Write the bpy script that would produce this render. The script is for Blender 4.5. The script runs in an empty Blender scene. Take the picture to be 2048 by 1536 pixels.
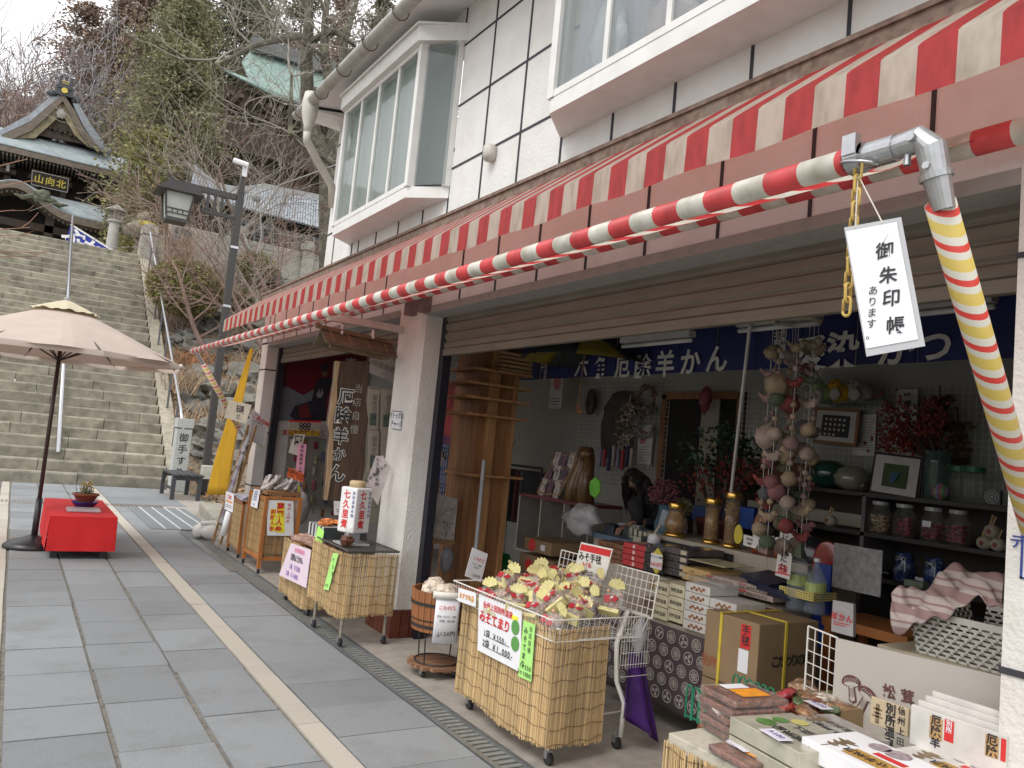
import bpy, bmesh, math, random
from mathutils import Vector, Matrix, noise
S = bpy.context.scene
COL = S.collection
R = math.radians
# ---------------------------------------------------------------- camera
YAW, PITCH, ROLL, FOC, EYE = R(32.08), R(4.83), R(5.45), 1570.0, 1.5
_f = Vector((math.sin(YAW)*math.cos(PITCH), math.cos(YAW)*math.cos(PITCH), math.sin(PITCH)))
_r = Vector((math.cos(YAW), -math.sin(YAW), 0)); _u = _r.cross(_f)
_r2 = math.cos(ROLL)*_r + math.sin(ROLL)*_u
_u2 = -math.sin(ROLL)*_r + math.cos(ROLL)*_u
CAM = Vector((0, 0, EYE))
cam = bpy.data.objects.new('camera', bpy.data.cameras.new('camera'))
COL.objects.link(cam); S.camera = cam
cam.matrix_world = Matrix.Translation(CAM) @ Matrix((_r2, _u2, -_f)).transposed().to_4x4()
cam.data.sensor_width = 36; cam.data.lens = 36*FOC/2048
cam.data.clip_start = 0.05; cam.data.clip_end = 600
# ---------------------------------------------------------------- light: thin overcast, soft sun from high on the street side
S.view_settings.view_transform = 'Standard'; S.view_settings.look = 'None'
S.view_settings.exposure = 0.94; S.view_settings.gamma = 1
world = bpy.data.worlds.new('World'); S.world = world; world.use_nodes = True
wt = world.node_tree; wt.nodes.clear()
wo = wt.nodes.new('ShaderNodeOutputWorld'); wb = wt.nodes.new('ShaderNodeBackground')
sky = wt.nodes.new('ShaderNodeTexSky'); sky.sky_type = 'NISHITA'; sky.sun_disc = False
SUN_EL, SUN_AZ = R(52), R(250)       # azimuth clockwise from +y
sky.sun_elevation = SUN_EL; sky.sun_rotation = SUN_AZ; sky.dust_density = 4
cl = wt.nodes.new('ShaderNodeTexNoise'); cl.inputs['Scale'].default_value = 2.2; cl.inputs['Detail'].default_value = 5
cr = wt.nodes.new('ShaderNodeMapRange'); cr.inputs[3].default_value = .86; cr.inputs[4].default_value = .98
mx = wt.nodes.new('ShaderNodeMix'); mx.data_type = 'RGBA'
mx.inputs['B'].default_value = (10.4, 10.4, 10.6, 1)      # the cloud layer, in the sky texture's own units
wt.links.new(cl.outputs['Fac'], cr.inputs[0]); wt.links.new(cr.outputs[0], mx.inputs['Factor'])
wt.links.new(sky.outputs[0], mx.inputs['A']); wt.links.new(mx.outputs['Result'], wb.inputs[0])
wb.inputs[1].default_value = 0.08
wt.links.new(wb.outputs[0], wo.inputs[0])
sl = bpy.data.lights.new('sun', 'SUN'); sl.energy = .9; sl.angle = R(28); sl.color = (1, .97, .92)
so = bpy.data.objects.new('sun', sl); COL.objects.link(so)
sd = Vector((math.sin(SUN_AZ)*math.cos(SUN_EL), math.cos(SUN_AZ)*math.cos(SUN_EL), math.sin(SUN_EL)))
so.rotation_euler = sd.to_track_quat('Z', 'Y').to_euler(); so.location = (-5, -3, 9)
S.cycles.use_denoising = True
S.cycles.max_bounces = 8; S.cycles.transparent_max_bounces = 12
S.cycles.sample_clamp_indirect = 6
# ---------------------------------------------------------------- helpers
def at(px, py, x=None, y=None, z=None):
    """the point of a real plane (x, y or z given) seen at a pixel of the 2048x1536 photograph; used to read off measurements"""
    v = _r2*((px-1024)/FOC) - _u2*((py-768)/FOC) + _f
    if x is not None: t = (x-CAM.x)/v.x
    elif y is not None: t = (y-CAM.y)/v.y
    else: t = (z-CAM.z)/v.z
    return CAM + v*t
def nd(t, k, **kw):
    n = t.nodes.new('ShaderNode'+k)
    for a, b in kw.items(): setattr(n, a, b)
    return n
MATS = {}
def mat(name, col, rough=.7, var=.12, scale=12, bump=0, bscale=80, metal=0, alpha=1, trans=0, tlu=0, isl=0, stretch=None, dirt=None, dscale=3, damt=.5, spec=.5, emit=0, bdist=.02, coat=0):
    if name in MATS: return MATS[name]
    m = bpy.data.materials.new(name); m.use_nodes = True; t = m.node_tree; L = t.links.new
    b = t.nodes['Principled BSDF']; out = t.nodes['Material Output']
    b.inputs['Roughness'].default_value = rough; b.inputs['Metallic'].default_value = metal
    b.inputs['Specular IOR Level'].default_value = spec
    b.inputs['Coat Weight'].default_value = coat
    tc = nd(t, 'TexCoord'); mp = nd(t, 'Mapping'); L(tc.outputs['Object'], mp.inputs[0])
    if stretch: mp.inputs['Scale'].default_value = stretch
    c = (*col, 1)
    n = nd(t, 'TexNoise'); n.inputs['Scale'].default_value = scale; n.inputs['Detail'].default_value = 6; L(mp.outputs[0], n.inputs['Vector'])
    rg = nd(t, 'MapRange'); rg.inputs[1].default_value = .3; rg.inputs[2].default_value = .7
    rg.inputs[3].default_value = 1-var; rg.inputs[4].default_value = 1+var; L(n.outputs['Fac'], rg.inputs[0])
    v = rg.outputs[0]
    if isl:
        g = nd(t, 'NewGeometry'); r2 = nd(t, 'MapRange'); r2.inputs[3].default_value = 1-isl; r2.inputs[4].default_value = 1+isl
        L(g.outputs['Random Per Island'], r2.inputs[0]); mm = nd(t, 'Math', operation='MULTIPLY'); L(v, mm.inputs[0]); L(r2.outputs[0], mm.inputs[1]); v = mm.outputs[0]
    vm = nd(t, 'VectorMath', operation='SCALE'); vm.inputs[0].default_value = col; L(v, vm.inputs['Scale'])
    res = vm.outputs[0]
    if dirt:
        dn = nd(t, 'TexNoise'); dn.inputs['Scale'].default_value = dscale; dn.inputs['Detail'].default_value = 8; dn.inputs['Roughness'].default_value = .65
        L(mp.outputs[0], dn.inputs['Vector'])
        dr = nd(t, 'MapRange'); dr.inputs[1].default_value = .5; dr.inputs[2].default_value = .72; dr.inputs[4].default_value = damt; L(dn.outputs['Fac'], dr.inputs[0])
        mxx = nd(t, 'Mix', data_type='RGBA'); L(dr.outputs[0], mxx.inputs['Factor']); L(res, mxx.inputs['A']); mxx.inputs['B'].default_value = (*dirt, 1); res = mxx.outputs['Result']
    L(res, b.inputs['Base Color'])
    if bump:
        bn = nd(t, 'TexNoise'); bn.inputs['Scale'].default_value = bscale; bn.inputs['Detail'].default_value = 4; L(mp.outputs[0], bn.inputs['Vector'])
        bp = nd(t, 'Bump'); bp.inputs['Strength'].default_value = bump; bp.inputs['Distance'].default_value = bdist; L(bn.outputs['Fac'], bp.inputs['Height']); L(bp.outputs[0], b.inputs['Normal'])
    if trans: b.inputs['Transmission Weight'].default_value = trans; b.inputs['IOR'].default_value = 1.3
    if emit: L(res, b.inputs['Emission Color']); b.inputs['Emission Strength'].default_value = emit
    sh = b.outputs[0]
    if tlu:
        tl = nd(t, 'BsdfTranslucent'); L(res, tl.inputs[0]); ms = nd(t, 'MixShader'); ms.inputs[0].default_value = tlu
        L(sh, ms.inputs[1]); L(tl.outputs[0], ms.inputs[2]); sh = ms.outputs[0]
    if alpha < 1:
        tp = nd(t, 'BsdfTransparent'); ms = nd(t, 'MixShader'); ms.inputs[0].default_value = alpha
        L(tp.outputs[0], ms.inputs[1]); L(sh, ms.inputs[2]); sh = ms.outputs[0]
    L(sh, out.inputs[0]); MATS[name] = m
    return m
def stripes(name, ca, cb, period, axis=1, duty=.5, third=None, tlu=0, rough=.6, dirt=None, off=0, damt=.5, dstretch=(1,1,1)):
    """two (or three) coloured bands along one object axis"""
    m = mat(name, ca, rough=rough); t = m.node_tree; L = t.links.new; b = t.nodes['Principled BSDF']
    tc = nd(t, 'TexCoord'); sp = nd(t, 'SeparateXYZ'); L(tc.outputs['Object'], sp.inputs[0])
    a = nd(t, 'Math', operation='MULTIPLY_ADD'); a.inputs[1].default_value = 1/period; a.inputs[2].default_value = off+1000; L(sp.outputs[axis], a.inputs[0])
    fr = nd(t, 'Math', operation='FRACT'); L(a.outputs[0], fr.inputs[0])
    rp = nd(t, 'ValToRGB'); e = rp.color_ramp; e.interpolation = 'CONSTANT'; e.elements[0].color = (*ca, 1); e.elements[1].position = duty; e.elements[1].color = (*cb, 1)
    if third:
        for pos, c in third: k = e.elements.new(pos); k.color = (*c, 1)
    L(fr.outputs[0], rp.inputs[0]); res = rp.outputs[0]
    n = nd(t, 'TexNoise'); n.inputs['Scale'].default_value = 9; n.inputs['Detail'].default_value = 8
    mpp = nd(t, 'Mapping'); mpp.inputs['Scale'].default_value = dstretch; L(tc.outputs['Object'], mpp.inputs[0]); L(mpp.outputs[0], n.inputs['Vector'])
    dr = nd(t, 'MapRange'); dr.inputs[1].default_value = .42; dr.inputs[2].default_value = .75; dr.inputs[4].default_value = damt; L(n.outputs['Fac'], dr.inputs[0])
    mxx = nd(t, 'Mix', data_type='RGBA', blend_type='MULTIPLY'); L(dr.outputs[0], mxx.inputs['Factor']); L(res, mxx.inputs['A']); mxx.inputs['B'].default_value = (*(dirt or (.5, .48, .42)), 1); res = mxx.outputs['Result']
    L(res, b.inputs['Base Color'])
    if tlu:
        tl = nd(t, 'BsdfTranslucent'); L(res, tl.inputs[0]); ms = nd(t, 'MixShader'); ms.inputs[0].default_value = tlu
        L(b.outputs[0], ms.inputs[1]); L(tl.outputs[0], ms.inputs[2]); L(ms.outputs[0], t.nodes['Material Output'].inputs[0])
    return m
class MB:
    """collects vertices and faces and links them as ONE mesh object"""
    def __init__(s, T=None): s.v = []; s.f = []; s.T = T
    def add(s, vs, fs):
        o = len(s.v)
        if s.T is not None: vs = [s.T @ Vector(p) for p in vs]
        s.v += [tuple(p) for p in vs]; s.f += [tuple(i+o for i in q) for q in fs]; return s
    def box(s, x0, x1, y0, y1, z0, z1):
        return s.add([(x0,y0,z0),(x1,y0,z0),(x1,y1,z0),(x0,y1,z0),(x0,y0,z1),(x1,y0,z1),(x1,y1,z1),(x0,y1,z1)],
                     [(0,3,2,1),(4,5,6,7),(0,1,5,4),(1,2,6,5),(2,3,7,6),(3,0,4,7)])
    def cb(s, c, d, rz=0, rx=0, ry=0):
        """box by centre and size, turned about its centre"""
        m = Matrix.Translation(Vector(c)) @ Matrix.Rotation(rz,4,'Z') @ Matrix.Rotation(rx,4,'X') @ Matrix.Rotation(ry,4,'Y')
        a, b, e = d[0]/2, d[1]/2, d[2]/2
        return s.add([m @ Vector(p) for p in [(-a,-b,-e),(a,-b,-e),(a,b,-e),(-a,b,-e),(-a,-b,e),(a,-b,e),(a,b,e),(-a,b,e)]],
                     [(0,3,2,1),(4,5,6,7),(0,1,5,4),(1,2,6,5),(2,3,7,6),(3,0,4,7)])
    def slab(s, pts, th):
        """polygon pts (3D, planar) thickened along its normal by th"""
        p = [Vector(q) for q in pts]; n = (p[1]-p[0]).cross(p[2]-p[0]).normalized()*th; k = len(p)
        return s.add(p+[q+n for q in p], [tuple(range(k))[::-1], tuple(range(k, 2*k))]+[(i,(i+1)%k,(i+1)%k+k,i+k) for i in range(k)])
    def prism(s, poly, a0, a1, axis='x'):
        """polygon in the plane across an axis, extruded from a0 to a1"""
        f = {'x': lambda a,u,v: (a,u,v), 'y': lambda a,u,v: (u,a,v), 'z': lambda a,u,v: (u,v,a)}[axis]; k = len(poly)
        return s.add([f(a0,*q) for q in poly]+[f(a1,*q) for q in poly], [tuple(range(k))[::-1], tuple(range(k,2*k))]+[(i,(i+1)%k,(i+1)%k+k,i+k) for i in range(k)])
    def tube(s, path, r, n=6, cap=True):
        P = [Vector(p) for p in path]; rr = r if isinstance(r, (list, tuple)) else [r]*len(P)
        vs = []; fs = []; ref = None
        for i, p in enumerate(P):
            d = (P[min(i+1,len(P)-1)]-P[max(i-1,0)])
            d = d.normalized() if d.length > 1e-9 else Vector((0,0,1))
            if ref is None: ref = d.orthogonal().normalized()
            ref = (ref-d*ref.dot(d)); ref = ref.normalized() if ref.length > 1e-6 else d.orthogonal().normalized()
            b = d.cross(ref)
            for j in range(n):
                a = 2*math.pi*j/n; vs.append(p+(ref*math.cos(a)+b*math.sin(a))*rr[i])
        for i in range(len(P)-1):
            for j in range(n): fs.append((i*n+j, i*n+(j+1)%n, (i+1)*n+(j+1)%n, (i+1)*n+j))
        if cap: fs += [tuple(range(n))[::-1], tuple(range((len(P)-1)*n, len(P)*n))]
        return s.add(vs, fs)
    def lathe(s, prof, c=(0,0,0), n=16, sx=1, sy=1, cap=True):
        vs = []; fs = []; c = Vector(c)
        for r, z in prof:
            for j in range(n): a = 2*math.pi*j/n; vs.append(c+Vector((r*math.cos(a)*sx, r*math.sin(a)*sy, z)))
        for i in range(len(prof)-1):
            for j in range(n): fs.append((i*n+j, i*n+(j+1)%n, (i+1)*n+(j+1)%n, (i+1)*n+j))
        if cap: fs += [tuple(range(n))[::-1], tuple(range((len(prof)-1)*n, len(prof)*n))]
        return s.add(vs, fs)
    def ball(s, c, r, n=10, k=7, amp=0, seed=0, sc=(1,1,1)):
        vs = []; fs = []; c = Vector(c)
        for i in range(k+1):
            th = math.pi*i/k
            for j in range(n):
                a = 2*math.pi*j/n; d = Vector((math.sin(th)*math.cos(a), math.sin(th)*math.sin(a), math.cos(th)))
                q = 1+amp*noise.noise(d*1.7+Vector((seed*3.1, seed, 0))) if amp else 1
                vs.append(c+Vector((d.x*sc[0], d.y*sc[1], d.z*sc[2]))*r*q)
        for i in range(k):
            for j in range(n): fs.append((i*n+j, (i+1)*n+j, (i+1)*n+(j+1)%n, i*n+(j+1)%n))
        return s.add(vs, fs)
    def grid(s, fn, nu, nv):
        """surface sheet fn(u, v) for u, v in 0..1"""
        vs = [fn(i/nu, j/nv) for i in range(nu+1) for j in range(nv+1)]
        return s.add(vs, [(i*(nv+1)+j, (i+1)*(nv+1)+j, (i+1)*(nv+1)+j+1, i*(nv+1)+j+1) for i in range(nu) for j in range(nv)])
    def build(s, name, m, parent=None, smooth=False, bevel=0, solid=0):
        me = bpy.data.meshes.new(name); me.from_pydata(s.v, [], s.f); me.update()
        me.materials.append(m)
        o = bpy.data.objects.new(name, me); COL.objects.link(o)
        if smooth:
            for p in me.polygons: p.use_smooth = True
        if bevel:
            k = o.modifiers.new('b', 'BEVEL'); k.width = bevel; k.segments = 2; k.limit_method = 'ANGLE'; k.angle_limit = R(40)
        if solid:
            k = o.modifiers.new('s', 'SOLIDIFY'); k.thickness = solid; k.offset = 0
        if parent is not None:
            o.parent = parent; o.matrix_parent_inverse = parent.matrix_world.inverted()
        return o
def tag(o, label=None, cat=None, group=None, kind=None):
    if label: o['label'] = label
    if cat: o['category'] = cat
    if group: o['group'] = group
    if kind: o['kind'] = kind
    return o
def thing(name, label, cat, loc=(0,0,0), group=None, rz=0):
    o = bpy.data.objects.new(name, None); COL.objects.link(o); o.location = loc; o.rotation_euler.z = rz
    o.empty_display_size = .1
    o.matrix_world = Matrix.Translation(Vector(loc)) @ Matrix.Rotation(rz, 4, 'Z')
    return tag(o, label, cat, group)
def copy_tree(o, label=None, loc=None, rz=None, parent=None):
    c = o.copy(); COL.objects.link(c)
    if parent is not None: mi = o.matrix_parent_inverse.copy(); c.parent = parent; c.matrix_parent_inverse = mi
    if loc is not None: c.location = loc
    if rz is not None: c.rotation_euler.z = rz
    if label: c['label'] = label
    for ch in [q for q in bpy.data.objects if q.parent == o]:
        if ch != c: copy_tree(ch, parent=c)
    return c
# ---------------------------------------------------------------- lettering: glyph outlines of the built-in font, as thin flat meshes
_gc = {}
def glyph(ch, bold=0):
    k = (ch, bold)
    if k not in _gc:
        cu = bpy.data.curves.new('g', 'FONT'); cu.body = ch; cu.size = 1; cu.align_x = 'CENTER'; cu.resolution_u = 3; cu.offset = bold; cu.fill_mode = 'FRONT'
        ob = bpy.data.objects.new('g', cu); COL.objects.link(ob)
        bpy.context.view_layer.update()
        dg = bpy.context.evaluated_depsgraph_get(); me = bpy.data.meshes.new_from_object(ob.evaluated_get(dg))
        _gc[k] = ([tuple(v.co) for v in me.vertices], [tuple(p.vertices) for p in me.polygons])
        bpy.data.objects.remove(ob); bpy.data.meshes.remove(me); bpy.data.curves.remove(cu)
    return _gc[k]
class Board:
    """a flat sheet given by its top-left, top-right and bottom-left corners; writes text in sheet fractions"""
    def __init__(s, tl, tr, bl, lift=.003):
        s.o = Vector(tl); s.U = Vector(tr)-s.o; s.V = Vector(bl)-s.o; s.w = s.U.length; s.h = s.V.length
        s.u = s.U/s.w; s.d = (s.V-s.u*s.V.dot(s.u)).normalized(); s.n = s.d.cross(s.u).normalized(); s.lift = lift
    def p(s, a, b, l=None): return s.o+s.U*a+s.V*b+s.n*(s.lift if l is None else l)
    def text(s, mb, txt, a, b, size, vert=True, bold=.01, adv=1.0, sx=1):
        """size in metres; (a, b) = centre of the first glyph (vertical) or of the line (horizontal)"""
        base = s.p(a, b); n = len(txt)
        ws = [(.62 if ord(c) < 300 else 1)*size*adv for c in txt]
        pos = -sum(ws)/2
        for i, c in enumerate(txt):
            if vert: cen = base+s.d*(i*size*adv); mid = cen
            else: mid = base+s.u*(pos+ws[i]/2); pos += ws[i]
            if c in ' \u3000': continue
            vs, fs = glyph(c, bold)
            mb.add([mid+s.u*(x*size*sx)-s.d*((y-.36)*size) for x, y, z in vs], fs)
    def rect(s, mb, a0, b0, a1, b1, l=None):
        l = s.lift*.6 if l is None else l
        mb.add([s.p(a0,b0,l), s.p(a0,b1,l), s.p(a1,b1,l), s.p(a1,b0,l)], [(0,1,2,3)])
    def rule(s, mb, a0, b0, a1, b1, th=.002):
        p, q = s.p(a0,b0), s.p(a1,b1); t = (q-p).normalized().cross(s.n)*th/2
        mb.add([p-t, q-t, q+t, p+t], [(0,1,2,3)])
    def disc(s, mb, a, b, r, r0=0, n=16, l=None):
        c = s.p(a, b, l); k = []
        for i in range(n):
            q = 2*math.pi*i/n; k.append(s.u*math.cos(q)+s.d*math.sin(q))
        if r0: mb.add([c+e*r for e in k]+[c+e*r0 for e in k], [(i,(i+1)%n,(i+1)%n+n,i+n) for i in range(n)])
        else: mb.add([c+e*r for e in k], [tuple(range(n))])
INK = lambda: mat('ink_black', (.02,.02,.025), .6, .05)
RED = lambda: mat('print_red', (.62,.03,.03), .5, .05)
NAVY = lambda: mat('print_navy', (.03,.05,.25), .5, .05)
def sheet(name, label, cat, tl, tr, bl, m, th=.002, parent=None, texts=(), group=None, br=None, lift=.003):
    """a flat card or board with its lettering as children; texts: (material, [(text, a, b, size, vertical), ...])"""
    B = Board(tl, tr, bl, lift); brp = Vector(br) if br is not None else B.o+B.U+B.V
    mb = MB(); P = [B.o, B.o+B.U, brp, B.o+B.V]
    mb.slab([q for q in P], th)       # thickness goes behind the face
    n = (P[1]-P[0]).cross(P[2]-P[0]).normalized()
    if n.dot(B.n) > 0: mb = MB(); mb.slab([P[0],P[3],P[2],P[1]], th)
    o = mb.build(name, m, parent)
    if parent is None: tag(o, label, cat, group)
    for mm, items in texts:
        t = MB()
        for it in items:
            if it[0] == 'R': B.rect(t, *it[1:])
            elif it[0] == 'L': B.rule(t, *it[1:])
            elif it[0] == 'D': B.disc(t, *it[1:])
            else: B.text(t, it[0], it[1], it[2], it[3], it[4] if len(it) > 4 else True, *(it[5:]))
        t.build('lettering' if any(i[0] not in 'RLD' for i in items) else 'print', mm, o)
    return o
# ================================================================ the setting: ground
rnd = random.Random(5)
W = 2.617
slab_m = mat('blue_grey_granite', (.225,.238,.246), .75, .22, 180, .5, 200, isl=.15, dirt=(.145,.145,.14), dscale=2.2, damt=.6, bdist=.004)
beige_m = mat('beige_granite', (.43,.40,.34), .8, .10, 220, .15, 400, isl=.06, dirt=(.33,.30,.26), dscale=2.5, damt=.4)
mortar_m = mat('joint_mortar', (.17,.155,.13), .95, .35, 30)
conc_m = mat('apron_concrete', (.33,.30,.26), .85, .15, 9, .2, 150, dirt=(.16,.145,.125), dscale=1.3, damt=.7)
tag(MB().box(-8, 2.13, -3, 40, -.5, -.012).build('street', mortar_m), kind='structure')
g = MB()
def course(mb, x0, x1, y0, y1, lo, hi, gap=.006):
    y = y0
    while y < y1:
        l = rnd.uniform(lo, hi); e = min(y+l, y1)
        j = gap*rnd.uniform(.5, 1.9); k = gap*rnd.uniform(.3, 1.3); dz = rnd.uniform(-.0015, .0015)
        mb.box(x0+j*.7, x1-j*.7, y+k*.5, e-k*.5, -.04, dz); y += l
for x0, x1 in ((-1.75,-1.3),(-1.3,-.87),(-.87,-.44),(-.44,-.02),(.133,.573),(.573,1.0),(1.0,1.414)):
    course(g, x0, x1, -1, 17.9, .42, .82, .013)
course(g, 1.56, 2.12, -1, 14.2, .42, .46, .005)
course(g, 1.56, 2.75, 14.6, 17.9, .4, .6, .01)
tag(g.build('paving', slab_m, bevel=0), kind='structure')
b = MB(); course(b, 1.418, 1.556, -1, 17.9, .45, .9); course(b, -.01, .123, -1, 17.9, .45, .9)
tag(b.build('paving_strip', beige_m), kind='structure')
tag(MB().box(2.32, 7.2, -3, 10.7, -.5, -.001).box(2.32, 3.6, 10.7, 17.9, -.5, -.006).build('shop_apron', conc_m), kind='structure')
# drain channel and its grating
steel = mat('galvanised_steel', (.34,.37,.39), .38, .2, 40, .1, 60, metal=.75, dirt=(.22,.2,.17), dscale=5)
dark = mat('dark_void', (.02,.02,.02), .9)
dr = thing('drain_grating', 'long galvanised drain grating running along the shop front', 'drain', (2.22, 5, 0))
q = MB(); q.box(2.128, 2.158, -1, 11.4, -.05, .004); q.box(2.282, 2.312, -1, 11.4, -.05, .004)
q.build('edge_frame', steel, dr)
MB().box(2.155, 2.285, -1, 11.4, -.12, -.05).build('channel', dark, dr)
q = MB(); y = -1
while y < 11.4: q.box(2.16, 2.28, y, y+.034, -.03, -.004); y += .052
q.build('grating', mat('grating_grey', (.23,.24,.225), .6, .2, 30, metal=.2), dr)
q = MB().box(2.06, 2.125, 8.35, 11.3, -.02, .012); q.build('cover_plate', steel, dr)
cd = thing('cross_grating', 'brownish cross drain grating at the foot of the steps', 'drain', (1, 14.4, 0))
q = MB()
for i in range(78): q.box(-2+i*.056, -2+i*.056+.03, 14.24, 14.56, -.03, .003)
q.build('grating', mat('rusty_grating', (.2,.17,.14), .8, .3, 20), cd); MB().box(-2,2.4,14.22,14.58,-.1,-.035).build('channel', dark, cd)
mt = thing('entrance_mat', 'grey metal floor grating with white lines beside the stone bench', 'grating', (2.2, 13, 0))
MB().box(1.75, 2.62, 11.5, 14.2, -.02, .006).build('plate', mat('mat_grey', (.17,.19,.2), .6, .2, 60), mt)
q = MB()
for i in range(4): q.box(1.92+i*.19, 1.945+i*.19, 11.5, 14.2, .006, .012)
q.build('line', mat('line_white', (.5,.5,.49), .6), mt)
# terrain: slope beside the steps, temple terrace, hill behind
SX0, SX1, SY, TR, RI, NS = -3.4, 2.93, 17.92, .3726, .222, 31
TOPY, TOPZ = SY+NS*TR, NS*RI
def ground_z(x, y):
    a = max(0, min(1, (y-18.0)/10.6)); z = a*6.2 if y < 28.9 else TOPZ
    if y < 18.2: z = max(0, min(.5, (x-3.7)*.5))*(1 if y > 10.75 else 0)
    if y > 44: z += (y-44)*.42
    if 18 < y < 28.9 and x > 3.3: z += .35*noise.noise(Vector((x*.8, y*.8, 1)))+min(1.2, (x-3.3)*.18)*(1-a)
    if y > 45: z += 1.2*noise.noise(Vector((x*.15, y*.15, 4)))
    return z
earth_m = mat('leaf_litter_earth', (.17,.135,.095), .95, .35, 14, .6, 30, dirt=(.20,.13,.07), dscale=6, damt=.8)
def terr(x0, x1, y0, y1, nx, ny, name):
    m = MB(); m.grid(lambda u, v: (x0+(x1-x0)*u, y0+(y1-y0)*v, ground_z(x0+(x1-x0)*u, y0+(y1-y0)*v)), nx, ny)
    tag(m.build(name, earth_m, smooth=True), kind='structure')
terr(3.25, 30, 10.8, 28.88, 90, 70, 'terrain')
terr(-30, -3.45, 17.9, 28.88, 30, 30, 'terrain')
tag(MB().box(-30, 30, 29.3, 46, TOPZ-1, TOPZ).build('terrace', mat('terrace_gravel', (.3,.28,.25), .9, .2, 30)), kind='structure')
terr(-70, 90, 44, 150, 40, 40, 'hill')
tag(MB().box(-300, 300, -300, 300, -.9, -.52).build('ground', mat('far_ground', (.2,.19,.16), .9, .2, 3)), kind='structure')
# ================================================================ stone steps
st = thing('stone_staircase', 'long flight of weathered stone steps climbing to the temple', 'staircase', (0, SY, 0))
step_m = mat('weathered_step_stone', (.29,.267,.21), .9, .26, 5, .6, 40, isl=.18, dirt=(.10,.09,.065), dscale=2.2, damt=.75)
m = MB()
for i in range(NS):
    y0, z1 = SY+i*TR, (i+1)*RI; x = SX0
    while x < SX1:
        l = rnd.uniform(1.1, 2.3); e = min(x+l, SX1); j = rnd.uniform(-.012, .012)
        if SX1-e < .4: e = SX1
        y1 = y0+j; zz = z1+rnd.uniform(-.006, .006); a = x+.006; c = e-.006
        prof = [(y1+.012, z1-RI-.15), (y1, zz-.035), (y1+.010, zz-.010), (y1+.03, zz), (y0+TR+.08, zz-.004), (y0+TR+.08, z1-RI-.15)]
        m.prism(prof, a, c, 'x'); x = e
m.build('step', step_m, st)
# side kerb of stone blocks
m = MB()
for i in range(13):
    y0 = SY+.1+i*.95; y1 = y0+.94; k = RI/TR
    z0, z1 = (y0-SY)*k+.02, (y1-SY)*k+.02
    m.add([(2.95,y0,z0-1),(3.27,y0,z0-1),(3.27,y1,z1-1),(2.95,y1,z1-1),(2.95,y0,z0+.14),(3.27,y0,z0+.14),(3.27,y1,z1+.14),(2.95,y1,z1+.14)],
          [(0,3,2,1),(4,5,6,7),(0,1,5,4),(1,2,6,5),(2,3,7,6),(3,0,4,7)])
m.build('side_kerb', mat('kerb_stone', (.34,.31,.24), .9, .2, 8, .4, 60, isl=.15, dirt=(.15,.14,.1), dscale=3), st, bevel=.01)
inox = mat('stainless_tube', (.5,.5,.52), .28, .1, 20, metal=.9)
hr = thing('handrail', 'steel handrail climbing beside the stone kerb of the steps', 'handrail', (3.1, SY, 0))
k = RI/TR
def rail_y(y): return (y-SY)*k
m = MB(); m.tube([(3.13, SY+.15, 1.25), (3.13, SY+.9, 1.25+.9*k), (3.13, TOPY-.6, rail_y(TOPY-.6)+1.18), (3.13, TOPY-.3, rail_y(TOPY)+1.12)], .032, 8); m.build('rail', inox, hr, smooth=True)
for i in range(8):
    y = SY+1.2+i*1.45
    MB().tube([(3.13, y, rail_y(y)-.1), (3.13, y, rail_y(y)+1.17)], .025, 6).build('post', mat('grey_post', (.13,.13,.14), .5, metal=.5), hr)
cb = at(128, 720, y=24)
hr2 = thing('handrail', 'slim steel handrail up the middle of the steps behind the parasol', 'handrail', (0, SY, 0))
p0, p1 = at(116, 905, y=SY+.6), at(146, 432, y=TOPY-.2)
MB().tube([p0, (p0*.5+p1*.5), p1], .042, 8).build('rail', inox, hr2, smooth=True)
for tt in (.02,.33,.66,.97):
    c = p0.lerp(p1, tt); MB().tube([(c.x, c.y, max(0,(c.y-SY)*k-.1)), c], .03, 6).build('post', mat('grey_post', (.13,.13,.14)), hr2)
# ================================================================ the shop building
wall_m = mat('white_render', (.72,.715,.70), .85, .05, 5, .35, 45, dirt=(.55,.5,.42), dscale=1.8, damt=.35, bdist=.012)
trim_m = mat('white_aluminium', (.72,.72,.70), .45, .05, 10, dirt=(.5,.46,.38), dscale=6, damt=.3)
joint_m = mat('black_joint', (.035,.035,.045), .7)
bd = thing('shop_building', 'white rendered two storey souvenir shop with open shutters and bay windows', 'building', (3, 5, 0))
ZB, ZL, ZT = 2.50, 3.2, 4.95      # beam underside, lintel, eave soffit
FY0, FY1 = -1.2, 10.36            # ground floor; the upper floor ends at 8.2
m = MB()
m.box(W, W+.22, FY0, FY1, ZB+.055, ZL); m.build('fascia', wall_m, bd)
MB().box(W-.003, W+.2, 1.235, 5.576, ZB, ZB+.055).box(W-.003, W+.2, 6.03, 10.08, ZB+.02, ZB+.075).build('lintel', mat('grey_lintel_paint', (.33,.32,.30), .8, .15, 8, dirt=(.12,.11,.1), dscale=8), bd)
m = MB(); m.box(W, W+.2, FY0, 3.90, ZL, 5.25).box(W, W+.2, 3.9, 5.33, ZL, 5.25).box(W, W+.2, 5.33, 8.2, ZL, 3.40).box(W, W+.2, 7.48, 8.2, 3.4, 5.25).box(W, W+.2, 5.33, 7.48, 4.72, 5.25)
m.build('upper_wall', wall_m, bd)
MB().box(W+.2, 7, 7.95, 8.2, ZL, 5.25).box(W+.2, 7.2, 10.16, 10.36, 0, ZL).box(W, 7, 8.2, FY1, ZL-.1, ZL).build('end_wall', wall_m, bd)
m = MB(); e = .006
for y in [4.858-.493*i for i in range(12)]+[5.35]: m.box(W-e, W, y-.008, y+.008, ZL, 5.25)
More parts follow.
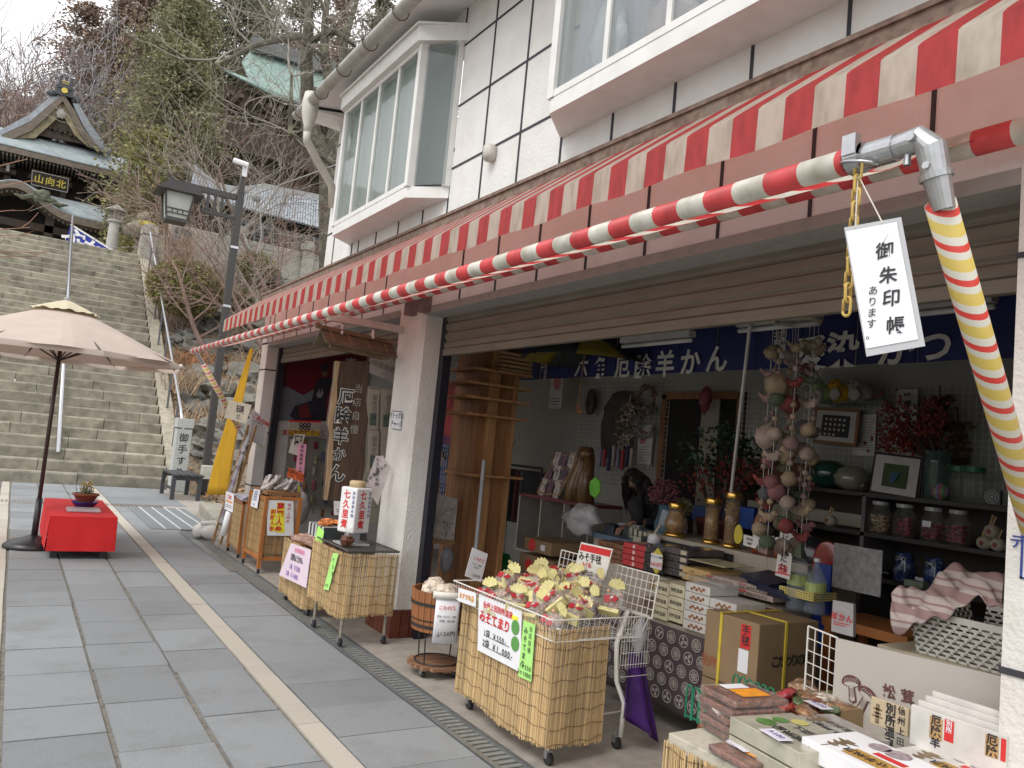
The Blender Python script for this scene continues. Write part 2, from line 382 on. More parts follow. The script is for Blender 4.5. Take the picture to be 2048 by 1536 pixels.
for y in (5.788, 6.27, 6.77, 7.21, 7.39, 7.95): m.box(W-e, W, y-.008, y+.008, ZL, 3.385 if y < 7.45 else 5.25)
for z in (3.617, 4.118, 4.615): m.box(W-e*.8, W, FY0, 3.9 if z < 0 else 5.34, z-.008, z+.008).box(W-e*.8, W, 7.49, 8.2, z-.008, z+.008)
for y in [5.0-.495*i for i in range(9)]: m.box(W-e, W, y-.008, y+.008, ZB+.056, ZL)
for y in (6.4, 6.9, 7.4, 7.9, 8.4, 8.9, 9.4, 9.9, 10.1): m.box(W-e, W, y-.006, y+.006, ZB+.076, ZL)
m.build('panel_joint', joint_m, bd)
# piers
stucco = mat('stucco_paint', (.70,.68,.64), .9, .05, 6, .45, 60, dirt=(.45,.40,.33), dscale=2.4, damt=.35, bdist=.015)
m = MB(); m.prism([(W+.001, 5.60), (W+.03, 5.576), (2.81, 5.576), (2.83, 5.62), (2.83, 6.02), (W+.001, 6.02)], .21, ZB+.056, 'z'); m.build('column', stucco, bd)
m = MB()
for i in range(6): m.box(W-.012, 2.84, 5.565+i*.08, 5.638+i*.08, 0, .206)
for i in range(3): m.box(W-.008+i*.078, W+.064+i*.078, 5.555, 5.57, 0, .206)
m.build('base_tile', mat('brown_tile', (.13,.035,.02), .35, .2, 20, isl=.2), bd); MB().box(W-.005, 2.83, 5.57, 6.04, 0, .212).build('tile_bed', mat('grout', (.3,.28,.24), .9), bd)
MB().box(W, 2.757, 10.08, 10.36, 0, ZB+.076).build('column', stucco, bd)
MB().box(W-.001, 2.95, FY0, 1.235, 0, ZB+.056).build('column', stucco, bd)
m = MB(); m.box(W-.007, W-.001, FY0, 1.24, .972, .992).box(W-.007, W-.001, FY0, 1.24, 2.257, 2.275).box(W-.003, 2.76, 10.074, 10.37, 2.22, 2.235).box(W-.003, 2.76, 10.074, 10.37, 1.42, 1.435).box(W-.003,2.76,10.074,10.37,.75,.765)
m.build('panel_joint', joint_m, bd)
# shutter guides and rolled shutters
navyblack = mat('guide_black', (.012,.012,.02), .5)
for q_ in ((2.79, 2.86, 5.50, 5.578, 0, ZB), (2.79, 2.86, 1.235, 1.27, 0, ZB), (2.757, 2.84, 10.0, 10.08, 0, ZB+.02), (2.757,2.84,6.02,6.08,0,ZB+.02)): MB().box(*q_).build('shutter_guide', navyblack, bd)
shm = mat('beige_shutter', (.185,.175,.14), .6, .12, 10, dirt=(.10,.075,.055), dscale=3, damt=.55, stretch=(1,.35,2), metal=.2)
def shutter(y0, y1, zb, zt):
    m = MB(); z = zb; x = 2.80
    prof = []
    while z < zt:
        prof += [(x, z), (x-.012, z+.012), (x-.012, z+.052), (x, z+.064)]; z += .074
    n = len(prof); m.add([(a, y0, c) for a, c in prof]+[(a, y1, c) for a, c in prof], [(i, i+1, n+i+1, n+i) for i in range(n-1)])
    m.box(x-.02, x+.02, y0, y1, zb-.05, zb)
    return m
shutter(1.27, 5.50, 2.24, 2.56).build('shutter', shm, bd); shutter(6.08, 10.0, 2.38, 2.58).build('shutter', shm, bd)
# upper bay windows
def bay(yo0, yo1, yw0, yw1, xo, z0, z1, nm, panes, sidewin):
    P0, P1, Q0, Q1 = (xo, yo0), (xo, yo1), (W, yw0), (W, yw1)
    m = MB(); t = .045
    def ring(za, zb, off=0):
        pts = [(W, yw0-off), (xo-off, yo0-off*.7), (xo-off, yo1+off*.7), (W, yw1+off)]
        m.prism(pts, za, zb, 'z')
    ring(z0, z0+.09); ring(z1-.06, z1+.07, .05); m.prism([(W,yw0-.04),(xo-.07,yo0-.05),(xo-.07,yo1+.05),(W,yw1+.04)], z1+.07, z1+.085, 'z')
    o = m.build('bay_window', trim_m, bd)
    f = MB()
    def post(p, w=.05): f.box(p[0]-.01, p[0]+w, p[1]-w/2, p[1]+w/2, z0+.09, z1-.06)
    post(P0, .06); post(P1, .06); f.box(W-.05, W-.002, yw0, yw0+.05, z0+.09, z1-.06); f.box(W-.05, W-.002, yw1-.05, yw1, z0+.09, z1-.06)
    for k in range(1, panes): y = yo0+(yo1-yo0)*k/panes; f.box(xo, xo+.035, y-.018, y+.018, z0+.09, z1-.06)
    f.box(xo-.004, xo+.04, yo0, yo1, z0+.09, z0+.13); f.box(xo-.004, xo+.04, yo0, yo1, z1-.10, z1-.06)
    f.build('frame', trim_m, o)
    g = mat('window_glass', (.22,.27,.26), .04, .03, 3, alpha=.34, spec=1)
    for k in range(panes):
        ya, yb = yo0+(yo1-yo0)*k/panes+.02, yo0+(yo1-yo0)*(k+1)/panes-.02
        MB().box(xo+.012, xo+.018, ya, yb, z0+.13, z1-.1).build('pane', g, o)
    for A, B in ((P0, Q0), (P1, Q1)):
        MB().slab([(A[0]+.03, A[1], z0+.1), (B[0]-.05, B[1], z0+.1), (B[0]-.05, B[1], z1-.08), (A[0]+.03, A[1], z1-.08)], .005).build('pane', g, o)
    return o
bw = bay(5.60, 7.27, 5.34, 7.48, 2.365, 3.385, 4.70, 'bay', 4, True)
frost = mat('frosted_screen', (.55,.62,.58), .7, .08, 2, stretch=(1,3,.3))
MB().box(2.44, 2.45, 5.72, 7.22, 3.47, 4.62).build('screen', frost, bw)
MB().box(2.62, 2.63, 5.42, 7.4, 3.42, 4.68).build('backing', mat('room_dark', (.16,.17,.16), .9), bw)
bw2 = bay(-1.1, 3.64, -1.2, 3.886, 2.36, 3.43, 4.75, 'bay', 10, True)
MB().box(2.50, 2.51, -1, 3.62, 3.5, 4.7).build('curtain', mat('mauve_curtain', (.60,.58,.68), .8, .22, 3, stretch=(1,4,.6)), bw2)
for y0, w, hh, c in ((3.25,.3,.42,(.8,.82,.88)), (2.75,.4,.25,(.72,.6,.66)), (2.2,.42,.5,(.66,.6,.72)), (1.6,.4,.4,(.75,.7,.75))):
    q = MB(); q.ball((2.44, y0, 3.52+hh/2), 1, 12, 9, .5, y0*7, (.05, w/2, hh/2)); q.build('stored_bag', mat('bag_film%.1f' % y0, c, .35, .15, 14, .5, 30), bw2, smooth=True)
# eaves, gutter, roof
m = MB(); m.add([(W, FY0, 4.93), (2.2, FY0, 4.86), (2.2, 7.95, 4.86), (W, 7.95, 4.93), (W, FY0, 5.3), (2.17, FY0, 4.95), (2.17, 7.95, 4.95), (W, 7.95, 5.3)], [(0,1,2,3),(1,5,6,2),(5,4,7,6),(0,4,5,1),(2,6,7,3)])
m.add([(W, 7.95, 4.9), (2.2, 7.95, 4.83), (2.2, 8.3, 4.83), (7, 8.5, 4.9), (7, 7.95, 4.9), (W, 7.95, 5.2), (2.17, 7.95, 4.93), (2.17, 8.3, 4.93), (7, 8.5, 5.2)], [(0,1,2,3,4),(5,6,7,8),(1,6,7,2),(2,7,8,3)])
m.build('eaves', trim_m, bd)
gm = mat('pvc_gutter', (.42,.42,.38), .5, .12, 12, dirt=(.2,.17,.13), dscale=5, damt=.6)
m = MB(); pr = [(2.13+.055*math.cos(a), 4.80+.062*math.sin(a)) for a in [math.pi+math.pi*i/8 for i in range(9)]]
n = len(pr); m.add([(a, FY0, c) for a, c in pr]+[(a, 8.15, c) for a, c in pr], [(i, i+1, n+i+1, n+i) for i in range(n-1)]+[tuple(range(n, 2*n))])
gt = m.build('gutter', gm, bd, smooth=True, solid=.006)
for i in range(14):
    q = MB(); q.box(2.055, 2.205, 8.0-i*.62, 8.02-i*.62, 4.79, 4.815); q.tube([(2.13+.072*math.cos(a), 8.01-i*.62, 4.80+.082*math.sin(a)) for a in [math.pi+math.pi*j/6 for j in range(7)]], .006, 4); q.build('bracket', mat('bracket_brown', (.12,.09,.07), .6), gt)
q = MB(); q.lathe([(.07,.1),(.085,0),(.08,-.12),(.045,-.25),(.04,-.3)], (2.13,7.7,4.78), 10); q.tube([(2.13,7.7,4.5),(2.14,7.72,4.4),(2.3,7.85,4.28),(2.55,8.05,4.12),(2.6,8.1,3.9)], .042, 8); q.build('downpipe', mat('pvc_white', (.55,.53,.47), .5, .1, 10), bd, smooth=True)
MB().box(W-.062, W, FY0, 10.4, 3.125, 3.2).box(W-.075, W, FY0, 10.4, 3.2, 3.222).build('flashing', mat('rusty_flashing', (.19,.13,.10), .8, .35, 20, dirt=(.35,.32,.27), dscale=8), bd)
vt = MB(); vt.lathe([(.035,0),(.05,.03),(.05,.10),(.02,.12)], (W-.035, 4.70, 3.50), 10); vt.build('vent_hood', mat('vent_beige', (.5,.48,.42), .5), bd, smooth=True)
# interior shell
iw = mat('interior_wall', (.34,.345,.31), .85, .06, 4, dirt=(.36,.34,.28), dscale=2, damt=.4)
BX = 5.9
m = MB(); m.box(BX, BX+.1, -1.2, 10.3, 0, 2.75).box(2.95, BX, -1.3, -1.2, 0, 2.75)
m.build('interior_wall', iw, bd)
MB().box(2.84, BX, -1.3, 10.3, 2.72, 2.8).build('ceiling', mat('ceiling_board', (.42,.42,.40), .9), bd)
# ================================================================ awning
aw = thing('awning', 'red and white striped folding awning rolled up along the shop front', 'awning', (2.3, 5, 2.7))
cream = (.72,.69,.60); red = (.62,.06,.065)
PER = .24
hood_m = stripes('awning_canvas_stripes', red, cream, PER, 1, .5, tlu=.6, dirt=(.55,.52,.42), damt=.7, dstretch=(1,2.5,.8))
bar_m = stripes('awning_roll_stripes', red, (.62,.60,.53), PER, 1, .5, dirt=(.42,.39,.32), damt=.8, rough=.45)
hood_m.node_tree.nodes['Principled BSDF'].inputs['Coat Weight'].default_value = .6; hood_m.node_tree.nodes['Principled BSDF'].inputs['Coat Roughness'].default_value = .35
HX, HY0, HY1 = 2.15, -1.2, 10.55
def hood(u, v):
    y = HY0+(HY1-HY0)*u
    pts = [(W-.07, 3.135), (HX+.02, 2.845), (HX, 2.825), (HX-.004, 2.67)]
    s = v*3; i = min(2, int(s)); a = pts[i]; c = pts[i+1]; f = s-i
    return (a[0]+(c[0]-a[0])*f, y, a[1]+(c[1]-a[1])*f+(.006*math.sin(y*9) if v > .99 else 0))
MB().grid(hood, 150, 6).build('hood', hood_m, aw)
MB().prism([(W-.07,3.135),(HX+.02,2.845),(HX,2.825),(HX,2.67)], HY1, HY1+.003, 'y').build('end_flap', hood_m, aw)
BXX, BZ, RX, RZ = 1.82, 2.365, 2.50, 2.625
MB().tube([(BXX, 1.30, BZ), (BXX, 10.6, BZ)], .036, 14).build('front_bar', bar_m, aw, smooth=True)
MB().tube([(RX, 1.10, RZ), (RX, 10.1, RZ)], .042, 14).build('roller', bar_m, aw, smooth=True)
def clo(u, v):
    y = 1.3+(10.05-1.3)*u
    return (RX+(BXX-RX)*v, y, RZ+.03+(BZ-.03-RZ-.03)*v-.02*math.sin(v*math.pi)-.012*math.sin(v*9+y))
MB().grid(clo, 60, 10).build('cloth', hood_m, aw, smooth=True)
cast = mat('cast_alloy', (.46,.47,.48), .38, .1, 30, metal=.85)
m = MB(); m.tube([(BXX, 1.31, BZ), (BXX, 1.14, BZ)], .030, 20); m.tube([(BXX,1.17,BZ),(BXX,1.10,BZ+.004),(BXX+.01,1.075,BZ-.022),(BXX+.025,1.065,BZ-.10),(BXX+.045,1.055,BZ-.175)], [.030,.034,.037,.033,.026], 20)
m.tube([(BXX-.045,1.10,BZ-.0),(BXX+.04,1.10,BZ-.0)], .012, 10); m.tube([(BXX-.02,1.07,BZ-.075),(BXX+.08,1.07,BZ-.075)], .010, 6); m.tube([(BXX+.02,1.067,BZ-.085),(BXX+.024,1.065,BZ-.10)],.040,20); m.tube([(BXX,1.13,BZ-.055),(BXX,1.13,BZ-.02)],.009,8)
m.tube([(BXX,1.25,BZ),(BXX,1.29,BZ)],.041,20); m.box(BXX-.045,BXX-.02,1.25,1.29,BZ+.0,BZ+.055); m.tube([(BXX,1.235,BZ),(BXX,1.16,BZ)],.035,20)
m.build('elbow_joint', cast, aw, smooth=False)
arm_m = mat('arm_wrap', (.6,.55,.35)); 
def helix_wrap(name):
    m = mat(name, (.66,.64,.55), .5); t = m.node_tree; L = t.links.new
    tc = nd(t,'TexCoord'); sp = nd(t,'SeparateXYZ'); L(tc.outputs['Object'], sp.inputs[0])
    a = nd(t,'Math',operation='MULTIPLY_ADD'); a.inputs[1].default_value = 1/.098; L(sp.outputs[2], a.inputs[0])
    at2 = nd(t,'Math',operation='MULTIPLY'); at2.inputs[1].default_value = 6; L(sp.outputs[0], at2.inputs[0]); L(at2.outputs[0], a.inputs[2])
    f = nd(t,'Math',operation='FRACT'); ad = nd(t,'Math',operation='ADD'); ad.inputs[1].default_value = 50; L(a.outputs[0], ad.inputs[0]); L(ad.outputs[0], f.inputs[0])
    rp = nd(t,'ValToRGB'); e = rp.color_ramp; e.interpolation='CONSTANT'
    e.elements[0].color = (.62,.05,.035,1); e.elements[1].position = .19; e.elements[1].color = (.62,.60,.52,1)
    k = e.elements.new(.40); k.color = (.62,.47,.11,1); k = e.elements.new(.76); k.color = (.62,.60,.52,1)
    L(f.outputs[0], rp.inputs[0]); L(rp.outputs[0], t.nodes['Principled BSDF'].inputs['Base Color']); return m
wrap = helix_wrap('hazard_wrap')
def arm(p0, p1, r, name='folding_arm'):
    p0, p1 = Vector(p0), Vector(p1); d = (p1-p0); o = MB().tube([(0,0,0),(0,0,d.length)], r, 16).build(name, wrap, None, smooth=True)
    o.matrix_world = Matrix.Translation(p0) @ d.to_track_quat('Z','Y').to_matrix().to_4x4(); mw = o.matrix_world.copy(); o.parent = aw; o.matrix_parent_inverse = aw.matrix_world.inverted(); o.matrix_basis = mw
    return o
ra0 = at(1880, 405, x=1.87); ra1 = at(2068, 1060, x=2.55)
arm(ra0, ra1, .036)
la0 = at(397, 712, x=1.83); la1 = at(487, 872, x=2.52); dd = la1-la0
arm(la0+dd*.1, la0+dd*.9, .034); MB().tube([la0-dd*.03, la0+dd*.1], .02, 8).tube([la0+dd*.9, la1], .022, 8).build('arm_joint', cast, aw)
for y in (5.75, 5.5): MB().box(W-.07, W, y-.05, y+.05, 2.50, 2.64).build('wall_bracket', mat('bracket_mauve', (.2,.14,.14), .6), aw)
# ================================================================ temple, walls, trees
rnd = random.Random(11)
timber = mat('dark_temple_timber', (.055,.038,.028), .8, .3, 6, isl=.25)
copper = mat('green_copper_roof', (.30,.35,.36), .7, .16, 3, .2, 20, dirt=(.22,.25,.30), dscale=1.3, damt=.8, stretch=(1,1,3))
greytile = mat('grey_roof_tile', (.30,.33,.36), .6, .2, 8, .3, 20, isl=.1)
def strip(mb, outer, inner, y, th):
    n = len(outer); P = [at(*p, y=y) for p in outer]; Q = [at(*p, y=y) for p in inner]
    vs = [(p.x, y, p.z) for p in P]+[(p.x, y, p.z) for p in Q]; vs += [(a, b+th, c) for a, b, c in vs]
    k = 2*n
    for i in range(n-1):
        mb.add([vs[i], vs[i+1], vs[n+i+1], vs[n+i], vs[k+i], vs[k+i+1], vs[k+n+i+1], vs[k+n+i]], [(0,3,2,1),(4,5,6,7),(0,1,5,4),(1,2,6,5),(2,3,7,6),(3,0,4,7)])
hall = thing('temple_hall', 'old timber temple hall with curved green copper roofs at the top of the steps', 'temple', (0, 40, TOPZ))
GY = 38.9
tile = MB(); strip(tile, [(-70,283),(0,260),(60,228),(98,196),(122,180),(134,176)], [(-70,286),(0,271),(60,243),(98,211),(122,190),(134,186)], GY-.2, 6.5)
strip(tile, [(134,176),(146,186),(160,212),(180,247),(202,277),(222,300)], [(134,186),(142,196),(152,222),(168,254),(190,286),(212,305)], GY-.2, 6.5)
tile.build('gable_roof', greytile, hall)
m = MB(); strip(m, [(-70,288),(0,272),(60,244),(98,212),(126,186)], [(-70,300),(0,288),(62,262),(100,228),(126,202)], GY-.3, .25)
strip(m, [(126,186),(150,222),(166,254),(190,286),(214,308)], [(126,202),(142,232),(158,264),(180,292),(206,304)], GY-.3, .25)
m.build('barge_board', mat('barge_brown', (.16,.13,.10), .7, .2, 5), hall)
m = MB(); strip(m, [(0,290),(62,264),(100,230),(124,206)], [(30,276),(70,276),(104,246),(124,226)], GY-.15, .15)
strip(m, [(126,204),(142,234),(158,266),(184,296)], [(124,226),(134,244),(150,270),(176,292)], GY-.15, .15)
m.build('gable_ornament', mat('faded_gilt', (.30,.25,.15), .7, .45, 4, dirt=(.15,.2,.15), dscale=3), hall)
m = MB(); A = [at(*p, y=GY+.1) for p in ((126,200),(30,262),(180,292))]; m.slab([(p.x, p.y, p.z) for p in A], .1); 
for i in range(9): q = at(80+i*10, 249+i*3.4, y=GY-.02); m.cb(q, (.3,.1,.1), ry=.5*(-1)**i)
m.build('gable_wall', timber, hall)
m = MB(); c = at(122, 228, y=GY-.2); m.ball(c, .2, 8, 6, .5, 3, (1,.4,1)); m.build('pendant', mat('pendant_grey', (.38,.36,.32), .8), hall)
m = MB(); c = at(130,176,y=GY-.3); m.box(c.x-.34,c.x+.34,GY-.35,GY+.2,c.z-.35,c.z+.05); m.box(c.x-.24,c.x+.24,GY-.4,GY+3,c.z-.05,c.z+.22)
for i in (-1,0,1): m.tube([(c.x+i*.2,GY-.2,c.z+.2),(c.x+i*.2,GY-.2,c.z+.52)], .065, 8)
for s in (-1,1): m.ball((c.x+s*.45,GY-.2,c.z-.35),.2,8,6,.4,s,(1,.5,.8))
m.build('ridge_ornament', mat('black_ridge_tile', (.05,.055,.06), .5), hall)
m = MB(); B_ = Board((c.x-.15,GY-.42,c.z+.0),(c.x+.15,GY-.42,c.z+.0),(c.x-.15,GY-.42,c.z-.3)); B_.disc(m,.5,.5,.12); B_.rect(m,.1,-.9,.9,-.8); B_.rect(m,.1,-.6,.9,-.5)
m.build('crest', mat('gold_leaf', (.65,.5,.08), .4), hall)
# skirt roof
def skirt(u, v):
    x = -6+10.6*u; z = 11.95+.25*max(0,(abs(x-.0)-3)/1.6)**2
    return (x, 38+1.25*v, z+1.0*v**1.15)
MB().grid(skirt, 24, 6).build('skirt_roof', copper, hall, smooth=True, solid=.06)
m = MB()
for i in range(24):
    x = -6+10.6*i/24; x2 = -6+10.6*(i+1)/24; z = skirt(i/24,0)[2]; z2 = skirt((i+1)/24,0)[2]
    m.add([(x,38,z-.04),(x2,38,z2-.04),(x2,38,z2-.26),(x,38,z-.26),(x,41,z-.04),(x2,41,z2-.04),(x2,41,z2+.1),(x,41,z+.1)], [(0,3,2,1),(3,7,6,2)])
m.build('eaves_board', mat('barge_brown', (.1,.08,.07)), hall)
m = MB()
for i in range(74): x = -5.9+i*.14; z = skirt((x+6)/10.6,0)[2]; m.box(x,x+.07,38.12,40,z-.36,z-.25)
m.build('rafter', mat('rafter_weathered', (.17,.14,.11), .8), hall)
MB().box(-6.5, 3.9, 40, 46, TOPZ, 12.4).build('wall', timber, hall)
m = MB()
for i in range(9):
    x = -4.6+i*1.05; m.box(x-.12,x+.12,39.5,40,10.2,11.5); m.box(x-.3,x+.3,39.2,40,11.1,11.3); m.box(x-.22,x+.22,39.0,40,11.35,11.5)
m.box(-6.2,4,39.7,40,10.15,10.35)
m.build('bracket_set', mat('bracket_timber', (.085,.06,.045), .8, .3, 8), hall)
m = MB()
for i in range(9): x = -4.6+i*1.05; m.box(x-.06,x+.06,38.95,39.02,11.12,11.42)
m.build('bracket_cap', mat('bracket_white', (.42,.41,.38), .8), hall)
tl, tr, bl = at(64,341,y=37.6), at(138,356,y=37.6), at(62,368,y=37.6)
pl = sheet('name_board', None, None, (tl.x,37.5,tl.z), (tr.x,37.5,tl.z), (bl.x,37.72,bl.z), mat('board_black', (.03,.022,.02), .5), .08, hall, [(mat('gold_leaf',(.65,.5,.08)), [('山',.2,.5,.36,False,.02),('向',.5,.5,.36,False,.02),('北',.8,.5,.36,False,.02)])])
B_ = Board((tl.x,37.5,tl.z),(tr.x,37.5,tl.z),(bl.x,37.72,bl.z),.01); m = MB()
for q in ((0,0,1,.05),(0,.95,1,1),(0,0,.02,1),(.98,0,1,1)): B_.rect(m,*q)
m.build('border', mat('board_edge', (.4,.38,.33), .6), pl)
# porch roof with its curved gable
def porch(u, v):
    x = -6+9.9*u; c = -1.0; z = 9.30+.95*math.exp(-((x-c)/1.15)**2)
    return (x, 36.6+1.9*v, z*(1-v)+(10.35)*v+.10*math.sin(v*3.1))
MB().grid(porch, 60, 8).build('porch_roof', copper, hall, smooth=True, solid=.08)
m = MB()
for i in range(60):
    a, b2 = porch(i/60,0), porch((i+1)/60,0)
    m.add([(a[0],36.55,a[2]-.02),(b2[0],36.55,b2[2]-.02),(b2[0],36.55,b2[2]-.30),(a[0],36.55,a[2]-.30),(a[0],38,a[2]-.30),(b2[0],38,b2[2]-.30)], [(0,3,2,1),(3,4,5,2)])
m.build('porch_fascia', mat('barge_brown', (.1,.08,.07)), hall)
m = MB()
for i in range(58): x = -5.9+i*.17; z = porch((x+6)/9.9,0)[2]; m.box(x,x+.05,36.7,36.76,z-.44,z-.36)
m.build('rafter_end', mat('rafter_weathered', (.17,.14,.11)), hall)
m = MB(); c = at(84,392,y=36.5); m.ball((c.x,36.6,c.z),.36,10,6,.5,8,(1.1,.4,.7))
for s in (-1,1): m.tube([(c.x+s*.3,36.6,c.z-.05),(c.x+s*.65,36.6,c.z-.2),(c.x+s*.95,36.6,c.z-.12)],[.12,.1,.03],6)
m.build('carved_finial', mat('finial_bronze', (.10,.11,.07), .7, .5, 6), hall)
m = MB()
for x in (-4.2,-1.8,.3,2.6): m.box(x-.16,x+.16,37.2,37.5,TOPZ,9.4)
m.box(-5.5,3.4,37.2,37.5,8.55,8.85); m.build('porch_post', timber, hall)
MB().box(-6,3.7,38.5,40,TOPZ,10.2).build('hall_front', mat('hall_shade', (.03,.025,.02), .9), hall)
# green roofed tower temple among the trees
pg = thing('tower_temple', 'dark timber temple with green copper roof half hidden behind bare branches', 'temple', (10, 44, TOPZ))
py = 42
def PY(px, pyy, y): p = at(px, pyy, y=y); return (p.x, p.y, p.z)
rl, rr_ = PY(500,104,45), PY(740,178,45); e1, e2 = PY(483,125,44.5), PY(497,158,43); e0 = PY(436,135,42); e3, e4 = PY(650,214,42), PY(760,250,42)
MB().add([e1, rl, rr_, e4, e3, PY(560,188,42.2), e2], [(0,1,2,3,4,5,6)]).add([e0, PY(470,148,42.2), e2, PY(560,188,42.2), e3, e4, PY(760,262,42), PY(650,224,42), PY(560,198,42), PY(480,158,42)], [(0,1,2,3,4,5,6,7,8,9)]).build('roof', mat('verdigris_roof', (.20,.29,.26), .6, .25, 4, .3, 30, dirt=(.28,.27,.27), dscale=1.5, damt=.9), pg, solid=.1)
m = MB(); a, b2 = Vector(rl), Vector(rr_); m.slab([a, b2, b2+Vector((0,0,.75)), a+Vector((0,0,.75))], .5); m.build('ridge', mat('ridge_grey', (.14,.15,.15), .7), pg)
tm = MB()
for (l, r, t, b3, yy) in ((450,760,165,260,43),(432,760,225,280,42.4),(455,760,255,345,43.4)):
    q = [PY(l,t,yy), PY(r,t+(r-l)*.36,yy), PY(r,b3+(r-l)*.33,yy), PY(l-10,b3,yy)]; tm.slab(q, .4)
tm.build('body', timber, pg)
tm = MB()
for k in range(16):
    px_ = 440+k*19; a = PY(px_, 186+k*6.3, 42.2); tm.cb(a, (.22,1.2,.22)); tm.cb((a[0],a[1]+.2,a[2]-.45),(.5,.3,.16)); tm.cb((a[0],a[1]+.3,a[2]-1.4),(.14,.3,1.6))
tm.build('bracket_set', mat('bracket_timber', (.085,.06,.045)), pg)
# low tiled building
tb = thing('tiled_hall', 'low hall with upswept grey tiled ridge and latticed timber wall beyond the stone wall', 'temple', (7, 33, TOPZ))
m = MB()
def ridge(u, v):
    p = at(388+300*u, 352+18*math.sin(min(1,u*2.2)*math.pi)*(1 if u < .45 else .3)+60*u-6*v-(10*(1-u*8) if u < .12 else 0), y=32.5); return p
for i in range(28):
    a, b2 = ridge(i/28,0), ridge((i+1)/28,0); m.add([a, b2, b2+Vector((0,0,.28)), a+Vector((0,0,.28)), a+Vector((0,.4,0)), b2+Vector((0,.4,0)), b2+Vector((0,.4,.28)), a+Vector((0,.4,.28))], [(0,1,2,3),(3,2,6,7),(0,3,7,4)])
m.build('ridge', mat('pale_ridge_tile', (.36,.37,.37), .6, .2, 10), tb)
m = MB()
for i in range(60):
    a, b2 = ridge(i/60,0), ridge((i+.8)/60,0); lo = at(376+5.2*i, 388+1.35*i, y=31.2); lo2 = at(376+5.2*(i+.8), 388+1.35*(i+.8), y=31.2)
    m.add([a, b2, (a+lo)/2+Vector((0,0,-.12)), (b2+lo2)/2+Vector((0,0,-.12)), lo, lo2], [(0,1,3,2),(2,3,5,4)])
m.build('roof', greytile, tb, solid=.08)
m = MB(); q = [PY(392,392,32), PY(700,470,32), PY(700,560,32), PY(380,470,32)]; m.slab(q, .3); m.build('wall', timber, tb)
m = MB()
q = [PY(455,430,31), PY(700,492,31), PY(700,590,31), PY(455,515,31)]; m.slab(q, .1); m.build('panel', mat('grey_panel', (.075,.08,.085), .8, .2, 6), tb)
m = MB()
for i in range(15): a = Vector(PY(458+i*17, 432+i*4.3, 30.9)); b2 = Vector(PY(456+i*17, 516+i*5, 30.9)); m.tube([a, b2], .045, 4)
for j in range(5): m.tube([PY(456,438+j*17,30.95), PY(700,500+j*19,30.95)], .03, 4)
m.build('lattice', mat('lattice_grey', (.17,.17,.165), .8, .2, 9), tb)
# stone wall at the terrace edge, with posts
gran = mat('pale_granite', (.42,.41,.36), .85, .14, 30, .4, 60, dirt=(.24,.22,.17), dscale=2, damt=.7)
wl = thing('stone_wall', 'pale granite parapet wall with capped posts along the temple terrace', 'wall', (6, 29.3, 4))
WT = lambda x: 8.22-.0*(x-4)
MB().box(3.95, 24, 29.15, 29.45, 6.9, 8.2).build('parapet', gran, wl, bevel=.03)
m = MB(); y = 3.3
rs = mat('retaining_stone', (.30,.28,.23), .9, .2, 6, .8, 18, isl=.2, dirt=(.13,.13,.1), dscale=2, damt=.7)
for r in range(4):
    x = 3.3+rnd.random()*.5
    while x < 24: w = rnd.uniform(.8, 1.9); m.box(x+.02, x+w-.02, 28.95-rnd.random()*.1-(3-r)*.04, 29.6, 4.1+r*.72, 4.8+r*.72); x += w
m.build('retaining_course', rs, wl, bevel=.05)
for x, h, w in ((3.16,7.98,.5),(3.95,8.72,.42),(6.15,8.62,.42),(8.62,8.62,.42),(11.1,8.6,.42)):
    m = MB(); m.box(x-w/2,x+w/2,28.98,28.98+w,5.5,h-.42); m.box(x-w/2+.04,x+w/2-.04,29.02,28.94+w,h-.42,h-.36); m.prism([(x-w/2,h-.36),(x+w/2,h-.36),(x+w/2,h-.1),(x+w/2-.1,h),(x-w/2+.1,h),(x-w/2,h-.1)], 28.98, 28.98+w, 'y'); m.build('post', gran, wl, bevel=.015)
m = MB(); m.box(3.2,4.0,29.1,29.4,6.4,7.7); m.build('parapet', gran, wl)
sp = thing('stone_post', 'carved granite handrail post with black inscription at the foot of the steps', 'post', (3.05, 17.6, 0))
MB().box(2.90,3.20,17.45,17.75,0,1.30).box(2.885,3.215,17.435,17.765,1.32,1.52).build('shaft', mat('light_granite', (.44,.45,.43), .8, .2, 90, .15, 200), sp, bevel=.01)
m = MB(); B_ = Board((2.90,17.45,1.30),(3.20,17.45,1.30),(2.90,17.45,0),.004); B_.text(m,'御手すり',.5,.14,.19,True,.01,1.25); m.build('lettering', INK(), sp)
vp_ = thing('vent_pillar', 'slim round concrete pillar with small roofed cap at the top of the steps', 'pillar', (2.17, 30.5, TOPZ))
m = MB(); m.lathe([(.2,TOPZ-.05),(.17,8.1)], (2.17,30.5,0), 14); m.lathe([(.24,8.1),(.24,8.16)], (2.17,30.5,0), 14); m.build('shaft', mat('concrete_pale', (.42,.41,.38), .85), vp_, smooth=False)
m = MB()
for i in range(6): a = i*math.pi/3; m.box(2.17+.14*math.cos(a)-.03,2.17+.14*math.cos(a)+.03,30.5+.14*math.sin(a)-.03,30.5+.14*math.sin(a)+.03,8.16,8.5)
m.lathe([(.36,8.5),(.34,8.55),(.02,8.74)], (2.17,30.5,0), 8); m.build('cap', mat('concrete_dark', (.26,.25,.22), .85), vp_)
ln = thing('stone_lantern', 'old stone lantern with mossy yellow cap at the stair head', 'lantern', (3.0, 30.2, TOPZ))
c = at(285, 455, y=30.2); c.x -= .05
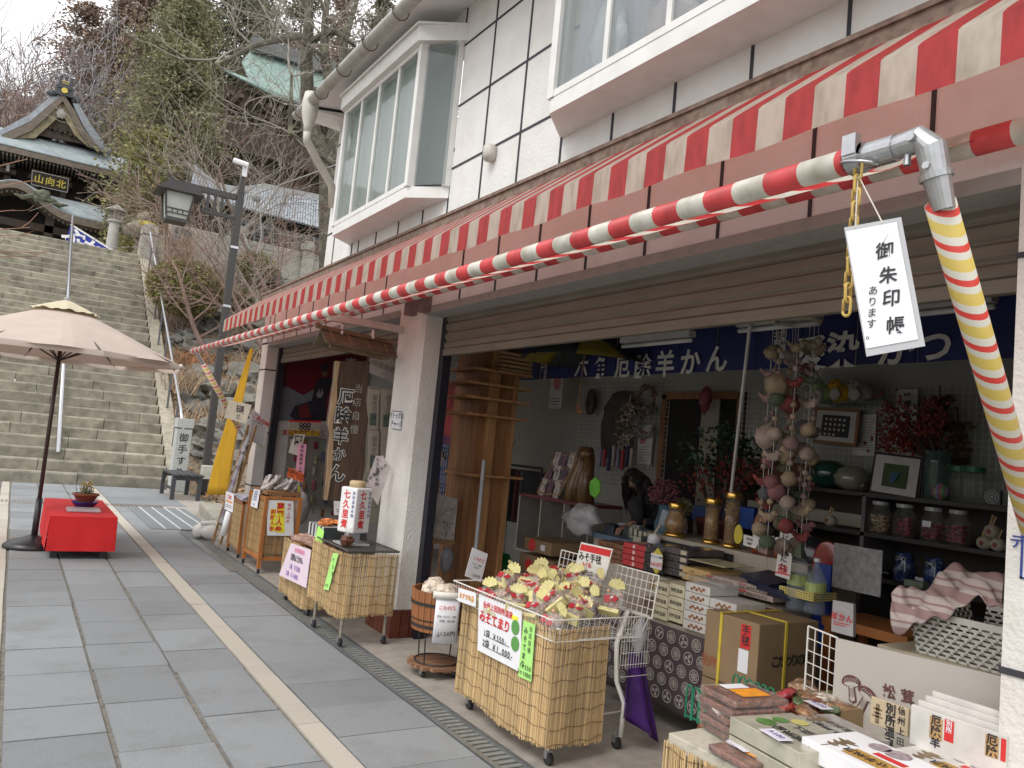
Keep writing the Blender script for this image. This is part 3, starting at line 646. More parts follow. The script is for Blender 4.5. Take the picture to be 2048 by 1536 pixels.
m = MB(); m.box(c.x-.16,c.x+.16,30.04,30.36,TOPZ,c.z-.9); m.ball((c.x-.1,30.2,c.z-1.35),.42,10,8,.5,5,(1,1,.8)); m.box(c.x-.12,c.x+.12,30.1,30.3,c.z-1,c.z-.2); m.build('shaft', mat('lantern_stone', (.25,.23,.17), .95, .3, 8, .6, 20), ln)
MB().ball((c.x,30.2,c.z-.12),.62,12,8,.45,9,(1,.8,.5)).ball((c.x+.05,30.2,c.z+.32),.22,8,6,.3,2,(1,1,1.2)).build('cap', mat('lantern_cap_stone', (.22,.20,.15), .95, .3, 8, .6, 20), ln, smooth=True)
MB().ball((c.x+.1,30.12,c.z+.02),.5,12,8,.3,9,(.95,.8,.42)).build('moss', mat('yellow_moss', (.38,.31,.03), .95, .3, 20, .5, 60), ln, smooth=True)
MB().cb(at(355,505,y=28.2), (.55,.4,1.6), .1, 0, .1).build('marker_stone', mat('dark_slate', (.10,.115,.12), .7, .15, 9), None)
tag(bpy.data.objects['marker_stone'], 'square dark slate post leaning in front of the granite wall', 'stone post')
bn = sheet('blue_banner', 'blue banner with white brush writing strung across the stair head', 'banner', at(141,449,y=30), at(236,508,y=30), at(130,489,y=29.9), mat('banner_blue', (.02,.035,.30), .7, .2, 3), .02, None, [(mat('banner_white', (.75,.75,.75), .7), [('ぶ',.12,.45,.62,False,.04),('っ',.3,.6,.5,False,.04),('か',.48,.5,.6,False,.04),('き',.68,.55,.5,False,.04),('氷',.86,.6,.5,False,.04),('L',0,0,1,0,.06)])], lift=.02)
# person-like hands at the stair head in the photograph are too small to read: left out
# ---------------------------------------------------------------- boulders on the slope
rk = [mat('boulder_%d' % i, c, .9, .22, 3, .9, 9, dirt=(.12,.12,.09), dscale=1.6, damt=.7, bdist=.05) for i, c in enumerate(((.17,.165,.15),(.20,.185,.155),(.14,.135,.12)))]
spots = [(367,680,.50),(385,705,.6),(428,712,.75),(470,700,.6),(505,655,.8),(560,610,.9),(400,760,.6),(440,785,.7),(380,800,.5),(455,830,.8),(420,870,.6),(395,830,.45),(470,890,.6),(520,760,.9),(505,700,.7),(555,680,.7),(600,650,.7),(410,920,.45),(440,950,.5),(395,900,.4),(350,690,.4),(450,640,.6),(400,640,.4),(340,740,.35),(530,640,.7),(490,800,.7),(375,860,.4),(480,760,.5),(432,745,.4),(610,560,.8),(540,560,.8),(465,590,.7),(400,590,.6),(500,860,.6),(460,935,.6),(420,660,.5)]
def slope_hit(px, py):
    v = _r2*((px-1024)/FOC)-_u2*((py-768)/FOC)+_f; t = 14
    while t < 60:
        p = CAM+v*t
        if p.z <= ground_z(p.x, p.y) and p.y > 11: return p
        t += .05
    return CAM+v*30
for i, (px_, py_, r) in enumerate(spots):
    p = slope_hit(px_, py_); r *= .78
    o = MB().ball((0,0,0), r, 14, 9, .75, i*1.37, (1.15,.8,.62)).build('boulder', rk[i%3], None, smooth=False)
    o.location = p+Vector((0,.1,.05)); o.rotation_euler = (rnd.uniform(-.3,.3), rnd.uniform(-.3,.3), rnd.uniform(0,3)); tag(o, 'rough grey boulder bedded in the leaf covered slope beside the steps', 'boulder', 'boulders on the slope')
lf = MB()
for i in range(9000):
    x, y = rnd.uniform(3.3, 11), rnd.uniform(11.2, 28.8)
    z = ground_z(x, y)+.02; s = rnd.uniform(.03,.075); a = rnd.random()*6; b3 = rnd.uniform(-.5,.5)
    lf.add([(x-s*math.cos(a),y-s*math.sin(a),z),(x+s*math.sin(a)*.5,y-s*math.cos(a)*.5,z+s*b3),(x+s*math.cos(a),y+s*math.sin(a),z+s*.6),(x-s*math.sin(a)*.5,y+s*math.cos(a)*.5,z+s*.2)], [(0,1,2,3)])
tag(lf.build('fallen_leaves', mat('dry_leaf', (.30,.17,.08), .9, .3, 3, isl=.5)), kind='stuff')
# ---------------------------------------------------------------- vegetation
def branch(mb, p, d, L, r, lvl, tips, spread=.6, up=.1, kids=(3,5), minr=.004, wig=.18):
    n = 5; path = [p]; rad = [r]; q = p.copy(); dd = d.copy()
    for i in range(n):
        dd = (dd+Vector((rnd.gauss(0,wig), rnd.gauss(0,wig), rnd.gauss(0,wig)+up*.3))).normalized(); q = q+dd*(L/n); path.append(q.copy()); rad.append(max(minr, r*(1-.62*(i+1)/n)))
    mb.tube(path, rad, 6 if r > .06 else (4 if r > .02 else 3), cap=False)
    if lvl <= 0: tips.append((q, dd)); return
    k = rnd.randint(*kids)
    for i in range(k):
        t = rnd.uniform(.3, 1); j = min(n, int(t*n)+0); b = path[j]
        s = dd.orthogonal().normalized(); s = Matrix.Rotation(rnd.random()*6.28, 3, dd) @ s
        nd_ = (dd+s*rnd.uniform(spread*.6, spread*1.5)+Vector((0,0,up))).normalized()
        branch(mb, b, nd_, L*rnd.uniform(.5,.78), rad[j]*rnd.uniform(.45,.7), lvl-1, tips, spread, up, kids, minr, wig)
    branch(mb, q, dd, L*.7, rad[-1], lvl-1, tips, spread, up, kids, minr, wig)
barks = {'brown': mat('bark_brown', (.20,.15,.125), .9, .2, 20), 'grey': mat('bark_grey', (.27,.245,.21), .9, .25, 9, .4, 30), 'lichen': mat('bark_lichen', (.10,.09,.07), .9, .3, 6, .5, 30, dirt=(.30,.32,.22), dscale=2.2, damt=.9), 'pale': mat('bark_pale', (.34,.33,.35), .9, .15, 9), 'red': mat('bark_reddish', (.23,.155,.13), .9, .2, 9)}
def bare_tree(base, top, L, r, lvl, bark, label, group, seed, lean=(0,0,1), spread=.65, kids=(3,4), stems=1, minr=.007, up=.12, twig=None):
    rnd.seed(seed); base = Vector(base); t = thing('bare_tree', label, 'tree', base, group)
    tr = MB(); cr = MB(); tips = []
    for s in range(stems):
        d = (Vector(lean)+Vector((rnd.gauss(0,.2),rnd.gauss(0,.2),0))*(stems > 1)*1.6).normalized()
        path = [base]; q = base.copy(); rad = [r]
        for i in range(6): d = (d+Vector((rnd.gauss(0,.07),rnd.gauss(0,.07),.03))).normalized(); q = q+d*top/6; path.append(q.copy()); rad.append(r*(1-.5*(i+1)/6))
        tr.tube(path, rad, 8, cap=False)
        for i in range(2, 7):
            for k_ in range(2 if i > 2 else 1):
                sd_ = Matrix.Rotation(rnd.random()*6.28, 3, 'Z') @ Vector((1,0,.45)); branch(cr, path[i], (d*.5+sd_).normalized(), L*rnd.uniform(.7,1.1), rad[i]*.55, lvl, tips, spread, up, kids, minr)
    tr.build('trunk', barks[bark], t); cr.build('crown', barks[twig or bark], t)
    return t
def leaf(mb, p, s, flat=.5):
    a = Vector((rnd.gauss(0,1),rnd.gauss(0,1),rnd.gauss(0,flat))).normalized()*s; b = a.orthogonal().normalized()*s*.55
    b = Matrix.Rotation(rnd.random()*6.28, 3, a.normalized()) @ b
    mb.add([p-a, p+b, p+a, p-b], [(0,1,2,3)])
def evergreen(base, h, rad, n, label, group, seed, col, shape='cone', ls=.13, start=.15, lean=0):
    rnd.seed(seed); base = Vector(base); t = thing('evergreen_tree', label, 'tree', base, group)
    tr = MB(); tr.tube([base, base+Vector((lean*.5,0,h*.5)), base+Vector((lean,0,h*.97))], [rad*.09+.05, rad*.05+.04, .02], 7)
    cr = MB(); nl = int(n/46)
    for i in range(nl):
        u = start+(1-start)*rnd.random()**.85
        w = rad*((1-u)**.75 if shape == 'cone' else math.sin(math.pi*min(1,(u-start)/(1-start)*.93+.07))**.6)*rnd.uniform(.35,1.05)+.15
        a = rnd.random()*6.28; o = base+Vector((lean*u,0,h*u)); e = o+Vector((math.cos(a)*w, math.sin(a)*w, -w*.18+rnd.gauss(0,.25)))
        if i % 2 == 0: tr.tube([o, (o+e)/2+Vector((0,0,.12)), e], [.03,.02,.008], 3, cap=False)
        for k_ in range(46):
            f = rnd.random()**.5; sp_ = .16+.30*f; c = o.lerp(e, f)+Vector((rnd.gauss(0,sp_),rnd.gauss(0,sp_),rnd.gauss(0,sp_*.45)-.1*f))
            leaf(cr, c, ls*rnd.uniform(.6,1.3))
    tr.build('trunk', barks['brown'], t); cr.build('crown', col, t); return t
gA = mat('foliage_olive', (.21,.205,.11), .8, .3, .6, isl=.45, tlu=.25)
gB = mat('foliage_dark', (.155,.155,.10), .8, .3, .6, isl=.45, tlu=.2)
gC = mat('foliage_yellowgreen', (.235,.23,.09), .8, .3, .6, isl=.45, tlu=.25)
gD = mat('foliage_rusty', (.26,.195,.15), .8, .35, .5, isl=.45, tlu=.15)
def gp(px, y, z=None):
    p = at(px, 400, y=y); return (p.x, y, ground_z(p.x, y) if z is None else z)
GV = 'evergreens beside the temple hall'
evergreen(gp(330,36), 10.5, 2.4, 22000, 'broad yellow green evergreen directly beside the curved temple roof', GV, 1, gA, 'oval', .095, .05)
evergreen(gp(335,47), 17.5, 4.4, 30000, 'tall olive evergreen rising between the two temples', GV, 2, gA, 'oval', .10, .1)
evergreen(gp(290,33), 5.6, 1.3, 5500, 'low bright green evergreen drooping over the stone lantern', GV, 3, gC, 'oval', .085, .05)
evergreen(gp(430,52), 21, 4.8, 22000, 'high dark evergreen filling the sky above the green roof', GV, 4, gB, 'oval', .13, .15)
evergreen(gp(330,52), 19, 4.2, 15000, 'slender dark evergreen with its crown against the sky', GV, 5, gB, 'cone', .16, .2)
GF = 'conifers on the wooded hill'
for i, (px_, y, h, r, c) in enumerate(((125,66,17.5,3.6,gD),(195,64,19,3.2,gD),(235,62,21,3.4,gD),(165,70,15.5,4,gB),(60,60,10,4,gD),(280,66,21.5,3.6,gA),(30,58,8,3,gB),(100,56,9,3.5,gD),(480,62,25,4.5,gB),(560,64,26,5,gB),(640,60,26,5,gD),(720,60,28,5,gB),(820,56,22,5,gD),(960,56,21,5,gB))):
    evergreen(gp(px_,y), h-2, r, 8500, ['rusty brown conifer on the skyline of the wooded hill','dark conifer on the wooded hill above the temples','olive conifer on the wooded hill'][0 if c == gD else 1 if c == gB else 2], GF, 20+i, c, 'cone' if i % 3 else 'oval', .15, .1)
GB = 'leafless trees on the wooded hill'
for i, (px_, y, top, L, bark) in enumerate(((8,50,8,4.2,'pale'),(62,52,7,4.4,'pale'),(150,48,3.5,3.2,'red'),(205,47,4,3.2,'red'),(255,46,4,3.4,'red'),(110,47,3,3,'red'),(-20,45,6,3.4,'red'),(470,50,9,4,'red'),(540,52,11,4.5,'brown'),(600,50,11,4.5,'red'),(690,50,13,5,'brown'))):
    bare_tree(gp(px_,y), top, L, .2, 3, bark, {'pale': 'tall pale leafless tree against the white sky at the far edge of the hill','red': 'reddish leafless tree standing in the wooded hill','brown': 'brown leafless tree on the hill above the green roof'}[bark], GB, 40+i, kids=(3,4), minr=.016)
# big lichen covered tree beside the bay window
t = thing('bare_tree', 'large leafless tree with forked lichen covered trunk beside the white bay window', 'tree', gp(680,26))
tr = MB(); cr = MB(); tips = []; rnd.seed(77)
b0 = Vector(gp(690,26)); b0.z -= .3
f1 = [b0, at(655,330,y=26), at(628,265,y=26), at(615,200,y=26), at(613,110,y=26), at(618,30,y=26), at(610,-60,y=26)]
f2 = [at(655,330,y=26), at(672,255,y=25.8), at(667,190,y=25.6), at(648,110,y=25.5), at(650,40,y=25.4), at(660,-60,y=25.4)]
f3 = [at(672,200,y=25.6), at(688,140,y=25.5), at(690,80,y=25.4), at(720,-20,y=25.3)]
f4 = [at(618,90,y=26), at(600,72,y=25), at(545,82,y=24.5), at(505,92,y=24.2), at(470,112,y=24), at(430,128,y=23.8)]
f5 = [at(618,85,y=26), at(645,70,y=25.5), at(672,62,y=25), at(700,84,y=24.8), at(722,102,y=24.8)]
f6 = [at(672,330,y=25), at(610,290,y=24), at(580,265,y=23.5), at(582,200,y=23.3), at(583,150,y=23.3)]
for f, rr in ((f1,[.34,.3,.27,.25,.21,.16,.1]), (f2,[.27,.24,.22,.17,.12,.08]), (f3,[.17,.15,.12,.06]), (f4,[.13,.12,.10,.09,.06,.03]), (f5,[.12,.10,.10,.08,.04]), (f6,[.13,.10,.08,.07,.03])): tr.tube(f, rr, 8)
tr.build('trunk', barks['lichen'], t)
for f in (f1[3:], f2[2:], f3[1:], f4[1:], f5[1:], f6[1:]):
    for p in f:
        for k_ in range(2): branch(cr, p, Vector((rnd.gauss(0,1),rnd.gauss(0,.6),rnd.uniform(-.1,1))).normalized(), rnd.uniform(1.2,2.2), .04, 2, tips, .7, .06, (2,4), .007)
cr.build('crown', barks['grey'], t)
GT = 'leafless saplings on the slope in front of the temples'
for i, (px_, y, top, L, lean, bark) in enumerate(((470,23,2.8,2.8,(-.6,0,1),'red'),(610,22,3.0,3.0,(-.7,0,1),'red'),(640,23.5,4.2,3.4,(-.8,0,1),'grey'),(500,28,4.2,3.2,(-.6,0,1),'grey'),(600,27,5.4,3.6,(-.8,0,1),'brown'))):
    bare_tree(gp(px_,y), top, L, .075, 2, bark, ['leafless reddish sapling with wiry twigs nearest the lamp post','leafless reddish sapling beside the corner of the white shop','grey leafless sapling leaning away from the shop corner','grey leafless sapling in front of the tiled hall','tall brown sapling below the green copper roof'][i], GT, 60+i, lean, .8, (3,5), minr=.006, up=.05)
def shrub(c, r, hgt, n, m_, label, seed, stems=14, ls=.05, stuff=None):
    rnd.seed(seed); c = Vector(c); t = thing('shrub', label, 'shrub', c)
    s = MB(); f = MB(); tips = []
    for i in range(stems): branch(s, c, Vector((rnd.gauss(0,.6),rnd.gauss(0,.6),1)).normalized(), hgt*.6, .018, 1, tips, .5, .1, (2,3), .006)
    for i in range(n):
        d = Vector((rnd.gauss(0,1),rnd.gauss(0,1),rnd.gauss(0,1))).normalized()*(rnd.uniform(.72,1)+.14*noise.noise(Vector((i*.01,i*.013,seed))))
        leaf(f, c+Vector((d.x*r, d.y*r*.8, hgt*.66+d.z*hgt*.4)), ls*rnd.uniform(.6,1.3), 1)
    s.build('stem', barks['brown'], t); f.build('foliage', m_, t); return t
azm = mat('azalea_leaf', (.24,.235,.09), .8, .2, 3, isl=.5, tlu=.2, dirt=(.20,.10,.05), dscale=3, damt=.8)
shrub(slope_hit(362,672), 1.12, 2.15, 9000, azm, 'rounded clipped azalea bush turning green and russet beside the handrail', 1, ls=.055)
shrub(slope_hit(505,590), .75, 1.5, 3200, gC, 'loose open shrub with thin leaves below the granite wall', 2, ls=.045)
shrub(slope_hit(590,545), .9, 1.5, 800, mat('twig_tan', (.28,.19,.13), .9, .2, 5, isl=.4), 'pale brown twiggy shrub between the granite wall posts', 3, 60, .03)
shrub(slope_hit(470,640), .8, 1.1, 3800, gA, 'low green shrub spreading behind the lamp post', 4, ls=.05)
shrub(slope_hit(325,620), .6, 1.3, 2600, azm, 'small russet shrub squeezed between stone kerb and handrail', 5, ls=.05)
def tussock(c, h, n, m_, label, seed, w=.25):
    rnd.seed(seed); c = Vector(c); mb = MB()
    for i in range(n):
        d = Vector((rnd.gauss(0,w),rnd.gauss(0,w),1)); b = c+Vector((rnd.gauss(0,w),rnd.gauss(0,w),0)); l = h*rnd.uniform(.5,1.1)
        mb.tube([b, b+d*l*.5, b+Vector((d.x*l*1.4, d.y*l*1.4, l*.92))], [.012,.009,.003], 3, cap=False)
    return tag(mb.build('dry_grass', m_), label, 'dry grass')
straw = mat('dry_straw', (.36,.26,.17), .9, .2, 5, isl=.4)
tussock((4.0,28.0,6.0), 1.9, 260, straw, 'tall dry pampas clump against the granite wall', 1, .16)
tussock(slope_hit(372,790), .8, 200, straw, 'dry straw coloured clump hanging beside the handrail', 2, .22)
tussock(slope_hit(392,735), .6, 120, mat('rust_fern', (.32,.16,.07), .9, .2, 5, isl=.4), 'rust brown withered ferns among the boulders', 3, .35)
tussock(slope_hit(420,840), .5, 90, straw, 'small withered fern clump behind the awning arm', 4, .3)
tussock(slope_hit(500,640), 1.1, 120, straw, 'thin dry stalks under the loose open shrub', 5, .3)
for i in range(10): tussock(slope_hit(rnd.uniform(350,620), rnd.uniform(600,900)), rnd.uniform(.3,.7), 50, straw, 'sparse withered grass tuft on the slope', 10+i, .3)['group'] = 'withered grass tufts'
# foreground twigs reaching in at the picture's edge
t = thing('bare_tree', 'thin reddish branches reaching in over the steps from a tree outside the view', 'tree', (-4.6, 15, 0))
rnd.seed(9); tr = MB(); cr = MB(); tips = []
tr.tube([(-4.6,15,0),(-4.4,14.8,2),(-4.1,14.6,3.6)], [.14,.11,.07], 8); tr.build('trunk', barks['red'], t)
for e in ((55,318),(70,360),(60,455),(30,420),(95,505),(60,470),(68,512),(20,560)):
    p1 = at(*e, y=14.3); p0 = Vector((-4.1,14.6,3.4+rnd.random()*.4)); mid = (p0+p1)/2+Vector((0,0,-.25)); cr.tube([p0, mid, p1], [.035,.02,.005], 5)
    for k_ in range(4): q = mid.lerp(p1, rnd.random()); branch(cr, q, (p1-p0).normalized(), .35, .007, 0, tips, .6, .2, (1,2), .004)
cr.build('crown', mat('twig_orange', (.30,.17,.11), .8), t)
# ================================================================ things standing outdoors
rnd = random.Random(21)
white_p = mat('paper_white', (.78,.78,.80), .55, .04, 8)
blackm = mat('black_plastic', (.02,.02,.022), .45, .1, 20)
# parasol
um = thing('parasol', 'large pale pink parasol with cream top vent on a dark pole over the red bench', 'parasol', (.355, 9.79, 0))
ux, uy = .345, 9.79; pink = mat('parasol_cloth', (.64,.545,.48), .8, .05, 5, tlu=.35, bump=.15, bscale=9)
def canopy(R0, R1, z0, z1, sag, n=8, wave=0):
    def f(u, v):
        a = 2*math.pi*u+.25; k = (a*n/(2*math.pi)) % 1; r = R0+(R1-R0)*v
        edge = math.cos(math.pi/n)/math.cos((k-.5)*2*math.pi/n); z = z0+(z1-z0)*v**1.05-sag*math.sin(math.pi*k)*v*.0
        rr = r*(1-.075*math.sin(math.pi*k)*v)
        return (ux+rr*math.cos(a), uy+rr*math.sin(a), z-.012*math.sin(math.pi*k)*v+(wave*math.sin(k*math.pi*4) if v > .9 else 0))
    return MB().grid(f, 8*n, 8)
canopy(.05, 1.30, 2.60, 2.085, .0).build('canopy', pink, um, solid=.003)
m = MB()
for i in range(8):
    def fl(u, v, i=i):
        a0, a1 = 2*math.pi*i/8+.25, 2*math.pi*(i+1)/8+.25; a = a0+(a1-a0)*u; k = u; rr = 1.30*(1-.075*math.sin(math.pi*k)); return (ux+rr*math.cos(a), uy+rr*math.sin(a), 2.088-.055*v)
    m.grid(fl, 8, 1)
m.build('valance', pink, um)
canopy(.03, .34, 2.66, 2.54, .0, wave=.008).build('top_vent', mat('parasol_vent', (.66,.60,.44), .8, .05, tlu=.3), um, solid=.003)
m = MB()
for i in range(8): a = 2*math.pi*i/8+.25; m.tube([(ux,uy,2.56),(ux+1.26*math.cos(a),uy+1.26*math.sin(a),2.075)], .011, 5); m.tube([(ux,uy,2.0),(ux+.62*math.cos(a),uy+.62*math.sin(a),2.32)], .008, 5)
m.build('rib', mat('rib_dark', (.05,.035,.03), .5), um)
MB().ball((ux,uy,2.67),.035,8,6).build('finial', mat('grey_cap', (.3,.3,.31), .5), um)
m = MB().tube([(ux+.01,uy,.1),(ux,uy,2.6)], .021, 12); m.build('pole', mat('pole_brown', (.045,.02,.018), .35), um, smooth=True)
m = MB().tube([(ux+.01,uy,.05),(ux+.01,uy,.52)], .032, 12); m.lathe([(.27,0),(.27,.03),(.22,.07),(.08,.11),(.04,.13)], (ux,uy,0), 28); m.build('base', mat('base_black', (.018,.018,.02), .35), um, smooth=True)
for i in (0,1,7): a = 2*math.pi*i/8+.25; MB().ball((ux+1.31*math.cos(a),uy+1.31*math.sin(a),2.07),.022,6,5).build('tip', mat('tip_white', (.7,.68,.62), .5), um)
# bench with the red felt cloth
rb = thing('low_bench', 'low black bench completely draped with a bright red felt cloth', 'bench', (.77, 9.9, 0))
for x in (.52,.96):
    for y in (9.16, 10.7): MB().box(x-.03,x+.03,y-.03,y+.03,0,.40).build('leg', blackm, rb)
MB().box(.47,1.02,9.12,10.75,.36,.41).build('seat', blackm, rb)
def drape(u, v):
    # u around, v down
    P = [(.44,9.06),(1.05,9.06),(1.05,10.8),(.44,10.8),(.44,9.06)]; s = u*4; i = min(3,int(s)); f = s-i
    x, y = P[i][0]+(P[i+1][0]-P[i][0])*f, P[i][1]+(P[i+1][1]-P[i][1])*f
    w = .004*math.sin(u*60)*v; return (x+(w if i in (1,3) else 0)+(.012*v if i == 1 else -.012*v if i == 3 else 0), y+(w if i in (0,2) else 0)-(.01*v if i == 0 else 0), .425-.345*v)
m = MB(); m.grid(drape, 96, 6); m.add([(.44,9.06,.425),(1.05,9.06,.425),(1.05,10.8,.425),(.44,10.8,.425)], [(0,1,2,3)])
tag(m.build('red_cloth', mat('red_felt', (.60,.015,.018), .85, .08, 6, .2, 200), None, bevel=.006), 'bright red felt cloth hanging over the low bench', 'cloth')
pt = thing('flower_pot', 'small pot of yellow and white flowers on a blue saucer on the red cloth', 'plant', (.80, 9.95, .43))
MB().lathe([(.10,.0),(.135,.045),(.14,.05),(.10,.02)], (.80,9.95,.44), 20).build('saucer', mat('blue_glaze', (.03,.04,.28), .3), pt, smooth=True)
MB().lathe([(.06,.02),(.085,.05),(.12,.115),(.135,.12),(.135,.14),(.12,.14),(.10,.11)], (.80,9.95,.44), 20).build('pot', mat('terracotta', (.24,.07,.03), .6), pt, smooth=True)
m = MB(); f1 = MB(); f2 = MB()
for i in range(46):
    a, r = rnd.random()*6.28, rnd.uniform(0,.09); p = Vector((.80+r*math.cos(a), 9.95+r*math.sin(a), .56)); q = p+Vector((rnd.gauss(0,.02),rnd.gauss(0,.02),rnd.uniform(.05,.15))); m.tube([p,q],.003,3); leaf(m, p.lerp(q,.6), .018)
    for k_ in range(4): leaf(f1 if i%3 else f2, q+Vector((rnd.gauss(0,.01),rnd.gauss(0,.01),0)), .014)
m.build('stem', gA, pt); f1.build('blossom', mat('petal_yellow', (.6,.42,.03), .6), pt); f2.build('blossom', white_p, pt)
MB().box(.60,.92,9.42,9.62,.432,.455).box(.61,.91,9.43,9.61,.455,.462).build('acrylic_tray', mat('clear_acrylic', (.7,.72,.74), .1, .02, alpha=.55), None)
tag(bpy.data.objects['acrylic_tray'], 'clear acrylic holder lying flat on the red cloth before the flower pot', 'holder')
# slatted black bench
bb = thing('slatted_bench', 'small dark slatted bench beside the inscribed stone post', 'bench', (2.9, 16.3, 0))
m = MB()
for i in range(4): x = 2.66+i*.14; m.box(x, x+.12, 15.7, 17.0, .44, .475)
m.build('seat', mat('bench_charcoal', (.05,.052,.058), .5, .1, 20), bb)
for x in (2.68,3.14):
    for y in (15.76, 16.94): MB().box(x-.035,x+.035,y-.035,y+.035,0,.44).build('leg', mat('bench_charcoal', (.05,.052,.058)), bb)
MB().box(2.66,3.16,15.76,15.8,.36,.44).box(2.66,3.16,16.9,16.94,.36,.44).box(2.68,2.72,15.8,16.9,.16,.2).build('apron', mat('bench_charcoal', (.05,.052,.058)), bb)
# lamp post
lp = thing('lamp_post', 'tall dark brown square lamp post carrying a japanese style lantern on twin arms', 'street lamp', (3.46, 17, 0))
bronze = mat('lamp_bronze', (.045,.042,.04), .5, .12, 20)
m = MB(); m.box(3.395,3.535,16.93,17.07,0,6.35); m.prism([(3.395,6.35),(3.535,6.35),(3.51,6.66),(3.465,6.84),(3.42,6.66)], 16.94, 17.06, 'y'); m.build('post', bronze, lp, bevel=.01)
m = MB(); m.cb((2.76,17,6.24),(1.24,.07,.12)); m.prism([(2.15,6.16),(2.15,6.32),(2.02,6.42)],16.96,17.04,'y'); m.cb((3.06,17,5.80),(.64,.06,.07))
for x in (2.84,2.98,3.12): m.box(x-.025,x+.025,16.97,17.03,5.84,6.17)
m.build('arm', bronze, lp)
m = MB(); cx, cz = 2.27, 6.0; zb_ = 5.50
m.prism([(cx-.44,cz+.0),(cx+.44,cz-.0),(cx+.26,cz+.17),(cx-.24,cz+.18)], 16.62, 17.38, 'y'); m.box(cx-.20,cx+.20,16.8,17.2,zb_-.07,zb_); m.box(cx-.03,cx+.03,16.98,17.02,cz+.15,cz+.25)
for s in (-1,1):
    for q in (-1,1): m.tube([(cx+s*.27,17+q*.24,cz),(cx+s*.2,17+q*.18,zb_)],.024,4)
for z in (zb_+.17,zb_+.08): m.box(cx-.22,cx+.22,16.79,16.805,z-.01,z+.01)
for x in (-.10,.0,.10): m.box(cx+x-.008,cx+x+.008,16.79,16.805,zb_+.08,zb_+.17)
m.build('lantern_frame', bronze, lp)
m = MB(); m.add([(cx-.25,16.78,cz),(cx+.25,16.78,cz),(cx+.19,16.83,zb_),(cx-.19,16.83,zb_),(cx-.25,17.22,cz),(cx+.25,17.22,cz),(cx+.19,17.17,zb_),(cx-.19,17.17,zb_)], [(0,3,2,1),(4,5,6,7),(1,2,6,5),(0,4,7,3),(0,1,5,4),(3,7,6,2)]); m.build('lantern_panel', mat('lantern_paper', (.50,.53,.47), .5, .08, 4, alpha=.85), lp)
m = MB(); m.tube([(3.22,16.9,6.98),(3.5,16.8,6.92)],.06,8); m.box(3.44,3.52,16.9,17,6.7,6.95); m.build('camera_head', white_p, lp)
m = MB()
for z in (5.15,3.9): m.box(3.385,3.545,16.92,17.08,z,z+.05)
m.build('band', inox, lp)
m = MB(); m.tube([(3.6,16.9,5.5),(3.72,16.8,5.2),(3.9,16.8,5.1),(3.95,16.8,5.5),(3.85,16.8,6.1),(3.7,16.85,6.3)],.012,4).tube([(3.6,16.9,6.3),(6.6,12,7.6)],.01,4).ball((3.75,16.8,6.3),.1,8,6,.6,3); m.build('cable', mat('cable_grey', (.3,.3,.29), .6), lp)
eb = MB().box(3.33,3.62,16.6,16.8,.35,.62).build('electric_box', mat('box_beige', (.45,.44,.38), .6), lp, bevel=.01)
# water weight and stone kerb, yellow cloth, ladder rack at the shop corner
m = MB(); m.ball((2.22,10.75,.09),.10,12,9,.15,1,(1,1.1,.95)); m.ball((2.33,10.62,.10),.11,12,9,.1,2,(1.1,1,.95)); m.tube([(2.2,10.65,.2),(2.35,10.6,.22),(2.42,10.55,.14)],.03,8)
tag(m.build('ballast_weight', mat('white_plastic', (.72,.71,.66), .3, .04), None, smooth=True), 'glossy white rounded plastic weight at the foot of the ladder rack', 'weight')
MB().cb((2.85,12.6,.06),(.35,2.6,.2),-.1).build('kerb_slab', rs, None, bevel=.03); tag(bpy.data.objects['kerb_slab'], 'rough flat stone slab edging the ground behind the shop corner', 'stone slab')
yc = mat('yellow_cloth', (.68,.42,.02), .7, .08, 4, tlu=.35)
def yel(u, v):
    z = 2.5-1.9*v; w = .09+.8*v**1.1*(1 if v < .75 else 1-.6*(v-.75)); 
    return (W-.10-.10*v-.03*math.sin(u*14+v*3)*(.3+v), 10.36+.03+w*u*1.6, z-.12*u*v)
ylw = MB().grid(yel, 20, 16).build('yellow_cloth', yc, None, smooth=True, solid=.003); tag(ylw, 'long yellow cloth hanging folded down the shop corner', 'cloth')
ld = thing('ladder_rack', 'wooden folding ladder rack hung with clear card pockets at the shop corner', 'rack', (2.3, 10.2, 0))
wood = mat('light_wood', (.40,.24,.11), .6, .2, 6, stretch=(6,6,1), isl=.1); woodd = mat('brown_wood', (.22,.10,.04), .6, .2, 6, stretch=(6,6,1), isl=.12)
a0, a1 = at(425,1085,z=0), at(497,850,x=2.42); b0_, b1_ = at(470,1040,z=.02), at(510,835,x=2.5)
m = MB(); m.tube([a0,a1],.018,4); m.tube([a0+Vector((.07,-.12,0)), a1+Vector((.04,-.2,0))],.018,4); m.tube([a0+Vector((.2,.1,0)),a1],.014,4)
m.build('rail', wood, ld)
pk = MB()
for i in range(6):
    c = a0.lerp(a1,.25+.12*i)+Vector((.0,-.1,0)); pk.cb(c, (.012,.17,.2), 0, 0, .2)
pk.build('card_pocket', mat('clear_pocket', (.55,.56,.60), .15, .4, 9, alpha=.6), ld)
m = MB()
for i in range(5): c = a0.lerp(a1,.3+.13*i)+Vector((-.0,-.12,0)); m.cb(c, (.015,.09,.16), 0,0,.2)
m.build('card', mat('card_mauve', (.28,.2,.3), .6, .5, 12), ld)
CK = [('ご朱印帳', '')]
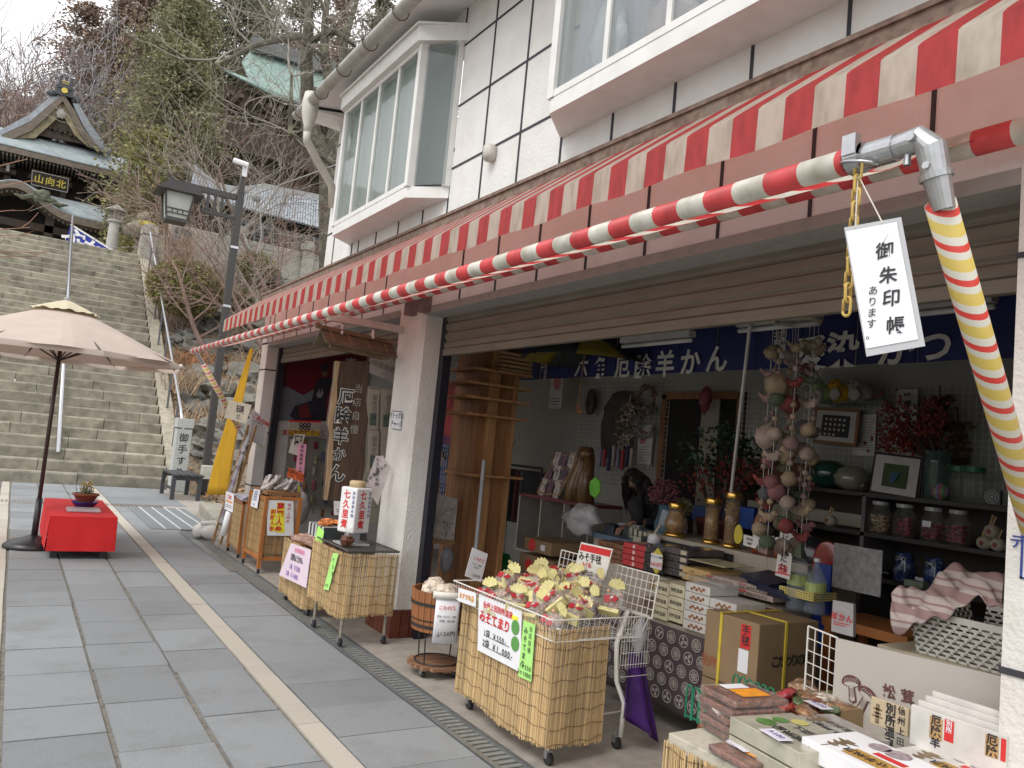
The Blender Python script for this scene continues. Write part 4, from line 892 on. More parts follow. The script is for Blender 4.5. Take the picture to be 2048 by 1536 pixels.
sheet('notice_card', 'white laminated notice with red heading pinned on the shop corner', 'notice', at(505,818,y=9.9), at(538,842,y=9.9), at(493,880,y=9.9), white_p, .003, None,
      [(RED(), [('ご朱印帳',.55,.14,.062,False,.02)]), (INK(), [('L',.1,.3+.07*i,.9,.3+.07*i,.005) for i in range(9)]+[('ります',.5,.25,.04,False)])], br=at(528,892,y=9.9))
sheet('notice_card', 'torn clear sheet with brush writing tied to the awning arm', 'notice', at(458,800,x=2.15), at(503,810,x=2.2), at(448,835,x=2.15), mat('old_sheet', (.55,.50,.40), .5, .1, alpha=.85), .002, None,
      [(INK(), [('朱印帳',.6,.35,.10,False,.02),('ます。',.65,.75,.07,False,.01)])])
sheet('notice_card', 'small white notice with red letters hung on the ladder rack', 'notice', at(452,982,x=2.1), at(468,988,x=2.12), at(449,1018,x=2.1), white_p, .002, None, [(RED(), [('ご自由',.5,.25,.05,False,.02)]), (mat('print_orange',(.7,.3,.05)), [('R',.1,.45,.9,.55)]), (INK(), [('L',.1,.7,.9,.7,.004),('L',.1,.8,.9,.8,.004)])])
tag(MB().tube([at(446,1070,x=2.1), at(458,1024,x=2.12)],.035,10).build('rolled_paper', white_p, None, smooth=True), 'rolled white paper tube leaning on the ladder rack', 'paper roll')
# ---------------------------------------------------------------- reed screened carts
reed = mat('dry_reed', (.54,.38,.19), .75, .18, 5, isl=.30, stretch=(1,1,.1)); reed2 = mat('dark_reed', (.42,.27,.12), .75, .18, 5, isl=.30, stretch=(1,1,.1))
cord = mat('dark_cord', (.07,.035,.02), .8)
def reeds(path, z0, z1, m_, parent, rows=6, step=.0056, rag=.018, z0f=None):
    """a hanging reed blind following a plan path; z0 bottom, z1 top"""
    segs = []; tot = 0
    for a, b in zip(path, path[1:]): l = math.hypot(b[0]-a[0], b[1]-a[1]); segs.append((a,b,l)); tot += l
    n = int(tot/step); mb = MB(); pts = []
    for i in range(n):
        s = i*step; k = 0
        while s > segs[k][2] and k < len(segs)-1: s -= segs[k][2]; k += 1
        a, b, l = segs[k]; f = s/l; x, y = a[0]+(b[0]-a[0])*f, a[1]+(b[1]-a[1])*f; nx, ny = (b[1]-a[1])/l, -(b[0]-a[0])/l
        w = .004*math.sin(i*.21)+rnd.gauss(0,.0012); x += nx*w; y += ny*w
        zz0 = z0+rnd.uniform(0,rag)+.012*math.sin(i*.045)+(z0f(i/n) if z0f else 0); tl_ = rnd.gauss(0,.004); r = .0027*rnd.uniform(.8,1.2)
        mb.tube([(x,y,zz0),(x+tl_*(b[0]-a[0])/l,y+tl_*(b[1]-a[1])/l,z1+rnd.uniform(-.004,.006))], r, 4, cap=True); pts.append((x,y,nx,ny))
    o = mb.build('reed_screen', m_, parent)
    c = MB()
    for j in range(rows):
        z = z0+.03+(z1-z0-.05)*j/(rows-1); ph = rnd.random()*6
        c.tube([(x-nx*-.004, y-ny*-.004, z+.006*math.sin(i*.9+ph)+(z0f(i*4/n)*(1-j/rows) if z0f else 0)) for i, (x,y,nx,ny) in enumerate(pts[::4])], .0013, 3)
    c.build('binding_cord', cord, o); return o
def caster(p, parent, r=.028, s=1):
    w = MB(T=Matrix.Translation(Vector(p))); w.tube([(-.012,0,r),(.012,0,r)], r, 14); o = w.build('caster', blackm, parent, bevel=.002)
    MB(T=Matrix.Translation(Vector(p))).box(-.017,.017,-.006,.02,r,2*r+.006).tube([(0,.01,2*r),(0,.01,2*r+.03)],.008,6).build('fork', inox, o)
wire_w = mat('white_wire', (.74,.72,.66), .4, .05); wire_d = mat('dark_wire', (.08,.075,.07), .5)
# cart E: nearest
ce = thing('basket_cart', 'white wire basket cart wrapped in a reed screen nearest the viewer', 'cart', (2.55, 3.6, 0))
reeds([(2.73,3.17),(2.60,3.150),(2.345,3.125),(2.335,3.3),(2.345,3.7),(2.36,4.07)][::-1], .075, .655, reed, ce, 8)
for p in ((2.40,3.17),(2.42,3.99),(2.88,3.23),(2.88,3.95)): caster((*p,0), ce, .03)
m = MB()
for x, y in ((2.40,3.18),(2.42,4.0)): m.tube([(x,y,.06),(x,y,.65)],.012,8)
for y in (3.2,3.96): m.tube([(2.88,y,.07),(2.885,y,.24),(2.82,y,.36),(2.80,y,.55),(2.86,y,.72)],.013,8)
m.tube([(2.40,3.18,.2),(2.88,3.2,.2)],.005,5); m.build('frame', wire_w, ce, smooth=True)
bk = MB(); X0, X1, Y0_, Y1_, ZR, ZBt = 2.315, 2.94, 3.12, 4.13, .705, .60
def wireloop(mb, pts, r): mb.tube(pts+[pts[0]], r, 5)
wireloop(bk, [(X0,Y0_,ZR),(X1,Y0_,ZR),(X1,Y1_,ZR),(X0,Y1_,ZR)], .004); wireloop(bk, [(X0+.02,Y0_+.02,ZBt),(X1-.06,Y0_+.02,ZBt),(X1-.06,Y1_-.02,ZBt),(X0+.02,Y1_-.02,ZBt)], .003)
for i in range(34):
    y = Y0_+(Y1_-Y0_)*i/33; bk.tube([(X0,y,ZR),(X0+.02,y,ZBt),(X1-.06,y,ZBt),(X1,y,ZR)], .0016, 3)
for i in range(20):
    x = X0+(X1-X0)*i/19; bk.tube([(x,Y0_,ZR),(x,Y0_+.02,ZBt)], .0016, 3)
bk.build('wire_basket', wire_w, ce)
bk = MB(); 
for zz in (.28,.34,.40,.46,.52): bk.tube([(2.78,3.13,zz+.12),(2.97,3.13,zz+.12)],.002,3)
for i in range(12): x = 2.76+i*.018; bk.tube([(x,3.135,.70),(x,3.135,.44)],.0018,3)
bk.build('side_basket', wire_w, ce)
gp_ = MB(); G0, G1 = Vector((2.93,3.09,.70)), Vector((2.93,3.96,.70)); up = Vector((.03,0,.22))
for i in range(22): p = G0.lerp(G1, i/21); gp_.tube([p, p+up], .0022 if i not in (0,21) else .004, 4)
for i in range(6): q = up*(i/5); gp_.tube([G0+q, G1+q], .0022 if i not in (0,5) else .004, 4)
gp_.build('back_grid', wire_w, ce)
# price cards on cart E
def card(label, tl, tr, bl, m_, texts, plane='x', v=2.325, name='price_card', br=None, group=None, th=.002):
    f = (lambda p: at(*p, x=v)) if plane == 'x' else (lambda p: at(*p, y=v))
    return sheet(name, label, 'price card', f(tl), f(tr), f(bl), m_, th, None, texts, group, f(br) if br else None)
lime = mat('lime_paper', (.42,.80,.22), .6, .04)
card('white laminated price poster with green bubbles on the nearest reed cart', (958,1188), (1043,1222), (955,1300), white_p, [
    (RED(), [('信州上田別所温泉',.47,.14,.038,False,.02),('みそてまり',.40,.36,.064,False,.03),('L',.08,.44,.70,.44,.004)]),
    (mat('print_gold',(.6,.5,.2)), [('当店限定品',.27,.25,.028,False,.01)]),
    (INK(), [('1袋 ￥550-',.42,.63,.042,False,.01),('2袋 ￥1,000-',.48,.81,.045,False,.01),('L',.15,.68,.75,.68,.003),('L',.15,.87,.8,.87,.003)]),
    (mat('bubble_green',(.10,.30,.07)), [('D',.88,.31,.038,0,14),('D',.88,.58,.038,0,14)]),
    (mat('print_yellow',(.85,.75,.05)), [('R',.78,.12,.93,.2)])], v=2.322)
card('lime green handwritten price strip beside the white poster on the nearest reed cart', (1047,1240), (1070,1250), (1036,1352), lime, [(INK(), [('当店自慢',.72,.10,.030,True,0,1.15),('みそてまり',.32,.16,.036,True,.01,1.15),('1ヶ550',.55,.78,.03,False),('2ヶ1000',.5,.9,.03,False)])], v=2.32, br=(1062,1364))
card('small white tag with bold orange letters at the corner of the nearest reed cart', (917,1175), (952,1186), (916,1202), white_p, [(mat('print_orange',(.7,.22,.03)), [('おすすめ品',.5,.5,.034,False,.03)])], v=2.312, br=(951,1214))
card('white price placard with red band clipped to the wire grid behind the candy bags', (1162,1084), (1226,1098), (1146,1148), mat('placard_cream', (.74,.72,.66), .6), [(RED(), [('R',.03,.05,.97,.24),('みそ飴',.35,.62,.03,False)]), (INK(), [('みそ手毬',.4,.40,.052,False,.015),('1袋550円2袋1000円',.48,.86,.036,False,.0,.85)])], 'x', 2.9, br=(1209,1161))
# bags in the basket
filmm = mat('clear_film', (.72,.70,.68), .1, .3, 9, alpha=.22, bump=.7, bscale=30, spec=.8); nut = mat('candy_balls', (.45,.27,.17), .5, .35, 30, isl=.4); yel_p = mat('yellow_checked_paper', (.62,.56,.24), .6, .15, 40, dirt=(.75,.72,.5), dscale=60, damt=.8)
redlab = mat('label_red', (.42,.03,.04), .5, .1, 30)
def bag(p, rz, tilt=0):
    t = thing('candy_bag', 'clear candy bag with yellow paper ends and red label heaped in the wire basket', 'candy bag', p, 'candy bags heaped in the wire basket', rz)
    T = Matrix.Translation(Vector(p)) @ Matrix.Rotation(rz,4,'Z') @ Matrix.Rotation(tilt,4,'X')
    b = MB(T=T)
    for i in range(26): b.ball((rnd.uniform(-.04,.04), rnd.uniform(-.055,.055), rnd.uniform(.01,.05)), .012, 6, 4)
    b.build('candy', nut, t)
    b = MB(T=T); b.ball((0,0,.03), .075, 14, 10, .35, rnd.random()*9, (.8,1,.55)); b.build('film', filmm, t, smooth=True)
    b = MB(T=T); n = 17; vs = [(0,.062,.05)]
    for i in range(n): a = math.pi*(-.12+1.24*i/(n-1)); vs.append((.047*math.cos(a), .062+.036*abs(math.sin(a))**.7+.006*(i%2), .05+.012+(.028*math.sin(a))+.010*(i%2)))
    b.add(vs, [(0,i,i+1) for i in range(1,n)]); b.cb((.0,-.066,.03),(.11,.022,.045))
    b.build('paper_end', yel_p, t, solid=.0015)
    b = MB(T=T); b.cb((-.02,-.02,.076),(.030,.042,.004),.3,.1,.1); b.cb((.02,-.01,.074),(.026,.036,.004),-.2,-.1,.1); b.build('label', redlab, t)
    b = MB(T=T); 
    for q in range(3): b.cb((-.02+.012*q,-.02+.008*q,.0752),(.010,.009,.001),.4)
    b.build('print', white_p, t)
    return t
protos = [bag((2.50+.1*i, 3.3, .62), 1.2, .5) for i in range(3)]
def bagcopy(k, loc, rz):
    s = protos[k]; base = s.matrix_world.copy(); c = s.copy(); COL.objects.link(c); c.location = loc; c.rotation_euler.z = rz
    for ch in [q for q in s.children]:
        d = ch.copy(); COL.objects.link(d); mi = ch.matrix_parent_inverse.copy(); d.parent = c; d.matrix_parent_inverse = mi
    return c
bl_ = []
for j, yy in enumerate((3.27,3.43,3.59,3.75,3.92)):
    for i, xx in enumerate((2.42,2.55,2.68,2.81)): bl_.append((xx+rnd.uniform(-.02,.02), yy+rnd.uniform(-.03,.03), .635+.035*(i)+(.03 if 0 < j < 4 else 0)))
for j in range(18): bl_.append((rnd.uniform(2.42,2.84), rnd.uniform(3.25,3.95), .70+.03*rnd.random()))
bl_ = bl_[:]
for i, p in enumerate(bl_):
    rz = rnd.choice((-1.2,-.9,-1.6,-2.0,-.5))+rnd.gauss(0,.25)
    o = protos[i] if i < 3 else bagcopy(i%3, p, rz)
    o.location = p; o.rotation_euler = (rnd.gauss(0,.35), rnd.gauss(0,.35), rz)
# purple bag hanging off the cart, plastic bag
def pb(u, v): a = u*3.1; return (2.86+.24*u*(.35+v*.8), 3.16+.05*math.sin(u*9)*v, .52-.34*v-.16*u*v)
tag(MB().grid(pb, 24, 10).build('purple_bag', mat('purple_plastic', (.055,.012,.14), .3, .3, 5, .4, 20), None, smooth=True, solid=.004), 'glossy dark purple bag with gold print hanging from the end of the nearest cart', 'bag')
tag(MB().ball((2.90,3.14,.60),.07,12,9,.6,4,(.7,.35,1.2)).build('clear_bag', mat('bag_frost', (.6,.6,.62), .25, .2, alpha=.5), None, smooth=True), 'crumpled clear plastic bag in the side basket of the nearest cart', 'bag')
# wooden tub on its stand
tb_ = thing('wooden_tub', 'round wooden tub with black hoops and rope handle beside the white column', 'tub', (2.55, 4.66, 0))
tc_ = (2.555, 4.68, 0); tubw = mat('tub_cedar', (.30,.115,.04), .5, .22, 5, stretch=(6,6,.6), isl=.12)
m = MB(); n = 26
for i in range(n):
    a0_, a1_ = 2*math.pi*i/n+.012, 2*math.pi*(i+1)/n-.012
    def q(a, r, z): return (tc_[0]+r*math.cos(a), tc_[1]+r*math.sin(a), z)
    m.add([q(a0_,.192,.29),q(a1_,.192,.29),q(a1_,.212,.545),q(a0_,.212,.545),q(a0_,.176,.29),q(a1_,.176,.29),q(a1_,.197,.545),q(a0_,.197,.545)], [(0,1,2,3),(4,7,6,5),(3,2,6,7),(0,4,5,1),(1,5,6,2),(0,3,7,4)])
m.build('staves', tubw, tb_); MB().lathe([(.19,.30),(.19,.32)], tc_, 26).build('bottom', tubw, tb_)
for z, h in ((.315,.02),(.36,.006),(.455,.02)): MB().lathe([(.1955+.08*(z-.29),z),(.1975+.08*(z-.29),z+h)], tc_, 40, cap=False).build('hoop', mat('hoop_black', (.03,.022,.02), .5), tb_, solid=.003)
a = -1.25; m = MB(); m.tube([(tc_[0]+.215*math.cos(a+t_*.35), tc_[1]+.215*math.sin(a+t_*.35)-.012, .50-.055*math.sin(math.pi*t_)-.005) for t_ in [i/10 for i in range(11)]], .010, 7); m.build('rope_handle', mat('rope_straw', (.50,.36,.18), .9, .3, 60), tb_, smooth=True)
sd_ = thing('plant_stand', 'black iron stand with round slatted wooden base on casters under the tub', 'stand', (2.55, 4.68, 0))
m = MB()
for i in range(4): a = .5+i*math.pi/2; m.tube([(tc_[0]+.15*math.cos(a),tc_[1]+.15*math.sin(a),.085),(tc_[0]+.165*math.cos(a),tc_[1]+.165*math.sin(a),.29)],.005,5)
for r, z in ((.15,.085),(.17,.285)): m.tube([(tc_[0]+r*math.cos(i*.314),tc_[1]+r*math.sin(i*.314),z) for i in range(21)],.005,5)
m.build('frame', mat('iron_black', (.02,.018,.018), .5), sd_)
m = MB()
for i in range(7): y = -.15+i*.05; l = math.sqrt(max(.002,.19**2-y*y)); m.box(tc_[0]-l,tc_[0]+l,tc_[1]+y-.02,tc_[1]+y+.02,.055,.075)
m.box(tc_[0]-.03,tc_[0]+.03,tc_[1]-.16,tc_[1]+.16,.04,.055); m.build('slatted_base', mat('slat_wood', (.26,.14,.08), .6, .2, 6, isl=.15), sd_)
for i in range(4): a = .5+i*math.pi/2; caster((tc_[0]+.15*math.cos(a),tc_[1]+.15*math.sin(a),0), sd_, .02)
for k_ in range(5):
    o = MB().ball((tc_[0]+rnd.uniform(-.09,.09),tc_[1]+rnd.uniform(-.09,.07),.50+.015*k_),.075,12,9,.6,k_*3,(1,1,.6)).build('puffed_rice_bag', mat('rice_film', (.72,.62,.50), .2, .3, 14, .9, 40), None, smooth=True); tag(o, 'clear bag of pale puffed crackers heaped in the wooden tub', 'snack bag', 'snack bags in the wooden tub')
sg = MB()
def cyl_sheet(u, v): a = math.pi*1.28+.72*u; r = .222+.004*v; return (tc_[0]+r*math.cos(a), tc_[1]+r*math.sin(a), .535-.29*v)
o = MB().grid(cyl_sheet, 10, 2).build('curved_price_sheet', white_p, None, smooth=True, solid=.002); tag(o, 'white laminated price sheet curving around the wooden tub', 'price card')
MB().grid(lambda u, v: (tc_[0]+(.228)*math.cos(math.pi*1.25+.95*u), tc_[1]+.228*math.sin(math.pi*1.25+.95*u), .565-.045*v), 12, 1).build('folded_top', mat('sheet_edge', (.75,.73,.66), .5), o, smooth=True, solid=.004)
am = math.pi*1.28+.40; pa = math.pi*1.28+.06; pb_ = math.pi*1.28+.68; rr = .2285
tlp = Vector((tc_[0]+rr*math.cos(pa), tc_[1]+rr*math.sin(pa), .53)); trp = Vector((tc_[0]+rr*math.cos(pb_), tc_[1]+rr*math.sin(pb_), .53))
def wraptext(items, m_):
    mb = MB(); B2 = Board(tlp, trp, tlp+Vector((0,0,-.28)), 0)
    for it in items: B2.text(mb, *it)
    out = []
    for v in mb.v:
        d = Vector((v[0]-tc_[0], v[1]-tc_[1])); d = d.normalized()*.2305; out.append((tc_[0]+d.x, tc_[1]+d.y, v[2]))
    mb.v = out; mb.build('lettering', m_, o)
wraptext([('こわれ麩',.46,.22,.028,False,.02)], RED()); wraptext([('120円',.56,.80,.034,False,.01),('揚物・天ぷら・煮物',.46,.42,.0135,False),('料理・酢の物',.5,.52,.016,False),('1袋',.16,.78,.022,True,0,.9)], INK())
sheet('price_card', 'white price card on a wooden stick standing in the wooden tub', 'price card', at(945,1095,y=4.62), at(976,1108,y=4.62), at(930,1152,y=4.62), white_p, .003, None, [(RED(), [('こわれ麩',.55,.3,.024,False,.015)]), (INK(), [('120円',.6,.86,.026,False,.005),('天ぷら・煮物',.5,.5,.013,False),('酢の物',.5,.6,.013,False)])], br=at(962,1165,y=4.62))
# cart D with wire top and the standing lantern sign
cd_ = thing('reed_cart', 'reed wrapped wire topped cart carrying the white lantern sign beside the column', 'cart', (2.32, 5.7, 0))
reeds([(2.13,6.12),(2.115,5.8),(2.12,5.45),(2.16,5.38),(2.34,5.36),(2.54,5.385)], .20, .655, reed, cd_, 7, z0f=lambda f: -.0*f)
m = MB()
for p in ((2.155,5.98),(2.16,5.42),(2.50,5.43)): caster((*p,0), cd_, .03); m.tube([(*p,.06),(*p,.64)],.012,8)
m.build('leg', mat('rusty_tube', (.30,.27,.22), .6, .2, 30, metal=.4), cd_)
m = MB()
for i in range(18): x = 2.16+i*.0215; m.tube([(x,5.40,.672),(x,6.1,.672)],.0025,4)
for i in range(7): y = 5.40+i*.116; m.tube([(2.15,y,.668),(2.54,y,.668)],.0025,4)
wireloop(m, [(2.14,5.395,.675),(2.54,5.395,.675),(2.54,6.1,.675),(2.15,6.1,.675)], .006)
m.build('wire_shelf', wire_d, cd_)
ls_ = thing('lantern_sign', 'white four sided lantern sign with bold red kanji standing on the wire topped cart', 'sign', (2.27,5.72,.68))
lc = Vector((2.285,5.72)); q = MB(T=Matrix.Translation((lc.x,lc.y,.68)) @ Matrix.Rotation(.42,4,'Z')); q.box(-.085,.085,-.085,.085,.09,.43); q.build('shade', mat('sign_white', (.74,.74,.73), .5, .03), ls_, bevel=.012)
MB(T=Matrix.Translation((lc.x,lc.y,.68))).lathe([(.06,.43),(.062,.47),(.05,.48)], (0,0,0), 16).build('cap', mat('cap_wood', (.50,.38,.22), .6), ls_, smooth=True)
MB(T=Matrix.Translation((lc.x,lc.y,.68))).box(-.045,.045,-.045,.045,.012,.09).box(-.11,.11,-.1,.1,0,.012).build('foot', mat('foot_grey', (.36,.37,.38), .4), ls_)
for s_, txt in ((0,1),(1,1)):
    Mx = Matrix.Translation((lc.x,lc.y,.68)) @ Matrix.Rotation(.42-(math.pi/2 if s_ else 0),4,'Z')
    B3 = Board(Mx @ Vector((-.085,-.085,.43)), Mx @ Vector((.085,-.085,.43)), Mx @ Vector((-.085,-.085,.09)), .002)
    m = MB(); B3.text(m, '七久里煮', .42,.16,.068,True,.03,1.08); m.build('lettering', RED(), ls_); m = MB(); B3.text(m, '別所温泉名物', .84,.12,.028,True,.01,1.2); m.build('lettering', NAVY(), ls_)
card('lime green handwritten strip on the cart with the lantern sign', (666,1106), (677,1107), (647,1178), lime, [(INK(), [('七久里煮',.45,.18,.036,True,.01,1.4),('￥750',.4,.88,.025,False)])], v=2.10, br=(657,1181))
bxk = stripes('checked_paper', (.04,.045,.05), (.55,.56,.55), .08, 1, .5); 
o = MB().box(2.17,2.53,6.02,6.4,.66,.76).build('checked_box', bxk, None); tag(o, 'black and white checked box full of orange snack packs behind the lantern sign', 'box')
for k_ in range(5): o = MB().ball((2.22+.06*k_,6.2+rnd.uniform(-.08,.08),.78),.055,8,6,.7,k_,(1,1.1,.45)).build('snack_pack', mat('orange_pack', (.62,.20,.06), .25, .4, 12), None); tag(o, 'shiny orange snack pack in the checked box', 'snack pack', 'orange snack packs')
t_ = thing('tied_bag', 'small tied clear bag of dark simmered beans on the wire top', 'snack bag', (2.20,5.62,.68)); MB().ball((2.20,5.60,.72),.05,12,9,.4,3,(1,1,.8)).build('beans', mat('bean_brown', (.12,.05,.03), .3, .5, 60), t_); MB().lathe([(.012,0),(.01,.02),(.035,.07)], (2.20,5.60,.75), 9, cap=False).build('tied_top', filmm, t_)
# cart C
cc_ = thing('reed_cart', 'reed wrapped cart with pink price poster behind the lime green strip', 'cart', (2.35,6.7,0))
reeds([(2.20,7.1),(2.185,6.75),(2.19,6.35),(2.3,6.28),(2.5,6.27)], .05, .535, reed, cc_, 6)
MB().box(2.22,2.5,6.33,7.1,.45,.5).build('tray', woodd, cc_); 
for p in ((2.24,6.38),(2.24,7.0),(2.48,6.38)): caster((*p,0), cc_, .025)
for k_ in range(7): o = MB().cb((2.26+.07*(k_%4),6.45+.28*(k_//4),.57+.015*(k_%2)),(.10,.26,.05),.1*k_).build('nut_pack', mat('nut_pack_film', (.42,.26,.20), .2, .5, 60, .8, 90), None, bevel=.012); tag(o, 'clear flat pack of mixed nuts lying on the cart with the pink poster', 'snack pack', 'nut packs')
card('pale pink price poster slanting off the second reed cart', (582,1086), (622,1100), (558,1150), mat('pink_paper', (.72,.60,.68), .6, .03), [(INK(), [('厄除ようかん',.55,.36,.062,False,.02,.85)]), (mat('print_pink',(.75,.2,.35)), [('信州別所温泉名物',.55,.14,.04,False,.01,.8)]), (mat('print_purple',(.25,.1,.45)), [('1本 ￥500',.6,.62,.058,False,.01),('3本 ￥1400',.6,.84,.058,False,.01)])], v=2.13, br=(612,1176))
card('bright lime green blank strip sticking up between the reed carts', (636,1052), (648,1063), (624,1110), mat('lime_bright', (.45,.90,.18), .6), [], v=2.16, br=(636,1125))
# cart B and cart A
cb_ = thing('wooden_cart', 'orange wooden frame cart with brown reed sides and a yellow and red ginseng poster', 'cart', (2.5,8.6,0))
orw = mat('orange_wood', (.38,.14,.035), .45, .2, 6, isl=.1)
m = MB()
for x in (2.325,2.68):
    for y in (8.27,8.9): m.box(x-.018,x+.018,y-.018,y+.018,.05,.79)
m.box(2.32,2.69,8.262,8.29,.13,.17).box(2.32,2.69,8.262,8.29,.76,.79).box(2.315,2.34,8.27,8.9,.13,.17).box(2.315,2.34,8.27,8.9,.74,.78); m.build('frame', orw, cb_)
for p in ((2.325,8.27),(2.325,8.9),(2.68,8.27)): caster((*p,0), cb_, .022)
reeds([(2.325,8.88),(2.328,8.29)], .16, .76, reed2, cb_, 7); reeds([(2.345,8.283),(2.665,8.283)], .17, .76, reed2, cb_, 7)
o = MB().box(2.33,2.69,8.3,8.85,.80,.84).build('woven_tray', mat('woven_brown', (.24,.12,.05), .8, .3, 60), None); tag(o, 'woven brown tray of packets on top of the orange wooden cart', 'tray')
for k_ in range(16):
    a = rnd.uniform(.3,1.1); o = MB().cb((2.38+.017*k_,8.35+rnd.random()*.4,.88+.02*(k_%3)),(.012,.06,.16),rnd.uniform(-.5,.5),rnd.uniform(-.4,.4),a).build('herb_packet', mat('herb_film', (.38,.35,.33), .15, .6, 30, .6, 60), None); tag(o, 'shiny clear herb packet in the woven brown tray', 'packet', 'herb packets')
card('white laminated poster with yellow strips and red kanji on the orange wooden cart', (534,1000), (587,1002), (534,1071), white_p, [(mat('print_yellow',(.85,.75,.05)), [('R',.36,.06,.66,.92),('R',.12,.25,.34,.88)]), (RED(), [('高麗人参',.51,.16,.078,True,.03,1.05),('朝鮮人参',.23,.33,.055,True,.02,1.05),('信州上田市',.84,.12,.036,True,.01,1.2)])], 'y', 8.258)
card('narrow white tag with blue print slanting on the orange wooden cart', (508,978), (520,980), (501,1012), white_p, [(NAVY(), [('L',.2,.1+.1*i,.8,.1+.1*i,.008) for i in range(6)]+[('￥350',.5,.85,.03,False)])], 'x', 2.30, br=(514,1017))
card('tall pink handwritten strip standing over the herb packets', (597,887), (613,888), (591,945), mat('strip_pink', (.80,.38,.52), .6), [(INK(), [('信州産朝鮮人参',.5,.1,.04,True,.005,1.15)])], 'y', 8.5, br=(608,948))
card('orange handwritten label tilted below the pink strip', (577,935), (609,948), (574,953), mat('strip_orange', (.85,.16,.05), .6), [(INK(), [('阿膠は山伏',.5,.3,.045,False),('100g 350円',.5,.72,.03,False)])], 'y', 8.35, br=(606,965))
card('white sheet with black brush strokes behind the pink strip', (590,868), (611,869), (577,905), mat('old_paper', (.60,.56,.48), .7), [(INK(), [('健康',.3,.2,.06,True,.03),('朝鮮人参',.7,.15,.035,True,.01,1.1)])], 'y', 8.7, br=(598,912))
card('white and yellow narrow card behind the orange label', (595,960), (607,957), (593,1000), white_p, [(mat('print_yellow',(.85,.75,.05)), [('R',.1,.3,.5,.95)]), (INK(), [('生薬',.6,.2,.04,True,.02)])], 'y', 8.5, br=(602,1002))
ca_ = thing('reed_cart', 'reed wrapped wooden cart furthest along the shop front with paper bundles', 'cart', (2.5,9.5,0))
m = MB()
for x, y in ((2.345,9.72),(2.345,9.22),(2.62,9.22)): m.box(x-.015,x+.015,y-.015,y+.015,.05,.64); caster((x,y,0), ca_, .022)
m.box(2.33,2.66,9.2,9.225,.61,.64).box(2.33,2.355,9.2,9.75,.6,.63); m.build('frame', orw, ca_)
reeds([(2.35,9.74),(2.335,9.5),(2.34,9.24),(2.4,9.21),(2.62,9.21)], .08, .61, reed, ca_, 7)
for k_ in range(4): o = MB().cb((2.46,9.42,.645+.014*k_),(.26,.34,.010),.1*k_-.1).build('paper_bundle', mat('paper_violet', (.55,.54,.62), .5), None); tag(o, 'flat white paper packet stacked on the furthest reed cart', 'paper packet', 'paper packets')
# hanging plank sign
ps = thing('plank_sign', 'tall natural edged wooden plank sign with outlined black brush writing and small roof', 'sign', (2.2,5.92,1))
lE = [(671,722),(668,760),(662,800),(655,850),(660,872),(655,900),(653,940),(648,1000)]; rE = [(740,722),(738,760),(732,800),(737,840),(732,880),(731,930),(724,970),(718,1003)]
P1 = [at(*p, y=5.92) for p in lE]; P2 = [at(*p, y=5.92) for p in rE]; poly = [(p.x,p.z) for p in P1]+[(p.x,p.z) for p in P2[::-1]]
MB().prism(poly, 5.92, 5.965, 'y').build('plank', mat('aged_plank', (.055,.028,.015), .6, .45, 5, .4, 20, stretch=(9,9,.7), dirt=(.14,.08,.04), dscale=2, damt=.6), ps, bevel=.004)
MB().prism([(p.x,p.z) for p in P1]+[(p.x+.035-.012*math.sin(i*2),p.z) for i, p in list(enumerate(P1))[::-1]], 5.910, 5.92, 'y').build('sapwood_edge', mat('sapwood', (.30,.20,.11), .7, .3, 8, stretch=(6,6,.6)), ps)
B4 = Board(at(671,722,y=5.91), at(742,722,y=5.91), at(650,1003,y=5.91), .004); B4.V = Vector((0,0,-1.13)); B4.h = 1.13; B4.d = Vector((0,0,-1)); B4.u = Vector((1,0,0)); B4.n = Vector((0,-1,0)); B4.o = Vector((2.075,5.916,2.10)); B4.U = Vector((.28,0,0)); 
for mm, bo, li in ((mat('letter_silver', (.55,.54,.50), .5), .055, .002), (INK(), .012, .004)):
    B4.lift = li; m = MB()
    for ch, a_, b_, s_ in (('厄',.40,.27,.135),('除',.36,.40,.135),('羊',.36,.545,.135),('か',.38,.67,.11),('ん',.36,.80,.15)): B4.text(m, ch, a_, b_, s_, True, bo)
    m.box(0,0,0,0,0,0) if 0 else None
    m.build('lettering', mm, ps)
B4.lift = .003; m = MB(); B4.text(m, '当店自慢', .74,.20,.075,True,.0,1.45); m.build('lettering', mat('letter_grey', (.30,.28,.25), .6), ps)
m = MB(); yy = 5.94
for s_ in (-1,1): m.add([(1.93,yy,2.30),(2.53,yy,2.27),(2.53,yy+s_*.15,2.16),(1.93,yy+s_*.15,2.19),(1.93,yy,2.285),(2.53,yy,2.255),(2.53,yy+s_*.15,2.145),(1.93,yy+s_*.15,2.175)], [(0,1,2,3),(4,7,6,5),(3,2,6,7),(0,3,7,4),(1,5,6,2)])
m.build('roof', mat('weathered_shingle', (.12,.085,.055), .8, .3, 8, .4, 30, stretch=(1,4,1)), ps)
m = MB(); m.cb((2.22,yy,2.30),(.66,.03,.03),0,0,.045); 
for i in range(4):
    for s_ in (-1,1): x = 2.0+i*.15; m.cb((x,yy+s_*.075,2.245-.007*i),(.014,.17,.014),0,-s_*.63)
m.cb((2.23,yy-.10,2.155),(.50,.02,.035),0,0,.045); m.build('roof_batten', mat('batten', (.17,.11,.06), .7, .3, 9), ps)
m = MB()
for x in (2.10,2.36): m.tube([(x,yy,2.28),(x,yy,2.36)],.014,8); m.lathe([(.02,0),(.02,.02)],(x,yy,2.29),8)
m.build('hanger', inox, ps); 
